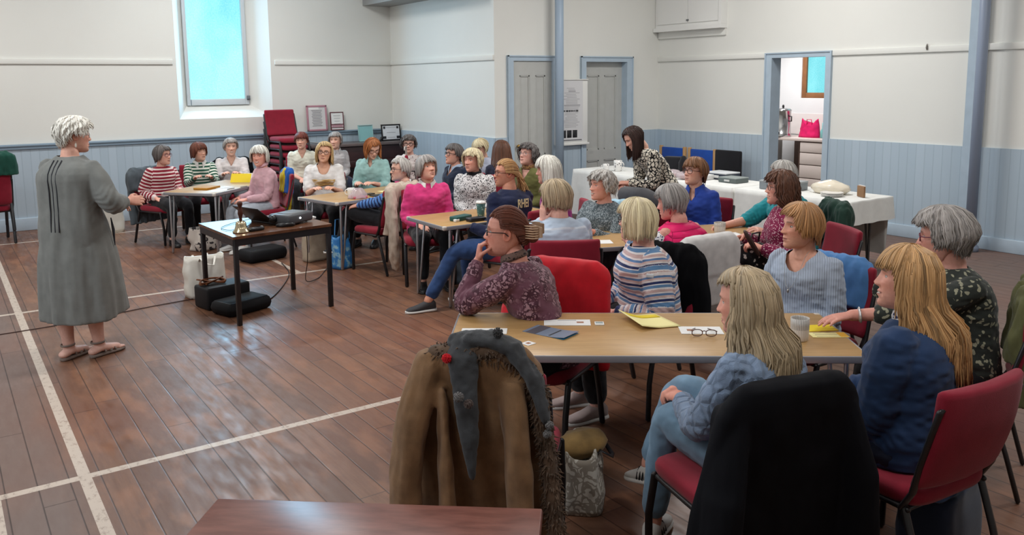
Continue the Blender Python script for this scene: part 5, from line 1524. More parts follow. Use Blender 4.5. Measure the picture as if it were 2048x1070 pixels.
J = cast(20, 'standing woman with long dark hair in black and white leopard blouse, bending', (5.86, 6.36, 1.41), 66, 74, None, s=1.08, pitch=34, lean=34, seat=.84, near=False,
     hair=dict(mat=H_dbrn, side=-.21, back=-.22, fringe=.092, face=58, swirl=.5, vol=.018, locks=360, taper=0.0, flare=.2), top=dict(mat=p_leo, neck='v'), pants=black, shoes=blk_blk, skin=(216, 162, 142),
     arms=dict(L=dict(w=(.42, .05, .02), curl=.6), R=dict(w=(.40, -.06, .0), curl=.6)), legs=dict(L=((.06, .10, .46), (.02, .10, .085)), R=((.04, -.10, .46), (-.02, -.10, .085))))
J = cast(21, 'short haired woman with glasses in a royal blue polo shirt', (5.40, 5.0, 1.225), 22, 48, 'chair beneath the royal blue polo woman', s=1.0, pitch=-5,
     hair=short(H_mid, side=-.02, fringe=.044, vol=.022, back=-.09), glasses=(g_brown, .027, .020, .0026), top=dict(mat=col('royal_blue_polo', 42, 70, 158), neck='v'), pants=navyt, shoes=blk_blk, arms='lap', skin=(224, 168, 148))
collar_shirt(J, MATS['cloth_royal_blue_polo'], 1.15)
J = cast(22, 'grey haired woman in a bright pink quilted gilet, turned away', (4.14, 4.08, 1.175), 128, 108, 'maroon chair with a white cardigan, behind the pink gilet', 140, s=1.0, pitch=12, near=True,
     hair=short(H_grey, side=-.03, back=-.075, vol=.024, fringe=.055, locks=380), top=dict(mat=puffer_mat('pink_quilted_nylon', rgb(226, 30, 104)), fat=1.15, thick=.022, name='gilet', sleeve='none'), pants=black, shoes=blk_blk, arms='table', skin=(218, 150, 134), stout=1.16, earring=plain('red_bead', rgb(170, 40, 50), rough=.3))
b = MB()
for kx in 'LR':
    sj, e, w = J['arm' + kx]; Pq = limb(sj, e, w); tq = np.linspace(0, 1, len(Pq)); i = (tq > .02) & (tq < .95); b.tube(Pq[i], np.interp(tq[i], [.0, .2, .6, .95], [.056, .060, .052, .040]), k=14)
b.build('sleeve', p_navf, J['root'])
# -- right hand table -------------------------------------------------------
J = cast(25, 'white haired woman in a teal top reaching for a ribbed mug', (5.56, 4.22, 1.245), 62, 112, 'chair beneath the teal top woman', s=1.08, near=True, lean=10,
     hair=short(H_sil, vol=.018, back=-.085), top=dict(mat=col('teal_top', 34, 138, 148), sleeve='elbow'), pants=navyt, shoes=blk_blk, arms=dict(R=dict(w=(.58, -.08, .235), curl=.6, pole=(-.1, -.4, -.9), hdir=(1, .2, .02), palm=(0, .7, -.7)), L=dict(w=(.40, .30, .24), curl=.45)), skin=(216, 156, 136), stout=1.15)
J = cast(26, 'laughing curly brown haired woman in a magenta sprigged blouse, holding a spectacle case', (4.86, 3.70, 1.255), 74, 76, 'maroon chair with a curved back, behind the magenta blouse', 66, cdx=-.12, s=1.05, near=True,
     hair=dict(mat=H_brn, side=-.115, back=-.13, fringe=.052, face=64, vol=.024, locks=460, wave=.012, curl=.005, taper=.0), glasses=(g_brown, .022, .016, .0018), top=dict(mat=p_mag, fat=1.1), pants=black, shoes=blk_blk,
     arms=dict(L=dict(world=(4.60, 3.64, .75), curl=.9, hdir=(.8, -.3, .3), pole=(-.3, .7, -.6)), R=dict(world=(4.66, 3.84, .80), curl=.9, hdir=(.7, .3, -.1), palm=(.2, .6, -.6))), smile=.95, skin=(222, 158, 138), stout=1.12)
# -- long table in the foreground ------------------------------------------
J = cast(24, 'woman with red brown hair in a claw clip, plum leopard top, chin on hand', (2.43, 3.56, 1.245), 62, 97, 'maroon chair with a red jacket, behind the claw clip woman', 28, cdx=-.06, cdy=-.05, s=1.06, near=True, sh=fc((2.43, 3.56), 112), lean=20, hs=1.12, neckfwd=.04, hunch=.5,
     hair=dict(mat=H_red, side=.030, back=-.05, fringe=.084, face=74, vol=.012, locks=620, taper=.32, pull=(-.10, 0, .0), bun=[(-.118, 0, -.005, .042)], lockr=.0021), glasses=(g_black, .026, .015, .0026), top=dict(mat=p_plum, neckr=.07), pants=black, shoes=pinkgrey,
     arms=dict(L=dict(hw=(.135, .015, -.135), pole=(.5, .35, -.9), hd3=(-.10, -.15, 1), pl3=(-1, -.25, 0), curl=1.2, thumb=.8), R=dict(w=(.22, -.02, .09), curl=.5)), skin=(206, 138, 120), stout=1.08, age=.4)
J24 = J
hc, Fh, Lh, Uh, hs_ = J['hc'], J['Fh'], J['Lh'], J['Uh'], J['hs']
W24 = lambda f, l, u: hc + (f * Fh + l * Lh + u * Uh) * hs_
b = MB(); shell = plain('tan_tortoise_plastic', rgb(196, 164, 136), rough=.25, var=.35)
for sg in (1, -1):
    g_ = []
    for v in np.linspace(0, 1, 8):
        row = []
        for u in np.linspace(-1, 1, 14):
            sw = .036 * (1 - .35 * v) * (1 + .15 * math.cos(u * 9))
            row.append(W24(-.118 - .052 * math.sin(v * 1.9), sg * (.012 + .042 * math.sin(v * 1.9 + .2)), .010 + u * sw))
        g_.append(row)
    b.slab(g_, .005)
    for u in np.linspace(-.028, .028, 6): b.tube([W24(-.150, sg * .052, .01 + u), W24(-.128, sg * .062, .01 + u), W24(-.098, sg * .058, .012 + u), W24(-.075, sg * .045, .012 + u)], [.0042, .0042, .0036, .002], k=6)
b.build('claw_clip', shell, J['root'])
b = MB(); b.tube([W24(.02, .083, .052), W24(-.005, .086, .045), W24(-.035, .085, .036)], [.004, .005, .003], k=8); b.build('hair_slide', plain('dark_tortoise', rgb(74, 34, 24), rough=.25), J['root'])
neck_band(J, spots('dark_leopard_scarf', rgb(104, 82, 74), rgb(30, 22, 24), 70, .3), .060, .020, 'scarf', .015, drop=.02, shift=.012)
J = cast(23, 'woman with a cream blonde bob in a multicoloured striped top', (3.30, 3.50, 1.215), 62, 116, 'maroon chair with a black jacket, behind the multicoloured stripes', 34, cdx=.0, cdy=-.06, s=1.08, near=True, sh=fc((3.30, 3.50), 74), hs=1.04,
     hair=bob(H_cream, side=-.085, back=-.080, fringe=.052, vol=.022, locks=900, face=64, taper=.12, lockr=.0021), glasses=g_black, top=dict(mat=k_multi, neckr=.075, fat=1.12), pants=black, shoes=pinkgrey,
     arms=dict(L=dict(w=(.26, .10, .10), pole=(-.35, .6, -.7)), R=dict(w=(.30, -.12, .10))), skin=(224, 166, 150), stout=1.24, smile=.5)
b = MB(); c_ = J['armL'][0] * .80 + J['armL'][1] * .20; dd = nrm(J['Ls'] * .7 + J['Fs'] * .6); b.box(c_ + dd * .079, (.045, .012, .022), rz=math.atan2(dd[1], dd[0]) + math.pi / 2, bev=.004); b.build('name_badge', plain('badge_paper', rgb(215, 222, 228), rough=.4), J['root'])
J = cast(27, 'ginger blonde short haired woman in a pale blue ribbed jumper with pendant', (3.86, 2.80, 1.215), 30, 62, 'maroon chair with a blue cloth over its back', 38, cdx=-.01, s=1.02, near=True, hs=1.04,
     hair=dict(mat=G('sandy', 186, 138, 92), side=-.035, back=-.085, fringe=.070, face=70, vol=.024, locks=900, taper=.24, swirl=-.8, lockr=.0021, seed=4, jag=.012), top=dict(mat=rib_mat('pale_blue_rib', rgb(178, 190, 208)), neck='scoop', neckr=.078), pants=navyt, shoes=blk_blk, arms=dict(L='lap', R=dict(w=(.26, -.16, .09))), skin=(220, 156, 132), stout=1.06, age=.8)
nb, F_, L_ = J['nb'], J['Fs'], J['Ls']; b = MB()
ch = [nb + F_ * (.05 + .10 * math.sin(t) ** .8 * 1.0) + L_ * .058 * math.cos(t) + np.array([0, 0, -.20 * math.sin(t) ** 1.5 + .01]) for t in np.linspace(0, math.pi, 21)]
b.tube(ch, .0012, k=5); b.ball(ch[10] - np.array([0, 0, .014]) + F_ * .004, (.007, .007, .012), k=10, m=7); b.build('pendant', g_silver, J['root'])
J = cast(28, 'woman with thick grey hair and purple glasses in a dark floral blouse', (3.97, 2.09, 1.255), 66, 98, 'maroon chair with an olive coat, behind the floral blouse', 96, cdx=.0, cdy=.10, s=1.06, near=True, hs=1.08, pitch=6, lean=8,
     hair=dict(mat=H_grey, side=-.028, back=-.080, fringe=.066, face=70, swirl=.6, vol=.036, locks=1000, taper=.34, curl=.004, wave=.004, lockr=.0022, backvol=.012), glasses=(g_purple, .024, .017, .0028), top=dict(mat=p_grn, sleeve='three'), pants=black, shoes=blk_blk,
     arms=dict(L=dict(world=(3.42, 2.335, .752), pole=(-.2, .6, -.6), curl=.25, hdir=(1, .28, -.06), palm=(0, 0, -1)), R=dict(hw=(.125, -.03, -.115), pole=(.4, -.5, -.8), hd3=(-.1, .1, 1), pl3=(-1, .2, 0), curl=.9)), skin=(216, 152, 136), stout=1.14)
sj, e, w = J['armL']; d = nrm(w - e); b = MB(); x = nrm(np.cross(d, [0, 0, 1])); y = np.cross(d, x)
b.tube([w - d * .035 + x * .034 * math.cos(t) + y * .030 * math.sin(t) for t in np.linspace(0, 2 * math.pi, 21)], .007, k=6, flat=(.5, 1.6), round_ends=False); b.build('bracelet', plain('pale_silver', rgb(205, 205, 205), rough=.3, metal=.6), J['root'])
J = cast(29, 'laughing woman with long fair hair and fringe in a navy blue jumper', (3.02, 1.70, 1.255), 112, 88, 'maroon chair seen from behind at bottom right', 124, cdx=-.02, cdy=.08, s=1.12, near=True, hs=1.06, pitch=-2, lean=2,
     hair=dict(mat=H_honey, side=-.22, back=-.33, over=.07, fringe=.046, face=76, vol=.020, locks=1500, taper=0, flare=.75, wave=.004, lockr=.0023, front_in=-.08, seed=2, jag=.03), top=dict(mat=col('navy_jumper', 40, 62, 98, var=.06), neck='crew', fat=1.2), pants=navyt, shoes=blk_blk, arms=dict(L=dict(w=(.30, .06, .12)), R=dict(w=(.30, -.08, .12))), smile=1.0, skin=(224, 158, 138), stout=1.2, lip=(170, 90, 85))
neck_band(J, p_navf, .070, .010, 'collar', .018)
J = cast(30, 'woman with long ash blonde hair in a pale blue cable knit jumper and jeans', (2.40, 1.98, 1.205), 128, 106, 'red chair with a black coat over its back, in the foreground', 144, cdx=.05, cdy=.09, s=1.02, near=True, hs=1.05, pitch=8, lean=5,
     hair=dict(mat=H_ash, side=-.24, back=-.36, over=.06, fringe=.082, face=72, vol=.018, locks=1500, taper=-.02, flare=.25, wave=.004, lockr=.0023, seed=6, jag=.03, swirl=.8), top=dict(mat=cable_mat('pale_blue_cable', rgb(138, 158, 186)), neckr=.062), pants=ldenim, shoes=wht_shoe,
     arms=dict(L=dict(world=(2.34, 2.22, .655), pole=(-.5, .6, -.6), curl=.8, hdir=(.95, -.35, -.05)), R=dict(world=(2.43, 2.25, .66), curl=.8, hdir=(.8, .6, 0))), skin=(222, 156, 136),
     legs=dict(L=((.40, .09, .575), (.47, .09, .09)), R=((.43, -.02, .66), (.60, -.02, .26)), footL=(.45, -.9, 0), footR=(1, -.2, -.3)))
for i, (aw, fd) in enumerate(J['shn']):
    sd = nrm(np.cross([0, 0, 1.0], fd)); up = np.cross(fd, sd); g0 = np.asarray(aw) - up * .085 * 1.02; so_ = [o for o in J['root'].children if o.name.startswith('shoe')][i]
    for sg in (1, -1):
        for t in (.018, .040, .062):
            b = MB(); b.tube([g0 + fd * t + sd * sg * .0385 + up * .024, g0 + fd * (t - .012) + sd * sg * .036 + up * .050, g0 + fd * (t - .020) + sd * sg * .027 + up * .074], [.0042, .0042, .0036], k=6); b.build('shoe_stripe', MATS['black_leather'], so_)
neck_band(J, col('cream_rib', 196, 198, 196), .066, .022, 'neckband', .014)
# lettering across the shoulders of the rugby shirt
def back_text(J, txt, t, off, size, mat):
    cu = bpy.data.curves.new('t', 'FONT'); cu.body = txt; cu.size = size; cu.extrude = .002; cu.align_x = 'CENTER'; cu.offset = .0022
    o = bpy.data.objects.new('t', cu); COL.objects.link(o)
    dg = bpy.context.evaluated_depsgraph_get(); me = bpy.data.meshes.new_from_object(o.evaluated_get(dg), depsgraph=dg); bpy.data.objects.remove(o)
    c, f, l = J['spine'](t); V = mverts(me); x = V[:, 0] * .60 + off; st = 1 + (J['stout'] - 1) * .8
    wd, bk = np.interp(t, TT, TW) * st * J['s'] + .02, np.interp(t, TT, TB) * st * J['s'] + .024
    q = np.clip(-x / wd, -.98, .98)
    Wd = c - f * (bk * (1 - np.abs(q) ** 2.4) ** .42 + .009 + V[:, 2:3].ravel() * .5)[:, None] + l * (q * wd)[:, None] + np.array([0, 0, 1.0]) * V[:, 1][:, None]
    msetv(me, Wd - np.asarray(ORIG[J['root'].name])); me.name = 'shirt_lettering'
    return link('shirt_lettering', me, mat, J['root'])
back_text(JR, 'RHEI', .72, .0, .10, plain('cream_lettering', rgb(236, 220, 170), rough=.7))
# ------------------------------------------------------------------ garments on chairs
def ch_of(k): o = P[k]['chair']; return (o.location[0], o.location[1], math.degrees(o.rotation_euler[2]))
M_gcoat = col('dark_grey_coat', 76, 84, 90); M_bcoat = plain('black_coat_wool', rgb(16, 16, 19), rough=.9, spec=.1)
drape('coat', 'dark grey coat hanging on the striped jumper woman\'s chair', 'coat', ch_of(1), M_gcoat, z0=.24, w=.28, thick=.075, sleeves=[([(-.30, .26, .84), (-.36, .30, .6), (-.36, .29, .30)], [.06, .055, .05])])
drape('jacket', 'black coat on the chair behind the cream jumper woman', 'coat', ch_of(3), M_bcoat, z0=.45, w=.27)
c4 = ch_of(4)
drape('jacket', 'blue part of the jacket hung on the pink fleece woman\'s chair', 'jacket', c4, col('cobalt_blue', 30, 92, 178), z0=.62, w=.13, top=.905, thick=.055)[0]
bpy.context.view_layer.update()
drape('scarf', 'yellow cloth hanging below the blue jacket on a maroon chair', 'scarf', c4, col('mustard_yellow', 204, 184, 40), z0=.30, w=.10, top=.90, thick=.064, fold=.014)
drape('jacket', 'dark grey jacket hung behind the grey haired woman in the pale blouse', 'jacket', ch_of(6), col('charcoal_jacket', 60, 60, 64), z0=.45)
drape('jacket', 'black jacket over the mint shirt woman\'s chair back', 'jacket', ch_of(8), M_bcoat, z0=.5, w=.26)
drape('jacket', 'beige jacket hanging from a maroon chair, one cuff near the floor', 'jacket', ch_of(32), col('beige_cotton', 196, 180, 164), z0=.42, w=.22, top=.905, thick=.06, x=-.27, fold=.016,
      sleeves=[([(-.34, .22, .85), (-.40, .24, .6), (-.39, .22, .34), (-.36, .17, .10)], [.065, .062, .055, .048])])
drape('jacket', 'light blue jacket hung on the grey patterned woman\'s chair', 'jacket', ch_of(19), col('light_blue_nylon', 160, 196, 214, rough=.6), z0=.5, w=.25)
drape('jacket', 'bright red jacket hung over the chair of the claw clip woman', 'jacket', ch_of(24), col('scarlet_softshell', 205, 24, 40, rough=.6), z0=.34, w=.265, top=.905, thick=.058, fold=.006, freq=12, flare=.02, front=.1, sleeves=[([(-.24, -.24, .82), (-.20, -.30, .62), (-.14, -.285, .42)], [.075, .07, .062])])
drape('jacket', 'black jacket on the chair behind the multicoloured striped top', 'jacket', ch_of(23), M_bcoat, z0=.34, w=.27, top=.905, thick=.06, flare=.08, front=.1, sleeves=[([(-.24, -.26, .80), (-.22, -.33, .58), (-.2, -.34, .36)], [.08, .08, .07])])
drape('cardigan', 'white cardigan draped over the pink gilet woman\'s chair back', 'cardigan', ch_of(22), col('white_knit', 216, 214, 212), z0=.40, w=.265, flare=.05, top=.875, fold=.005, freq=11)
drape('coat', 'dark green coat on the teal top woman\'s chair', 'coat', (5.64, 4.10, 150), col('bottle_green', 36, 62, 52), z0=.42, w=.23, top=.92, thick=.075, fold=.014)
drape('cloth', 'mid blue cloth laid over the ribbed jumper woman\'s chair', 'cloth', ch_of(27), col('mid_blue_jersey', 84, 132, 188), z0=.56, w=.20, top=.885, thick=.058, fold=.008)
drape('coat', 'olive green coat hung on the floral blouse woman\'s chair', 'coat', ch_of(28), col('olive_cotton', 92, 92, 58), z0=.45, w=.22, top=.96, thick=.085, fold=.022)
drape('coat', 'long black coat over the jeans woman\'s chair, hem near the floor', 'coat', ch_of(30), plain('black_nylon', rgb(15, 16, 21), rough=.75, spec=.12), z0=.10, w=.27, top=.905, thick=.062, flare=.11, front=.2, fold=.006, freq=12, vox=.009,
      sleeves=[([(-.27, .22, .80), (-.32, .27, .55), (-.32, .30, .20)], [.065, .070, .07]), ([(-.27, -.22, .80), (-.32, -.27, .55), (-.32, -.30, .20)], [.065, .070, .07])])
drape('coat', 'dark green coat folded on the maroon chairs at the far left edge', 'coat', (.48, 12.02, 95), col('green_coat', 26, 74, 62), z0=.85, w=.30, top=1.12, thick=.09)
# brown suede coat with fur collar on the chair at the near left of the long table
sue = cloth('brown_suede', rgb(126, 96, 68), var=.22, weave=260, rough=.9)
fur_m = cloth('brown_fur', rgb(92, 74, 60), var=.4, weave=160, rough=.95)
CX, CY, CT = 1.77, 2.67, 45
chair(CX, CY, CT, 'chair hidden under the brown suede coat')
suede, wp = drape('coat', 'brown suede coat with fur trim hanging on a chair in the foreground', 'coat', (CX, CY, CT), sue, w=.225, top=.94, z0=.08, thick=.062, flare=.085, fold=.010, vox=.009, front=.3, freq=15,
      sleeves=[([(-.30, .20, .88), (-.355, .245, .70), (-.375, .275, .46), (-.37, .27, .15)], [.066, .070, .066, .062]), ([(-.345, -.12, .82), (-.385, -.150, .62), (-.40, -.165, .38), (-.39, -.17, .16)], [.052, .058, .056, .058])],
      extra=[([(-.37, .13, .80), (-.385, .12, .5), (-.38, .09, .12)], [.025, .045, .06], (1.0, .6))])
def fur(name, pts, rad, mat, parent, n=900, ln=.035, seed=3):
    rg = np.random.default_rng(seed); b = MB(); Pq = np.array(pts, float)
    s_ = along_of(Pq); b.tube(Pq, rad, k=12)
    for i in range(n):
        t = rg.uniform(0, s_[-1]); p = np.array([np.interp(t, s_, Pq[:, k]) for k in range(3)]); r = np.interp(t, s_, rad)
        d = nrm(rg.normal(0, 1, 3)); q = p + d * r * .9; e = q + d * ln * rg.uniform(.5, 1.1) + np.array([0, 0, -ln * rg.uniform(.2, .8)])
        b.tube([q, (q + e) / 2 + rg.normal(0, .003, 3), e], [.0035, .0028, .0008], k=4, round_ends=False)
    return b.build(name, mat, parent)
fur('fur_collar', [wp((-.30, .17, .925)), wp((-.33, .06, .945)), wp((-.32, -.06, .945)), wp((-.31, -.16, .90)), wp((-.33, -.215, .80)), wp((-.36, -.235, .66))], [.030, .036, .036, .034, .036, .030], fur_m, suede, 1500, .022)
fur('fur_edge', [wp((-.36, -.245, .66)), wp((-.38, -.27, .45)), wp((-.385, -.29, .25)), wp((-.38, -.30, .10))], [.028, .03, .032, .034], fur_m, suede, 1200, .022, 5)
# grey scarf with pompoms over that coat
gs = cloth('charcoal_scarf_wool', rgb(62, 64, 67), var=.2, weave=300)
b = MB()
b.tube([wp(q) for q in [(-.27, .055, .965), (-.30, .03, .985), (-.30, -.04, .985), (-.30, -.12, .955), (-.33, -.20, .86), (-.365, -.245, .73)]], [.040, .050, .050, .052, .046, .030], k=14, flat=(1.3, .7))
b.tube([wp(q) for q in [(-.30, .055, .985), (-.36, .05, .93), (-.40, .035, .80), (-.42, .02, .66), (-.43, .01, .52)]], [.036, .046, .042, .030, .012], k=14, flat=(1.2, .7))
b.tube([wp(q) for q in [(-.24, .03, .97), (-.30, .09, .985), (-.36, .085, .93), (-.37, .06, .86)]], [.03, .036, .034, .02], k=12, flat=(1.2, .7))
me = fuse(b, .008, 2); V = mverts(me); nn = mnormals(me); V = V + nn * (-.008 * np.abs(vnoise(V * np.array([1, 1, .35]), 26, 2)) + .003 * vnoise(V, 60, 3))[:, None]
c = np.array([V[:, 0].mean(), V[:, 1].mean(), V[:, 2].min()]); msetv(me, V - c); mshade(me); me.name = 'scarf'
scarf = tag(link('scarf', me, gs, None, tuple(c)), 'charcoal wool scarf with pompoms knotted over the brown suede coat', 'scarf')
def pompom(p, r, m, lab):
    rg = np.random.default_rng(int(p[0] * 1e4) % 999); b = MB(); b.ball(p, r * .85, 14, 9)
    for i in range(160):
        d = nrm(rg.normal(0, 1, 3)); b.tube([np.array(p) + d * r * .7, np.array(p) + d * r * 1.08], [.0022, .0012], k=4, round_ends=False)
    o = b.build('pompom', m, scarf); o['label'] = lab
pg = cloth('grey_pompom', rgb(120, 118, 118))
pompom(wp((-.385, .105, .935)), .017, cloth('red_pompom', rgb(206, 26, 40)), 'red pompom'); pompom(wp((-.462, .045, .825)), .018, pg, 'grey pompom'); pompom(wp((-.455, .012, .80)), .016, cloth('brown_pompom', rgb(96, 84, 80)), 'brown grey pompom')
pompom(wp((-.33, -.07, 1.02)), .018, cloth('dark_pompom', rgb(70, 70, 72)), 'dark pompom'); pompom(wp((-.395, -.262, .715)), .015, pg, 'grey pompom'); pompom(wp((-.40, -.255, .685)), .015, pg, 'grey pompom')

# ------------------------------------------------------------------ small things
paper_w = plain('white_paper', rgb(228, 228, 226), rough=.7); paper_y = plain('yellow_paper', rgb(226, 200, 40), rough=.7); paper_c = plain('cream_yellow_paper', rgb(236, 226, 160), rough=.7)
ink = plain('grey_print', rgb(120, 120, 124), rough=.7); ink_k = plain('black_print', rgb(40, 40, 44), rough=.7)
PS = {}
def sheet(name, label, cat, x, y, z, w, h, rz, mat, th=.0016, lines=0, lw=.75, blocks=(), group=None, curl=0.0):
    """paper lying flat: w across, h deep; printed lines and blocks are its parts"""
    o_ = (x, y, z); r = math.radians(rz); ca, sa = math.cos(r), math.sin(r)
    T = lambda u, v, q: (x + ca * u - sa * v, y + sa * u + ca * v, z + q)
    b = MB(); g_ = [[T(u * w / 2, v * h / 2, th / 2 + curl * max(0, u) ** 2) for u in np.linspace(-1, 1, 7)] for v in np.linspace(-1, 1, 4)]
    b.slab(g_, th); o = b.build(name, mat, None, smooth=False, origin=o_); tag(o, label, cat, group)
    if lines:
        b = MB()
        for i in range(lines):
            v = h * (.36 - .72 * i / max(lines - 1, 1)); ww = w * lw * (1 - .25 * ((i * 37) % 10) / 10)
            b.box(T(-(w * lw - ww) / 2, v, th + .0004), (ww, h * .018 + .0012, .0008), rz=r)
        b.build('printed_lines', ink, o, smooth=False)
    for (u, v, bw, bh, m, nm) in blocks:
        b = MB(); b.box(T(u * w, v * h, th + .0004), (bw * w, bh * h, .0010), rz=r); b.build(nm, m, o, smooth=False)
    return o
def mug(name, label, x, y, z, r, h, mat, inner=None, handle=True, ang=0.0, taper=1.0, cat='mug', group=None):
    an = np.linspace(0, 2 * np.pi, 28, endpoint=False); b = MB(); R = []
    for (q, hh) in ((.5, 0), (.86, .0), (.93, .006), (.97, h * .3), (1, h * .7), (1.0, h), (.93, h), (.90, h - .008), (.86, .012), (.4, .010)):
        rr = r * q * (taper + (1 - taper) * hh / h) ; R.append(np.column_stack([x + rr * np.cos(an), y + rr * np.sin(an), np.full(28, z + hh)]))
    b.loft(R); o = b.build(name, mat, None, origin=(x, y, z)); tag(o, label, cat, group)
    if handle:
        b = MB(); c, s = math.cos(ang), math.sin(ang)
        b.tube([(x + c * (r * .95 + .026 * math.sin(t)), y + s * (r * .95 + .026 * math.sin(t)), z + h * (.5 + .32 * math.cos(t))) for t in np.linspace(0, math.pi, 9)], .006, k=8); b.build('handle', mat, o)
    return o
def ribbed(name, c1, c2):
    k = N(name); co = k.coord(); sp = k.n('ShaderNodeSeparateXYZ'); k.l(co, sp.inputs[0])
    an = k.math('ARCTAN2', sp.outputs[1], sp.outputs[0]); w = k.math('SINE', k.math('MULTIPLY', an, 34))
    m = k.math('MULTIPLY', k.math('GREATER_THAN', w, .1), k.math('GREATER_THAN', sp.outputs[2], .055)); k.base(k.mix(m, c1, c2)); k.bump(w, .4, .003); k.set(rough=.3); return k.m
china = plain('white_china', rgb(232, 230, 226), rough=.2)
# long foreground table
zF = .7125
sheet('leaflet', 'glossy blue and grey folded leaflet on the long foreground table', 'leaflet', 2.345, 3.075, zF, .24, .13, -72, plain('leaflet_grey_blue', rgb(120, 132, 152), rough=.35), blocks=[(.36, 0, .26, 1, plain('leaflet_cyan', rgb(40, 140, 196), rough=.35), 'printed_panel'), (-.30, 0, .24, 1, plain('leaflet_dark', rgb(86, 84, 92), rough=.35), 'printed_panel'), (.12, 0, .06, .8, ink_k, 'printed_band')], curl=.01)
sheet('envelope', 'white envelope with a small brown emblem, behind the blue leaflet', 'envelope', 2.51, 3.155, zF, .23, .10, -37, paper_w, lines=1, lw=.4, blocks=[(.28, 0, .15, .22, plain('brown_emblem', rgb(160, 110, 84), rough=.7), 'printed_emblem')])
sheet('paper_slip', 'white paper slip with brown emblem beside the folded spectacles', 'paper', 2.94, 2.67, zF, .20, .12, -38, paper_w, lines=0, blocks=[(-.26, .0, .14, .22, MATS['brown_emblem'], 'printed_emblem')])
sheet('paper_slip', 'white paper slip half under the charcoal scarf on the long table', 'paper', 2.10, 3.28, zF, .22, .09, -37, paper_w)
sheet('paper_scrap', 'small white paper scrap beside the pompom scarf on the long table', 'paper', 2.16, 3.0, zF, .05, .05, 10, paper_w, blocks=[(0, 0, .4, .4, MATS['brown_emblem'], 'printed_emblem')])
b = MB()
BQ = [np.array(q) for q in ((2.72, 2.84), (2.91, 2.77), (2.96, 3.0), (2.78, 3.08))]
bq = lambda u, v: (BQ[0] * (1 - u) + BQ[1] * u) * (1 - v) + (BQ[3] * (1 - u) + BQ[2] * u) * v
bz = lambda u, v: zF + .004 + .09 * max(0, .5 - u) ** 1.4 * (.5 + .5 * v)
g_ = [[(*bq(u, v), bz(u, v)) for u in np.linspace(0, 1, 10)] for v in np.linspace(0, 1, 8)]
b.slab(g_, .0022); o = b.build('brochure', paper_c, None, origin=(2.83, 2.92, zF)); tag(o, 'open pale yellow brochure with one lifted corner, centre of the long table', 'brochure')
b = MB(); g_ = [[(*bq(u, v), bz(u, v) + .0022) for u in np.linspace(.12, .95, 8)] for v in np.linspace(.70, .92, 3)]
b.slab(g_, .001); b.build('printed_band', paper_y, o)
sheet('badge_card', 'small square printed card lying between envelope and yellow brochure', 'card', 2.625, 3.045, zF, .045, .052, -37, paper_w, th=.004, blocks=[(0, .1, .8, .5, plain('badge_green_grey', rgb(150, 164, 160), rough=.5), 'printed_panel')])
for (dx, dy, rz) in ((0, 0, 12), (.045, -.025, -20)):
    sheet('name_badge', ['clear plastic badge at the far edge of the long table, left one', 'clear plastic badge at the far edge of the long table, right one'][0 if dx == 0 else 1], 'badge', 2.44 + dx, 3.335 + dy, zF, .05, .03, -37 + rz, plain('badge_plastic', rgb(214, 206, 196), rough=.25), th=.004, blocks=[(.1, 0, .5, .5, ink, 'printed_panel')])
ribF = ribbed('ribbed_stoneware', rgb(224, 220, 214), rgb(150, 148, 146))
mug('mug', 'white mug with grey ribbed bands at the right of the long table', 3.19, 2.30, zF, .042, .105, ribF, handle=False)
sheet('card', 'bright yellow card under the floral blouse woman\'s hand', 'card', 3.42, 2.36, zF, .15, .10, -30, paper_y)
sheet('card', 'cream and yellow printed card in front of the bright yellow card', 'card', 3.36, 2.265, zF, .17, .075, -35, paper_c, lines=3, blocks=[(.38, 0, .22, .9, plain('amber_paper', rgb(226, 172, 60), rough=.7), 'printed_panel')])
def spectacles(label, x, y, z, rz, m):
    f = rot2(rz)[0]; l = rot2(rz)[1]; c = np.array([x, y, z]); b = MB(); an = np.linspace(0, 2 * np.pi, 21); Ln = MB(); Z = np.array([0, 0, 1.0])
    for sg in (1, -1):
        pts = [c + l * sg * (.032 + .024 * float(spow(math.cos(a), .8))) + Z * (.020 + .017 * float(spow(math.sin(a), .8))) + f * .006 * math.sin(a) for a in an]
        b.tube(pts, .0022, k=6, round_ends=False); r_ = np.array(pts[:-1]); Ln.loft([r_, r_.mean(0) + (r_ - r_.mean(0)) * .02])
        b.tube([c + l * sg * .058 + Z * .028, c + l * sg * .060 + Z * .026 - f * .01, c + l * sg * .045 - f * .10 + Z * .006, c + l * sg * .03 - f * .13 + Z * .003], .0018, k=6)
    b.tube([c + l * .010 + Z * .026, c + Z * .030, c - l * .010 + Z * .026], .0020, k=6)
    o = b.build('spectacles', m, None, origin=(x, y, z)); tag(o, label, 'glasses'); Ln.build('lens', lens_mat(), o)
spectacles('folded brown spectacles resting on the long table near the blonde hair', 2.875, 2.59, zF, 228, g_brown)
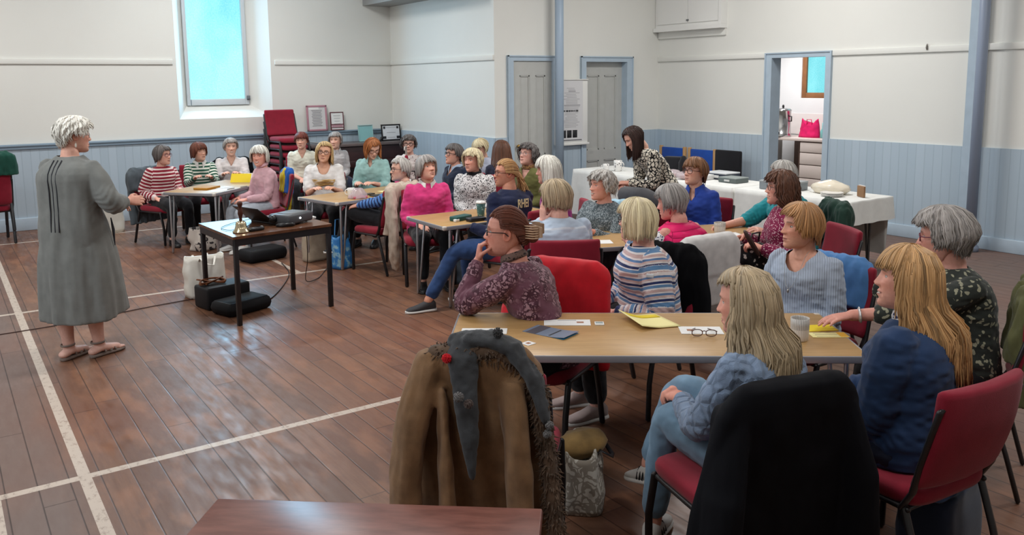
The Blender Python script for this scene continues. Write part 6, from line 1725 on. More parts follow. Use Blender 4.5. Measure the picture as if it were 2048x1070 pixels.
# table with the two folders, far left
zA = .7125
b = MB(); b.box((2.56, 9.90, zA + .012), (.26, .18, .022), rz=.7, bev=.004); tag(b.build('folder', plain('amber_brown_card', rgb(176, 124, 36), rough=.6), None, origin=(2.56, 9.90, zA)), 'amber brown folder lying before the striped jumper women', 'folder')
sheet('paper', 'white sheet beside the amber folder at the far left table', 'paper', 2.74, 9.90, zA, .21, .16, 30, paper_w, lines=3)
b = MB(); f, l = rot2(232); b.box((3.06, 10.25, zA + .055), (.004, .25, .12), rot=np.stack([nrm(f * .85 + np.array([0, 0, .5])), l, nrm(np.cross(f * .85 + np.array([0, 0, .5]), l))], 1)); 
tag(b.build('card', paper_y, None, origin=(3.06, 10.25, zA), smooth=False), 'bright yellow card propped up before the cream jumper woman', 'card')
b = MB(); b.box((3.24, 10.33, zA + .05), (.004, .16, .10), rot=np.stack([nrm(f * .85 + np.array([0, 0, .4])), l, nrm(np.cross(f * .85 + np.array([0, 0, .4]), l))], 1)); tag(b.build('card', paper_w, None, origin=(3.24, 10.33, zA), smooth=False), 'white card propped beside the bright yellow card', 'card')
for (x, y, lb) in ((2.72, 9.64, 'dark pen on the far left table near the grey edge'), (2.90, 9.74, 'white clip on the far left table')):
    b = MB(); b.tube([(x, y, zA + .006), (x + .09, y + .05, zA + .006)], .005, k=6); tag(b.build('pen', plain('pen_grey', rgb(130, 130, 136)), None, origin=(x, y, zA)), lb, 'pen')
# table with the bottle
zB = .7125
mug('mug', 'white china mug in front of the white t-shirt woman', 3.62, 8.24, zB, .042, .085, china, ang=2.6)
b = MB(); an = np.linspace(0, 2 * np.pi, 30, endpoint=False); R = []
for v in np.linspace(0, 1, 8):
    r = np.array([.105, .085]) * (1 - .55 * v ** 1.5) * (1 + .0 * v); R.append(np.column_stack([3.60 + r[0] * np.cos(an) * (1 + .12 * np.sin(an * 5 + v * 4)), 8.02 + r[1] * np.sin(an) * (1 + .12 * np.cos(an * 4)), zB + .002 + .10 * v + .006 * np.sin(an * 7)]))
b.loft(R); kk = plain('clear_crinkled_plastic', rgb(214, 200, 204), rough=.12); kk.node_tree.nodes['Principled BSDF'].inputs['Alpha'].default_value = .55
o = tag(b.build('plastic_bag', kk, None, origin=(3.60, 8.02, zB)), 'crumpled clear plastic bag with pink contents by the table corner', 'plastic bag')
b = MB(); b.box((3.60, 8.02, zB + .014), (.16, .13, .026), bev=.01); b.build('contents', plain('pink_sweets', rgb(196, 96, 112), rough=.5, var=.3), o)
for (x, y, lb) in ((3.80, 8.22, 'black phone lying behind the clear plastic bag'), (3.84, 8.08, 'dark wallet lying beside the yellow papers')):
    b = MB(); b.box((x, y, zB + .006), (.15, .075, .012), rz=.3, bev=.004); tag(b.build('phone', plain('phone_black', rgb(30, 32, 36), rough=.2), None, origin=(x, y, zB), sharp=40), lb, 'phone')
sheet('paper', 'pale yellow sheet nearest the table edge by the pink bottle', 'paper', 4.10, 8.14, zB, .30, .16, 14, paper_c, lines=3)
sheet('paper', 'pale yellow sheet lying behind another yellow sheet by the pink bottle', 'paper', 4.14, 8.36, zB, .26, .14, 8, paper_c, lines=2)
b = MB(); an = np.linspace(0, 2 * np.pi, 24, endpoint=False); bx, by = 4.28, 8.44
b.loft([np.column_stack([bx + r * np.cos(an), by + r * np.sin(an), np.full(24, zB + h)]) for (r, h) in ((.030, 0), (.036, .004), (.038, .03), (.037, .10), (.034, .15), (.022, .185), (.016, .20), (.016, .205))])
o = tag(b.build('bottle', plain('pink_bottle_plastic', rgb(206, 92, 146), rough=.25), None, origin=(bx, by, zB)), 'tall pink drinks bottle in front of the mint shirt woman', 'bottle')
b = MB(); b.loft([np.column_stack([bx + r * np.cos(an), by + r * np.sin(an), np.full(24, zB + h)]) for (r, h) in ((.018, .203), (.019, .206), (.019, .232), (.012, .240))]); b.build('cap', plain('pale_pink_cap', rgb(226, 150, 186), rough=.3), o)
mug('cup', 'white cup standing beside the pink drinks bottle', 4.40, 8.43, zB, .038, .10, china, handle=False, cat='cup')
# table with the takeaway cup
zC = .7125
kk = N('green_patterned_card'); kk.base(kk.ramp(kk.voro(kk.coord(), 42), [(0, rgb(200, 220, 214)), (.3, rgb(110, 150, 146)), (.5, rgb(60, 104, 104))])); kk.set(rough=.5)
o = mug('takeaway_cup', 'green patterned takeaway cup with a white lid before the pink jumper', 3.98, 6.24, zC, .042, .12, kk.m, handle=False, cat='cup', taper=.78)
b = MB(); an = np.linspace(0, 2 * np.pi, 28, endpoint=False); b.loft([np.column_stack([3.98 + r * np.cos(an), 6.24 + r * np.sin(an), np.full(28, zC + h)]) for (r, h) in ((.044, .116), (.046, .119), (.045, .126), (.040, .128), (.039, .136), (.01, .137))]); b.build('lid', china, o)
b = MB(); b.box((3.72, 6.16, zC + .021), (.20, .09, .040), rz=.3, bev=.008); o = tag(b.build('box', plain('dark_green_card', rgb(34, 84, 80), rough=.5), None, origin=(3.72, 6.16, zC), sharp=40), 'dark green box on the table left of the takeaway cup', 'box')
b = MB(); b.box((3.80, 6.04, zC + .017), (.17, .085, .032), rz=.05, bev=.012); tag(b.build('spectacle_case', plain('black_case', rgb(30, 32, 38), rough=.35), None, origin=(3.80, 6.04, zC)), 'black spectacle case in front of the dark green box', 'case')
b = MB(); b.box((3.64, 6.10, zC + .012), (.05, .03, .022), rz=.3, bev=.004); tag(b.build('tissue_pack', paper_w, None, origin=(3.64, 6.10, zC)), 'small white packet at the end of the dark green box', 'packet')
sheet('paper', 'white paper lying between takeaway cup and black case', 'paper', 4.02, 6.08, zC, .24, .10, 4, paper_w, lines=2); sheet('paper', 'crumpled white paper at the right of the takeaway cup', 'paper', 4.22, 6.26, zC, .2, .12, 20, paper_w, curl=.02)
# middle table and right hand table
sheet('paper', 'white paper on the middle table beside the banded cardigan', 'paper', 4.0, 4.66, zC, .21, .14, -30, paper_w)
ribE = ribbed('ribbed_grey_china', rgb(214, 206, 194), rgb(170, 164, 154))
mug('mug', 'grey ribbed mug held by the teal top woman', 4.99, 4.36, zC, .045, .085, ribE, handle=False)
sheet('magazine', 'open white magazine in front of the grey ribbed mug', 'magazine', 4.90, 4.235, zC, .28, .18, -22, paper_w, th=.012, lines=3)
sheet('newspaper', 'folded newspaper beneath the white magazine edge', 'newspaper', 5.06, 4.13, zC, .2, .14, -24, plain('newsprint', rgb(190, 184, 178), rough=.8), th=.006, lines=4)
J = P[26]; w = J['armL'][2]; hdv = np.array([-.35, .28, .75])
b = MB(); p0 = w + np.array([-.07, -.02, -.02]); b.tube([p0, p0 + hdv * .03, p0 + hdv * .13, p0 + hdv * .19], [.020, .028, .030, .022], k=12, flat=(1.2, .6)); tag(b.build('spectacle_case', plain('brown_leather_case', rgb(62, 40, 34), rough=.4), None, origin=tuple(p0)), 'dark brown spectacle case held by the magenta blouse woman', 'case')
kk = spots('black_white_spots', rgb(26, 26, 28), rgb(214, 208, 198), 26, .26)
bag = MB(); an = np.linspace(0, 2 * np.pi, 30, endpoint=False); hb = J['hip'] + J['F'] * .26 + J['L'] * .02
bag.loft([np.column_stack([hb[0] + a_ * np.cos(an), hb[1] + b_ * np.sin(an), np.full(30, z_)]) for (a_, b_, z_) in ((.10, .08, .57), (.14, .11, .60), (.15, .115, .66), (.12, .08, .73), (.06, .03, .76))]); o = tag(bag.build('handbag', kk, None, origin=(hb[0], hb[1], .57)), 'black spotted handbag on the magenta blouse woman\'s lap', 'handbag')
b = MB(); b.tube([(hb[0] - .05, hb[1], .74), (hb[0] - .04, hb[1] - .02, .83), (hb[0] + .04, hb[1] - .02, .83), (hb[0] + .05, hb[1], .74)], .007, k=6); b.build('handle', M_blk, o)

# ------------------------------------------------------------------ projector table
zP = .7225
def laptop():
    t = thing('laptop', 'open dark laptop, screen turned from view, on the projector table', 'laptop', (2.20, 7.02, zP))
    f, l = rot2(18); Z = np.array([0, 0, 1.0]); c = np.array([2.38, 7.06, zP])
    b = MB(); b.box(c + Z * .009, (.24, .345, .018), rz=math.radians(18), bev=.005); base = b.build('base', plain('laptop_charcoal', rgb(46, 46, 50), rough=.35), t, sharp=40)
    b = MB()
    for i in range(5):
        for j in range(12): b.box(c + Z * .0188 + f * (-.04 + i * .021) + l * (-.13 + j * .0236), (.016, .019, .002), rz=math.radians(18))
    b.build('keyboard', plain('key_black', rgb(22, 22, 24), rough=.5), base, smooth=False)
    # lid hinged on the side away from the keys, leaning back
    up = nrm(Z * .62 - f * .78); h0 = c - f * .118 + Z * .016; nrm_ = np.cross(l, up)
    Rm = np.stack([nrm_, l, up], 1)
    b = MB(); b.box(h0 + up * .115, (.009, .345, .23), rot=Rm, bev=.004); sc = b.build('screen_lid', MATS['laptop_charcoal'], t, sharp=40)
    sg = 1 if nrm_ @ f > 0 else -1
    b = MB(); b.box(h0 + up * .118 + nrm_ * sg * .0052, (.0012, .315, .195), rot=Rm); kk = plain('lit_screen', (.16, .24, .42, 1), rough=.2, emit=(.35, .5, .9, 1), es=.5); b.build('screen', kk, sc, smooth=False)
laptop()
t = thing('projector', 'grey projector with a glowing blue lens on the dark wood table', 'projector', (2.44, 6.84, zP)); f, l = rot2(30); Z = np.array([0, 0, 1.0]); c = np.array([2.46, 6.88, zP])
b = MB(); b.box(c + Z * .052, (.31, .23, .080), rz=math.radians(30), bev=.016); b.build('body', plain('projector_grey', rgb(70, 72, 76), rough=.45), t)
b = MB(); b.box(c + Z * .09 + f * .02, (.20, .17, .012), rz=math.radians(30), bev=.005); b.build('top_panel', plain('projector_top', rgb(94, 96, 98), rough=.5), t)
lc = c + Z * .056 - f * .155 + l * .05; b = MB(); b.tube([lc + f * .02, lc - f * .012], [.036, .034], k=20); ln_ = b.build('lens_ring', plain('lens_black', rgb(24, 24, 26), rough=.25), t)
b = MB(); b.tube([lc - f * .012, lc - f * .020], [.026, .022], k=20); b.build('lens_glass', plain('projector_beam_glass', (.4, .7, 1, 1), rough=.1, emit=(.35, .7, 1, 1), es=7), ln_)
for (u, v) in ((-.10, -.08), (.1, -.08), (0, .08)):
    b = MB(); q = c + f * u + l * v; b.tube([q + Z * .003, q + Z * .016], .012, k=8, round_ends=False); b.build('foot', M_blk, t)
b = MB(); q = c - l * .118 + Z * .055 - f * .02; b.ball(q, .008, 8, 6); b.build('indicator', plain('indicator_glow', (.9, .9, 1, 1), emit=(.9, .95, 1, 1), es=4), t)
# brass handbell
t = thing('handbell', 'brass handbell with a turned dark wooden handle', 'bell', (1.98, 6.70, zP)); b = MB(); an = np.linspace(0, 2 * np.pi, 32, endpoint=False); bx, by = 1.98, 6.70
ring = lambda prof: [np.column_stack([bx + r * np.cos(an), by + r * np.sin(an), np.full(32, zP + h)]) for (r, h) in prof]
b.loft(ring(((.064, .001), (.068, .004), (.066, .010), (.054, .022), (.045, .045), (.041, .070), (.038, .082), (.026, .090), (.012, .094)))); b.build('bell', plain('polished_brass', rgb(206, 190, 156), rough=.22, metal=.95), t)
b = MB(); b.loft(ring(((.010, .092), (.014, .098), (.011, .108), (.014, .125), (.021, .150), (.018, .180), (.013, .200), (.017, .215), (.022, .232), (.018, .248), (.006, .254)))); b.build('handle', plain('turned_wood', rgb(74, 38, 28), rough=.3), t)
b = MB(); b.box((2.10, 6.69, zP + .016), (.13, .055, .030), rz=.25, bev=.014); o = tag(b.build('microphone_clip', plain('gadget_black', rgb(26, 26, 28), rough=.3), None, origin=(2.10, 6.69, zP)), 'small black gadget lying beside the handbell', 'gadget')
b = MB(); b.box((2.15, 6.705, zP + .026), (.014, .03, .014), rz=.25, bev=.004); b.build('button', plain('indicator_grey', rgb(150, 150, 150), metal=.4), o)
sheet('paper', 'stack of white papers at the right end of the projector table', 'papers', 2.58, 7.08, zP, .28, .20, 6, paper_w, th=.014)
b = MB(); b.tube([(2.30, 6.76, zP + .012), (2.33, 6.72, zP + .014), (2.40, 6.715, zP + .02), (2.43, 6.735, zP + .012)], [.016, .02, .02, .014], k=10); tag(b.build('adapter', MATS['gadget_black'], None, origin=(2.36, 6.73, zP)), 'black cable adapter lying in front of the projector', 'adapter')
def cable(name, label, pts, r=.004, m=None):
    Pq = np.array(pts, float); t = np.linspace(0, len(Pq) - 1, len(Pq) * 6); i0 = np.clip(t.astype(int), 0, len(Pq) - 2); f_ = (t - i0)[:, None]
    p0, p1, p2, p3 = Pq[np.clip(i0 - 1, 0, None)], Pq[i0], Pq[i0 + 1], Pq[np.clip(i0 + 2, None, len(Pq) - 1)]
    Q = .5 * (2 * p1 + (p2 - p0) * f_ + (2 * p0 - 5 * p1 + 4 * p2 - p3) * f_ ** 2 + (3 * p1 - p0 - 3 * p2 + p3) * f_ ** 3)
    b = MB(); b.tube(Q, r, k=6); return tag(b.build(name, m or M_blk, None, origin=tuple(Pq[-1])), label, 'cable')
cable('power_cable', 'black cables hanging from the right rear of the projector table', [(2.60, 6.98, zP + .03), (2.68, 7.18, zP + .008), (2.73, 7.25, .60), (2.75, 7.30, .30), (2.80, 7.5, .05), (3.0, 7.7, .006), (3.2, 8.0, .006), (3.35, 8.2, .006)])
cable('signal_cable', 'thin black cable looping from laptop past the bell', [(2.22, 7.2, zP + .02), (2.05, 7.16, zP + .006), (1.90, 6.98, zP + .006), (1.92, 6.82, zP + .006), (2.04, 6.85, zP + .006), (2.15, 6.98, zP + .012)], .0025)
cable('floor_cable', 'black cable on the floor between black cases under the projector table', [(2.14, 7.05, .01), (2.35, 7.2, .006), (2.62, 7.62, .006), (2.85, 8.1, .006), (2.95, 8.6, .01)], .005)
cable('long_cable', 'thin dark cable crossing the floor behind the standing speaker', [(-.6, 7.42, .005), (.3, 7.41, .005), (.8, 7.44, .005), (1.35, 7.56, .005), (1.8, 7.62, .006)], .004, plain('brown_flex', rgb(70, 44, 36)))

# ------------------------------------------------------------------ bags and cases on the floor
def tote(name, label, c, w, d, h, rz, mat, handle=None, slump=.0, cat='bag', hh=.16, hm=None, fold=.012, seed=1):
    th_ = math.radians(rz); ca, sa = math.cos(th_), math.sin(th_); b = MB(); an = np.linspace(0, 2 * np.pi, 56, endpoint=False); R = []
    for v in list(np.linspace(0, 1, 12)) + [.99, .5]:
        inner = v in (.99, .5) and len(R) >= 12
        k_ = (1 - .35 * v * (1 - slump)); x = w / 2 * spow(np.cos(an), .35) * (1 + .06 * math.sin(v * 3)); y = d / 2 * spow(np.sin(an), .45) * k_
        z = np.full(56, h * v) + .03 * h * v * np.sin(an * 3 + 1)
        if inner: x = x * .94; y = y * .86
        R.append(np.column_stack([c[0] + ca * x - sa * y, c[1] + sa * x + ca * y, .004 + z]))
    b.loft(R); V = b.verts(); n_ = V - np.array([c[0], c[1], 0]) * (1, 1, 0); n_[:, 2] = 0; n_ = nrm3(n_ + 1e-6)
    V = V + n_ * (fold * vnoise(V * np.array([1, 1, .7]), 16, seed))[:, None] * np.clip(V[:, 2:3] / .08, 0, 1); b.V = [V]
    o = b.build(name, mat, None, origin=(c[0], c[1], 0)); tag(o, label, cat)
    if handle:
        for sg in (1, -1):
            bb = MB(); y = sg * d * .33
            pts = [(-w * .2, y, h * .9), (-w * .2, y, h), (-w * .12, y * (1.0), h + hh), (w * .12, y, h + hh), (w * .2, y, h), (w * .2, y, h * .9)]
            if handle == 'droop': pts = [(-w * .2, y, h * .9), (-w * .2, y * 1.3, h), (-w * .1, y * 2.0, h * .86), (w * .1, y * 2.0, h * .80), (w * .2, y * 1.3, h), (w * .2, y, h * .9)]
            bb.tube([(c[0] + ca * p[0] - sa * p[1], c[1] + sa * p[0] + ca * p[1], .004 + p[2]) for p in pts], .008, k=6, flat=(1.6, .5)); bb.build('handle', hm or mat, o)
    return o
M_white_pl = plain('white_carrier_plastic', rgb(214, 210, 200), rough=.35, var=.05)
tote('carrier_bag', 'white carrier bag standing behind the black cases under the projector table', (1.93, 7.72), .34, .20, .36, 8, M_white_pl, 'droop')
def soft_case(name, label, c, w, d, h, rz, mat, bev, cat='case', handle=True, z=0.0):
    b = MB(); b.box((c[0], c[1], z + h / 2 + .003), (w, d, h), rz=math.radians(rz), bev=bev); V = b.verts()
    o = b.build(name, mat, None, origin=(c[0], c[1], z)); tag(o, label, cat)
    f, l = rot2(rz); cc = np.array([c[0], c[1], z])
    bb = MB(); q = cc + np.array([0, 0, h * .98 + .003]); bb.tube([q - f * w * .42 - l * d * .36, q + f * w * .42 - l * d * .36, q + f * w * .42 + l * d * .36, q - f * w * .42 + l * d * .36, q - f * w * .42 - l * d * .36], .004, k=6); bb.build('zip', MATS['grey_metal'] if False else M_blk, o)
    if handle:
        bb = MB(); q = cc + f * w * .5 + np.array([0, 0, h * .6]); bb.tube([q - l * .06, q + f * .02 - l * .05, q + f * .022 + l * .05, q + l * .06], .007, k=6); bb.build('handle', mat, o)
    return o
M_nylon = plain('black_nylon_case', rgb(20, 20, 23), rough=.7, spec=.2, bump=.2)
soft_case('equipment_case', 'flat black padded case on the floor under the projector table', (2.03, 6.98), .44, .30, .11, 20, M_nylon, .05)
soft_case('equipment_box', 'open black equipment box with cables, in front of the white carrier bag', (1.96, 7.28), .40, .25, .19, 12, plain('box_black', rgb(24, 24, 27), rough=.55, spec=.25), .02, handle=False)
rg = np.random.default_rng(4)
cable('cable_bundle', 'orange and brown cable bundle on top of the black equipment box', [(1.83 + .11 * math.cos(i * 1.3) + .05, 7.30 + .06 * math.sin(i * 1.7), .205 + .03 * abs(math.sin(i * .9))) for i in range(22)] , .007, plain('orange_brown_flex', rgb(120, 70, 40), var=.4))
tote('shopping_bag', 'black and cream floral shopping bag beside a far table leg', (2.52, 9.95), .34, .24, .26, 30, spots('floral_bag', rgb(206, 196, 186), rgb(56, 48, 50), 14, .36, warp=.8), None, slump=.4, fold=.03)
soft_case('holdall', 'low black holdall on the floor behind the projector table', (2.86, 8.95), .48, .30, .13, 15, M_nylon, .05, cat='bag')
tote('canvas_bag', 'beige canvas bag under the table with the pink bottle', (3.30, 8.55), .24, .16, .32, 10, col('beige_canvas', 170, 154, 134), None)
kk = N('blue_shopper_print'); co = kk.coord(); kk.base(kk.ramp(kk.noise(co, 16, 4), [(.42, rgb(38, 108, 172)), (.55, rgb(52, 128, 190)), (.62, rgb(140, 180, 196))])); kk.set(rough=.35)
tote('shopping_bag', 'bright blue plastic shopping bag with loop handles by crossed black shoes', (3.40, 8.02), .22, .18, .34, 20, kk.m, 'loop', hm=plain('blue_webbing', rgb(60, 130, 190)))
tote('shoulder_bag', 'small grey blue bag on floor behind the grey trainers', (4.05, 6.75), .24, .16, .24, 10, col('slate_bag', 92, 108, 124), None)
# white paper bag by the window wall
tote('paper_bag', 'white paper bag on the floor by the boarding behind the grey coat', (1.80, 11.9), .34, .26, .46, 10, M_white_pl, None)
# canvas bag and white bag under the long table
tote('canvas_bag', 'white and straw canvas bag with black straps beside the suede coat', (2.30, 2.78), .30, .20, .27, 45, spots('bag_print', rgb(206, 202, 192), rgb(150, 142, 130), 22, .12, 'cell', warp=.9), 'droop', hm=M_blk, fold=.02)
b = MB(); b.ball((2.30, 2.78, .275), (.13, .09, .06), 18, 10); V = b.verts(); b.V = [V + nrm3(V - np.array([2.30, 2.78, .275])) * (.014 * vnoise(V, 26, 2))[:, None]]; tag(b.build('woolly_hat', cloth('straw_knit', rgb(140, 112, 68), var=.25), None, origin=(2.30, 2.78, .23)), 'straw coloured knitted bundle lying in the canvas bag', 'knitwear')  # straw colour darkened for the shade beneath the table
tote('rucksack', 'dark blue rucksack on the floor under the maroon chair at bottom right', (3.20, 1.62), .40, .24, .30, 10, col('navy_canvas', 36, 46, 66), None, slump=.5)

# ------------------------------------------------------------------ piano and the frames on it
t = thing('piano', 'low dark brown upright piano against the far wall under the frames', 'piano', (5.55, 12.42, 0)); kk = plain('dark_mahogany', rgb(52, 24, 24), rough=.35, var=.2); Z3 = None
def bx(nm, x0, x1, y0, y1, z0, z1, m, par, bev=.006):
    b = MB(); b.box(((x0 + x1) / 2, (y0 + y1) / 2, (z0 + z1) / 2), (x1 - x0, y1 - y0, z1 - z0), bev=bev); return b.build(nm, m, par, sharp=40)
bx('body', 4.76, 6.34, 12.25, 12.72, .02, .92, kk, t); bx('lid', 4.74, 6.36, 12.20, 12.73, .92, .965, plain('piano_top', rgb(104, 92, 90), rough=.35), t); bx('fall_board', 4.80, 6.30, 12.06, 12.26, .60, .70, kk, t)
bx('plinth', 4.80, 6.30, 12.22, 12.26, .02, .14, kk, t)
for x in (4.82, 6.28): bx('leg', x - .03, x + .03, 12.08, 12.14, .0, .60, kk, t)
def frame(name, label, x0, x1, z0, z1, y, lean, border, fm, content, bm=None, lines=0, extra=()):
    t = thing(name, label, 'picture frame', ((x0 + x1) / 2, y, z0)); w, h = x1 - x0, z1 - z0
    up = nrm(np.array([0, math.sin(lean), math.cos(lean)])); n_ = np.array([0, -math.cos(lean), math.sin(lean)]); Rm = np.stack([np.array([1, 0, 0]), n_, up], 1); c = np.array([(x0 + x1) / 2, y, z0]) + up * h / 2
    b = MB()
    for (u, v, sx, sz) in ((0, h / 2 - border / 2, w, border), (0, -h / 2 + border / 2, w, border), (w / 2 - border / 2, 0, border, h), (-w / 2 + border / 2, 0, border, h)): b.box(c + np.array([u, 0, 0]) + up * v, (sx, .018, sz), rot=Rm, bev=.003)
    b.build('frame', fm, t, sharp=40)
    b = MB(); b.box(c - n_ * .002, (w - border, .008, h - border), rot=Rm); pr = b.build('print', content, t, smooth=False)
    if lines:
        b = MB()
        for i in range(lines): b.box(c + up * h * (.30 - .6 * i / max(1, lines - 1)) + n_ * .003, (w * .52 * (1 - .3 * ((i * 7) % 5) / 5), .002, h * .016), rot=Rm)
        b.build('printed_lines', ink, pr, smooth=False)
    for (u, v, sw, sh_, m, nm) in extra:
        b = MB(); b.box(c + np.array([u * w, 0, 0]) + up * v * h + n_ * .0035, (sw * w, .003, sh_ * h), rot=Rm); b.build(nm, m, pr, smooth=False)
    return t
pinkc = plain('dusty_pink_card', rgb(176, 128, 140), rough=.6)
frame('clipboard', 'pink clipboard with white sheet standing on the dado ledge, left', 4.88, 5.22, 1.158, 1.565, 12.70, .08, .03, pinkc, plain('grey_sheet', rgb(206, 204, 204), rough=.6), lines=14, extra=[(-.14, .40, .5, .14, paper_w, 'paper_strip'), (0, -.46, .84, .08, paper_w, 'paper_strip'), (.14, .46, .28, .05, ink_k, 'clip')])
frame('picture_frame', 'dark red framed notice on the ledge beside the pink clipboard', 5.27, 5.50, 1.158, 1.45, 12.70, .08, .014, plain('dark_red_frame', rgb(92, 34, 44), rough=.4), paper_w, lines=5, extra=[(0, -.18, .9, .05, MATS['dark_red_frame'], 'printed_band'), (0, -.36, .9, .04, MATS['dark_red_frame'], 'printed_band'), (0, -.27, .8, .10, pinkc, 'printed_band')])
frame('picture_frame', 'pale turquoise framed card standing on the piano', 5.66, 5.92, .967, 1.235, 12.50, .14, .012, plain('turquoise_frame', rgb(150, 190, 190), rough=.4), plain('turquoise_card', rgb(136, 188, 190), rough=.5), extra=[(0, .46, .9, .06, ink, 'printed_band')])
frame('picture_frame', 'black framed certificate standing at the right end of the piano', 6.02, 6.37, .967, 1.235, 12.40, .12, .022, plain('black_frame', rgb(24, 22, 24), rough=.35), plain('certificate_white', rgb(222, 226, 230), rough=.5), lines=3, extra=[(-.34, .30, .10, .14, ink_k, 'printed_emblem'), (.34, .30, .10, .14, ink_k, 'printed_emblem'), (-.36, -.30, .18, .16, ink_k, 'printed_emblem'), (.36, -.30, .18, .16, ink_k, 'printed_emblem')])
b = MB(); b.tube([(4.62, 12.3, 1.03), (4.9, 12.28, 1.0), (5.25, 12.25, .985)], .010, k=8); tag(b.build('microphone_stand', plain('pale_tube', rgb(170, 178, 184), rough=.3, metal=.5), None, origin=(5.0, 12.28, .97)), 'slim metal rod lying across the left end of the piano', 'rod')
b = MB(); b.tube([(5.97, 12.36, .975), (5.99, 12.36, 1.02), (6.02, 12.35, 1.035)], [.02, .022, .012], k=8); tag(b.build('ornament', MATS['gadget_black'], None, origin=(5.99, 12.36, .966)), 'small black ornament on the piano between the two frames', 'ornament')

# ------------------------------------------------------------------ notice board between the doors
t = thing('notice_board', 'white notice board with a printed programme between the grey doors', 'notice board', (7.70, 9.6, .98)); yN = 9.585
bx('board', 7.42, 8.02, yN, 9.63, .98, 1.93, M_white, t); b = MB(); b.box((7.72, yN - .01, .985), (.62, .04, .03), bev=.004); b.box((7.72, yN - .005, 1.925), (.60, .03, .015), bev=.003); b.build('rail', M_white, t, sharp=40)
b = MB(); b.box((7.71, yN - .004, 1.47), (.42, .006, .88)); pp = b.build('poster', plain('poster_paper', rgb(214, 214, 216), rough=.6), t, smooth=False)
rg = np.random.default_rng(9); b = MB()
for i in range(26):
    z = 1.80 - i * .0225; w = .30 * rg.uniform(.6, 1); b.box((7.70 + rg.uniform(-.02, .02), yN - .0078, z), (w * (.5 if i < 3 else 1), .0012, .007 if i not in (2, 11) else .018))
b.build('printed_lines', plain('pale_grey_print', rgb(168, 168, 172), rough=.7), pp, smooth=False)
b = MB(); x = 7.50
for i in range(11):
    w = rg.uniform(.012, .030); b.box((x, yN - .0080, 1.47), (w, .0012, rg.uniform(.018, .030))); x += w + .010
b.build('printed_heading', ink_k, pp, smooth=False)
b = MB()
for i in range(3):
    x = 7.56 + i * .105; b.box((x, yN - .0078, 1.135), (.085, .0012, .11))
    b.ball((x + .01, yN - .009, 1.135), (.022, .0016, .045), 10, 7)
b.build('printed_silhouettes', ink_k, pp)
b = MB(); b.box((7.70, yN - .0078, 1.045), (.40, .0012, .010)); b.build('printed_rule', ink_k, pp, smooth=False)

# ------------------------------------------------------------------ kitchen things
bx_ = bx
t = thing('drawer_unit', 'white four drawer kitchen unit seen through the doorway', 'drawer unit', (11.8, 8.05, 0)); M_ku = plain('kitchen_unit_cream', rgb(236, 222, 216), rough=.35)
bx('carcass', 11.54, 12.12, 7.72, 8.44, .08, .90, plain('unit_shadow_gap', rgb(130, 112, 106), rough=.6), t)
for i, (z0, z1) in enumerate(((.73, .885), (.535, .715), (.32, .52), (.10, .305))): bx('drawer', 11.515, 11.545, 7.73, 8.43, z0, z1, M_ku, t)
t = thing('worktop', 'cream kitchen worktop carrying the pink bag', 'worktop', (11.8, 8.2, .9)); bx('top', 11.50, 12.13, 7.3, 8.98, .905, .95, plain('worktop_cream', rgb(232, 216, 210), rough=.3), t)
t = thing('knee_space_panel', 'dark brown panels standing for the shaded open space beside the drawers', 'panel', (11.8, 8.48, 0)); bx('panel', 11.56, 12.1, 8.46, 8.49, .0, .905, plain('knee_space_shade_brown', rgb(92, 70, 60), rough=.5), t)  # open knee space; its shade is put into the brown colour
bx('knee_space_back', 12.08, 12.12, 8.50, 8.96, .0, .905, MATS['knee_space_shade_brown'], t)
t = thing('cooker', 'white electric cooker at the left of the kitchen doorway', 'cooker', (11.55, 9.40, 0)); M_enam = plain('white_enamel', rgb(230, 230, 228), rough=.25)
bx('body', 11.28, 11.86, 9.03, 9.48, .02, .93, M_enam, t, .012); dr = bx('oven_door', 11.255, 11.29, 9.05, 9.46, .30, .72, M_enam, t); bx('oven_glass', 11.25, 11.26, 9.17, 9.42, .40, .64, plain('oven_glass_black', rgb(22, 22, 24), rough=.15), dr); bx('control_panel', 11.255, 11.29, 9.05, 9.46, .76, .90, plain('panel_grey', rgb(200, 200, 202), rough=.3), t)
b = MB(); b.tube([(11.235, 9.16, .70), (11.235, 9.43, .70)], .010, k=8); b.build('door_handle', MATS['grey_metal'], dr)
for i in range(4): b = MB(); b.tube([(11.25, 9.17 + i * .08, .83), (11.23, 9.17 + i * .08, .83)], .018, k=12); b.build('knob', M_blk, t)
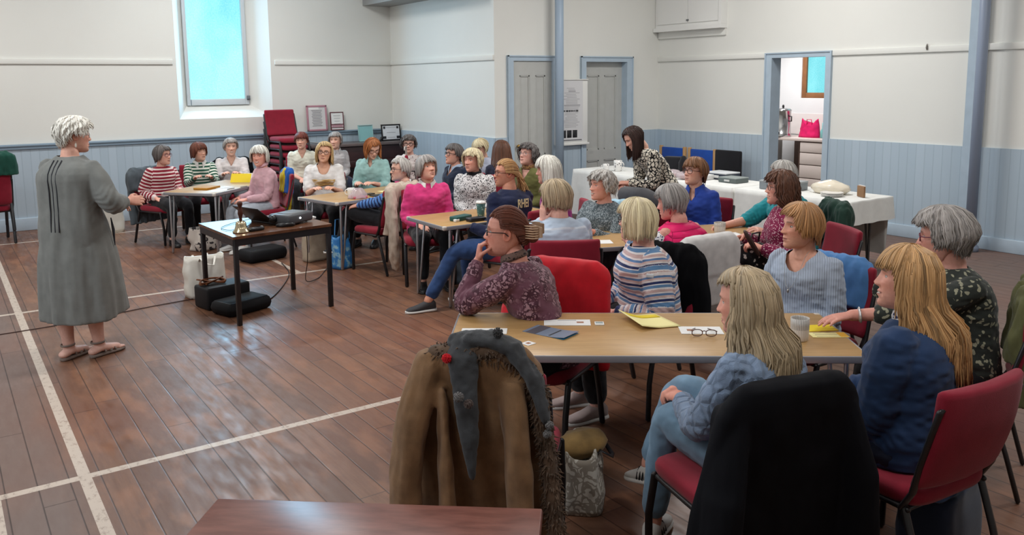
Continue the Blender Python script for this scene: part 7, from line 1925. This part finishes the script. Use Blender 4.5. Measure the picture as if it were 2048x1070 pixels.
def urn():
    x, y, z = 11.62, 8.86, .952; t = thing('tea_urn', 'tall stainless steel tea urn on the kitchen worktop', 'tea urn', (x, y, z)); an = np.linspace(0, 2 * np.pi, 36, endpoint=False)
    ring = lambda prof: [np.column_stack([x + r * np.cos(an), y + r * np.sin(an), np.full(36, z + h)]) for (r, h) in prof]
    M_ss = plain('stainless_steel', rgb(190, 190, 192), rough=.18, metal=.95)
    b = MB(); b.loft(ring(((.135, 0), (.140, .01), (.140, .06), (.130, .065), (.130, .42), (.136, .425), (.136, .435)))); b.build('body', M_ss, t)
    b = MB(); b.loft(ring(((.138, .436), (.138, .445), (.110, .465), (.05, .475), (.01, .476)))); ld = b.build('lid', M_ss, t)
    b = MB(); b.tube([(x, y, z + .475), (x, y, z + .49), (x, y, z + .515)], [.012, .020, .016], k=10); b.build('lid_knob', M_blk, ld)
    b = MB(); b.tube([(x - .13, y - .02, z + .08), (x - .19, y - .03, z + .08), (x - .20, y - .03, z + .05)], .012, k=8); b.box((x - .165, y - .025, z + .105), (.02, .02, .05), bev=.005); b.build('tap', M_blk, t)
    for sg in (1, -1): b = MB(); b.tube([(x, y + sg * .13, z + .34), (x, y + sg * .17, z + .34), (x, y + sg * .17, z + .26), (x, y + sg * .13, z + .26)], .010, k=8); b.build('handle', M_blk, t)
urn()
def pinkbag():
    b = MB(); k_ = 40; x, y, z = 11.80, 8.46, .952; an = np.linspace(0, 2 * np.pi, k_, endpoint=False); R = []
    for v in np.linspace(0, 1, 10):
        hw = .20 * (1 - .22 * v); dd = .08 * (1 - .75 * v); top = .06 * v * np.abs(spow(np.cos(an), 1.0)) ** 1.5 - .05 * v * np.exp(-(np.cos(an) / .35) ** 2)
        R.append(np.column_stack([x + dd * np.sin(an), y + hw * spow(np.cos(an), .6), z + .25 * v + top]))
    b.loft(R); V = b.verts(); b.V = [V + np.column_stack([.012 * vnoise(V, 22, 3), 0 * V[:, 0], 0 * V[:, 0]])]
    o = b.build('gift_bag', cloth('hot_pink_fabric', rgb(214, 24, 98), var=.15), None, origin=(x, y, z)); tag(o, 'hot pink fabric bag standing on the kitchen worktop', 'bag')
    b = MB(); b.tube([(x - .02, y - .05, z + .20), (x - .03, y - .04, z + .29), (x - .03, y + .04, z + .29), (x - .02, y + .05, z + .20)], .007, k=6); b.build('handle', MATS['hot_pink_fabric'], o)
pinkbag()
b = MB(); b.tube([(11.78, 8.20, .955), (11.78, 8.20, 1.06), (11.78, 8.20, 1.10), (11.78, 8.20, 1.20)], [.045, .045, .02, .018], k=14, round_ends=False); tag(b.build('detergent_bottle', plain('teal_plastic', rgb(120, 184, 184), rough=.3), None, origin=(11.78, 8.20, .952)), 'teal bottle at the right of the hot pink bag', 'bottle')
b = MB(); b.tube([(11.95, 8.22, .955), (11.95, 8.22, 1.16), (11.95, 8.22, 1.24)], [.04, .04, .02], k=14, round_ends=False); tag(b.build('bottle', plain('clear_bottle', rgb(190, 204, 212), rough=.15), None, origin=(11.95, 8.22, .952)), 'pale clear bottle behind the teal bottle in the kitchen', 'bottle')

# ------------------------------------------------------------------ on the white clothed tables
zW = .727
k_ = N('patterned_china'); k_.base(k_.ramp(k_.voro(k_.coord(), 34), [(0, rgb(60, 60, 66)), (.22, rgb(60, 60, 66)), (.3, rgb(230, 228, 224))])); k_.set(rough=.25)
mug('mug', 'black and white patterned mug on the white cloth, left one', 7.26, 8.30, zW, .042, .09, k_.m, ang=2.4)
mug('jug', 'patterned china jug behind the patterned mug', 7.36, 8.18, zW, .055, .14, k_.m, ang=-.8, cat='jug')
mug('cup', 'red cup behind the leopard print woman\'s elbow', 7.24, 7.36, zW, .045, .11, plain('red_plastic', rgb(190, 26, 56), rough=.35), handle=False, cat='cup')
for i, (x, y, s_, lb) in enumerate(((7.40, 7.22, .10, 'clear bag of cakes beside the red cup'), (7.36, 6.98, .12, 'clear bag of cakes left of the blue polo woman'), (7.60, 7.12, .10, 'clear bag of cakes in front of the black shopper'))):
    b = MB(); b.ball((x, y, zW + .045), (s_, s_ * .9, .05), 18, 10); V = b.verts(); V = V + nrm3(V - np.array([x, y, zW + .04])) * (.016 * vnoise(V, 30, i))[:, None]; V[:, 2] = np.maximum(V[:, 2], zW + .002); b.V = [V]; o = tag(b.build('food_bag', MATS['clear_crinkled_plastic'], None, origin=(x, y, zW)), lb, 'plastic bag')
    b = MB(); b.box((x, y, zW + .022), (s_ * 1.1, s_ * .9, .035), rz=i, bev=.012); b.build('contents', plain('cake_pink', rgb(200, 150, 140), var=.3), o)
b = MB(); b.box((7.52, 6.86, zW + .03), (.16, .24, .055), rz=.1, bev=.006); tag(b.build('cake_box', paper_w, None, origin=(7.52, 6.86, zW), sharp=40), 'small white box behind the blue polo woman', 'box')
o = None
b = MB(); f, l = rot2(200); b.box((7.70, 7.50, zW + .11), (.14, .26, .21), rz=math.radians(20), bev=.03); o = tag(b.build('shopper', M_bkf, None, origin=(7.70, 7.50, zW)), 'black shopper standing on the white cloth before the blue chairs', 'bag')
b = MB(); b.tube([(7.70, 7.36, zW + .05), (7.70, 7.33, zW + .14), (7.70, 7.34, zW + .20)], [.05, .07, .04], k=12); b.build('flap', M_bkf, o)
def filebox(label, x, y, w, d, h, rz, m, lid):
    b = MB(); b.box((x, y, zW + h * .42), (w, d, h * .84), rz=rz, bev=.006); o = tag(b.build('file_box', m, None, origin=(x, y, zW), sharp=40), label, 'box')
    b = MB(); b.box((x, y, zW + h * .90), (w + .006, d + .006, h * .2), rz=rz, bev=.006); b.build('lid', lid, o, sharp=40)
    c_, s_ = math.cos(rz), math.sin(rz); b = MB(); b.box((x - c_ * (w / 2 + .004), y - s_ * (w / 2 + .004), zW + h * .42), (.006, d * .30, h * .36), rz=rz, bev=.002); b.build('label_holder', plain('label_metal', rgb(206, 206, 204), rough=.4), o)
M_fg, M_fd = plain('box_grey', rgb(132, 138, 142), rough=.5), plain('box_navy', rgb(38, 44, 60), rough=.45)
filebox('large grey box with label holder on the white cloth', 7.47, 5.66, .30, .40, .095, .05, M_fg, plain('box_lid_pale', rgb(160, 164, 166), rough=.45))
filebox('dark navy box with pale lid beneath the black chair', 7.72, 6.72, .24, .32, .085, .0, M_fd, plain('box_lid_white', rgb(206, 208, 210), rough=.4))
filebox('flat grey green box beside the blue polo woman\'s hair', 7.56, 6.42, .22, .26, .06, .0, plain('box_green_grey', rgb(96, 106, 104), rough=.5), plain('box_lid_grey', rgb(140, 148, 146), rough=.5))
b = MB(); b.ball((7.58, 5.16, zW + .05), (.14, .20, .075), 22, 12); V = b.verts(); V = V + nrm3(V - np.array([7.58, 5.16, zW + .03])) * (.020 * vnoise(V, 24, 8))[:, None]; V[:, 2] = np.maximum(V[:, 2], zW + .002); b.V = [V]
o = tag(b.build('food_bag', plain('cream_film', rgb(226, 216, 196), rough=.25), None, origin=(7.58, 5.16, zW)), 'wrapped mound of food on the white cloth near the kitchen doorway', 'plastic bag')
for i in range(3):
    b = MB(); an = np.linspace(0, 2 * np.pi, 30, endpoint=False); b.loft([np.column_stack([7.40 + r * np.cos(an), 5.02 + r * np.sin(an), np.full(30, zW + .002 + i * .012 + h)]) for (r, h) in ((.06, 0), (.105, .006), (.112, .014), (.104, .012), (.05, .006))])
    tag(b.build('plate', china, None, origin=(7.40, 5.02, zW + i * .012)), ['lowest white plate of the stack beside the wrapped food', 'middle white plate of the stack beside the wrapped food', 'top white plate of the stack beside the wrapped food'][i], 'plate', 'stacked white plates')
b = MB(); b.box((7.56, 4.80, zW + .055), (.02, .13, .11), rz=-.5, bev=.004); o = tag(b.build('card_holder', plain('brown_wood_holder', rgb(142, 106, 74), rough=.5), None, origin=(7.56, 4.80, zW), sharp=40), 'small brown wooden card holder near the end of the white cloth', 'card holder')
b = MB(); b.box((7.575, 4.80, zW + .06), (.006, .12, .115), rz=-.5); b.build('card', paper_w, o, smooth=False)
# handbags on and around the far seats
b = MB(); b.box((4.90, 9.30, .60), (.24, .12, .20), rz=.2, bev=.04); o = tag(b.build('handbag', cloth('brown_tweed', rgb(112, 92, 84), var=.3), None, origin=(4.90, 9.30, .5)), 'brown tweed handbag between the mint shirt and curly haired women', 'handbag')
b = MB(); b.tube([(4.82, 9.28, .69), (4.84, 9.28, .80), (4.96, 9.31, .80), (4.98, 9.32, .69)], .010, k=6); b.build('handle', M_blk, o)
tt = thing('stool', 'red padded stool under the brown tweed handbag', 'stool', (4.90, 9.32, 0))
bx('seat', 4.72, 5.08, 9.15, 9.49, .45, .50, M_red, tt, .02)
for (x, y) in ((4.75, 9.18), (5.05, 9.18), (4.75, 9.46), (5.05, 9.46)): b = MB(); b.tube([(x, y, .45), (x, y, .012)], .012, k=8); b.build('leg', M_blk, tt)
b = MB(); b.tube([(5.06, 9.72, .62), (5.06, 9.72, .80), (5.06, 9.72, .95)], [.035, .04, .022], k=12); o = tag(b.build('umbrella', cloth('crimson_nylon', rgb(150, 24, 52), rough=.5), None, origin=(5.06, 9.72, .5)), 'crimson folded umbrella with pale hooked handle by the piano', 'umbrella')
b = MB(); b.tube([(5.06, 9.72, .95), (5.06, 9.72, 1.04), (5.05, 9.70, 1.08), (5.02, 9.68, 1.08), (5.01, 9.67, 1.04)], .011, k=8); b.build('handle', plain('pale_handle', rgb(190, 180, 172), rough=.4), o)
# leopard print woman's jacket and handbag on the chair in front of her
b = MB(); b.tube([(5.10, 5.55, .82), (5.0, 5.42, .90), (4.98, 5.22, .90), (5.1, 5.05, .82)], [.06, .10, .11, .07], k=14, flat=(1.0, .8)); V = b.verts(); b.V = [V + np.column_stack([.02 * vnoise(V, 12, i) for i in range(3)])]; tag(b.build('jacket', col('charcoal_quilt', 62, 62, 66), None, origin=(5.05, 5.3, .8)), 'dark grey jacket heaped on a chair below the leopard blouse', 'jacket')
chair(5.28, 5.36, 40, 'red chair under the heaped dark grey jacket')
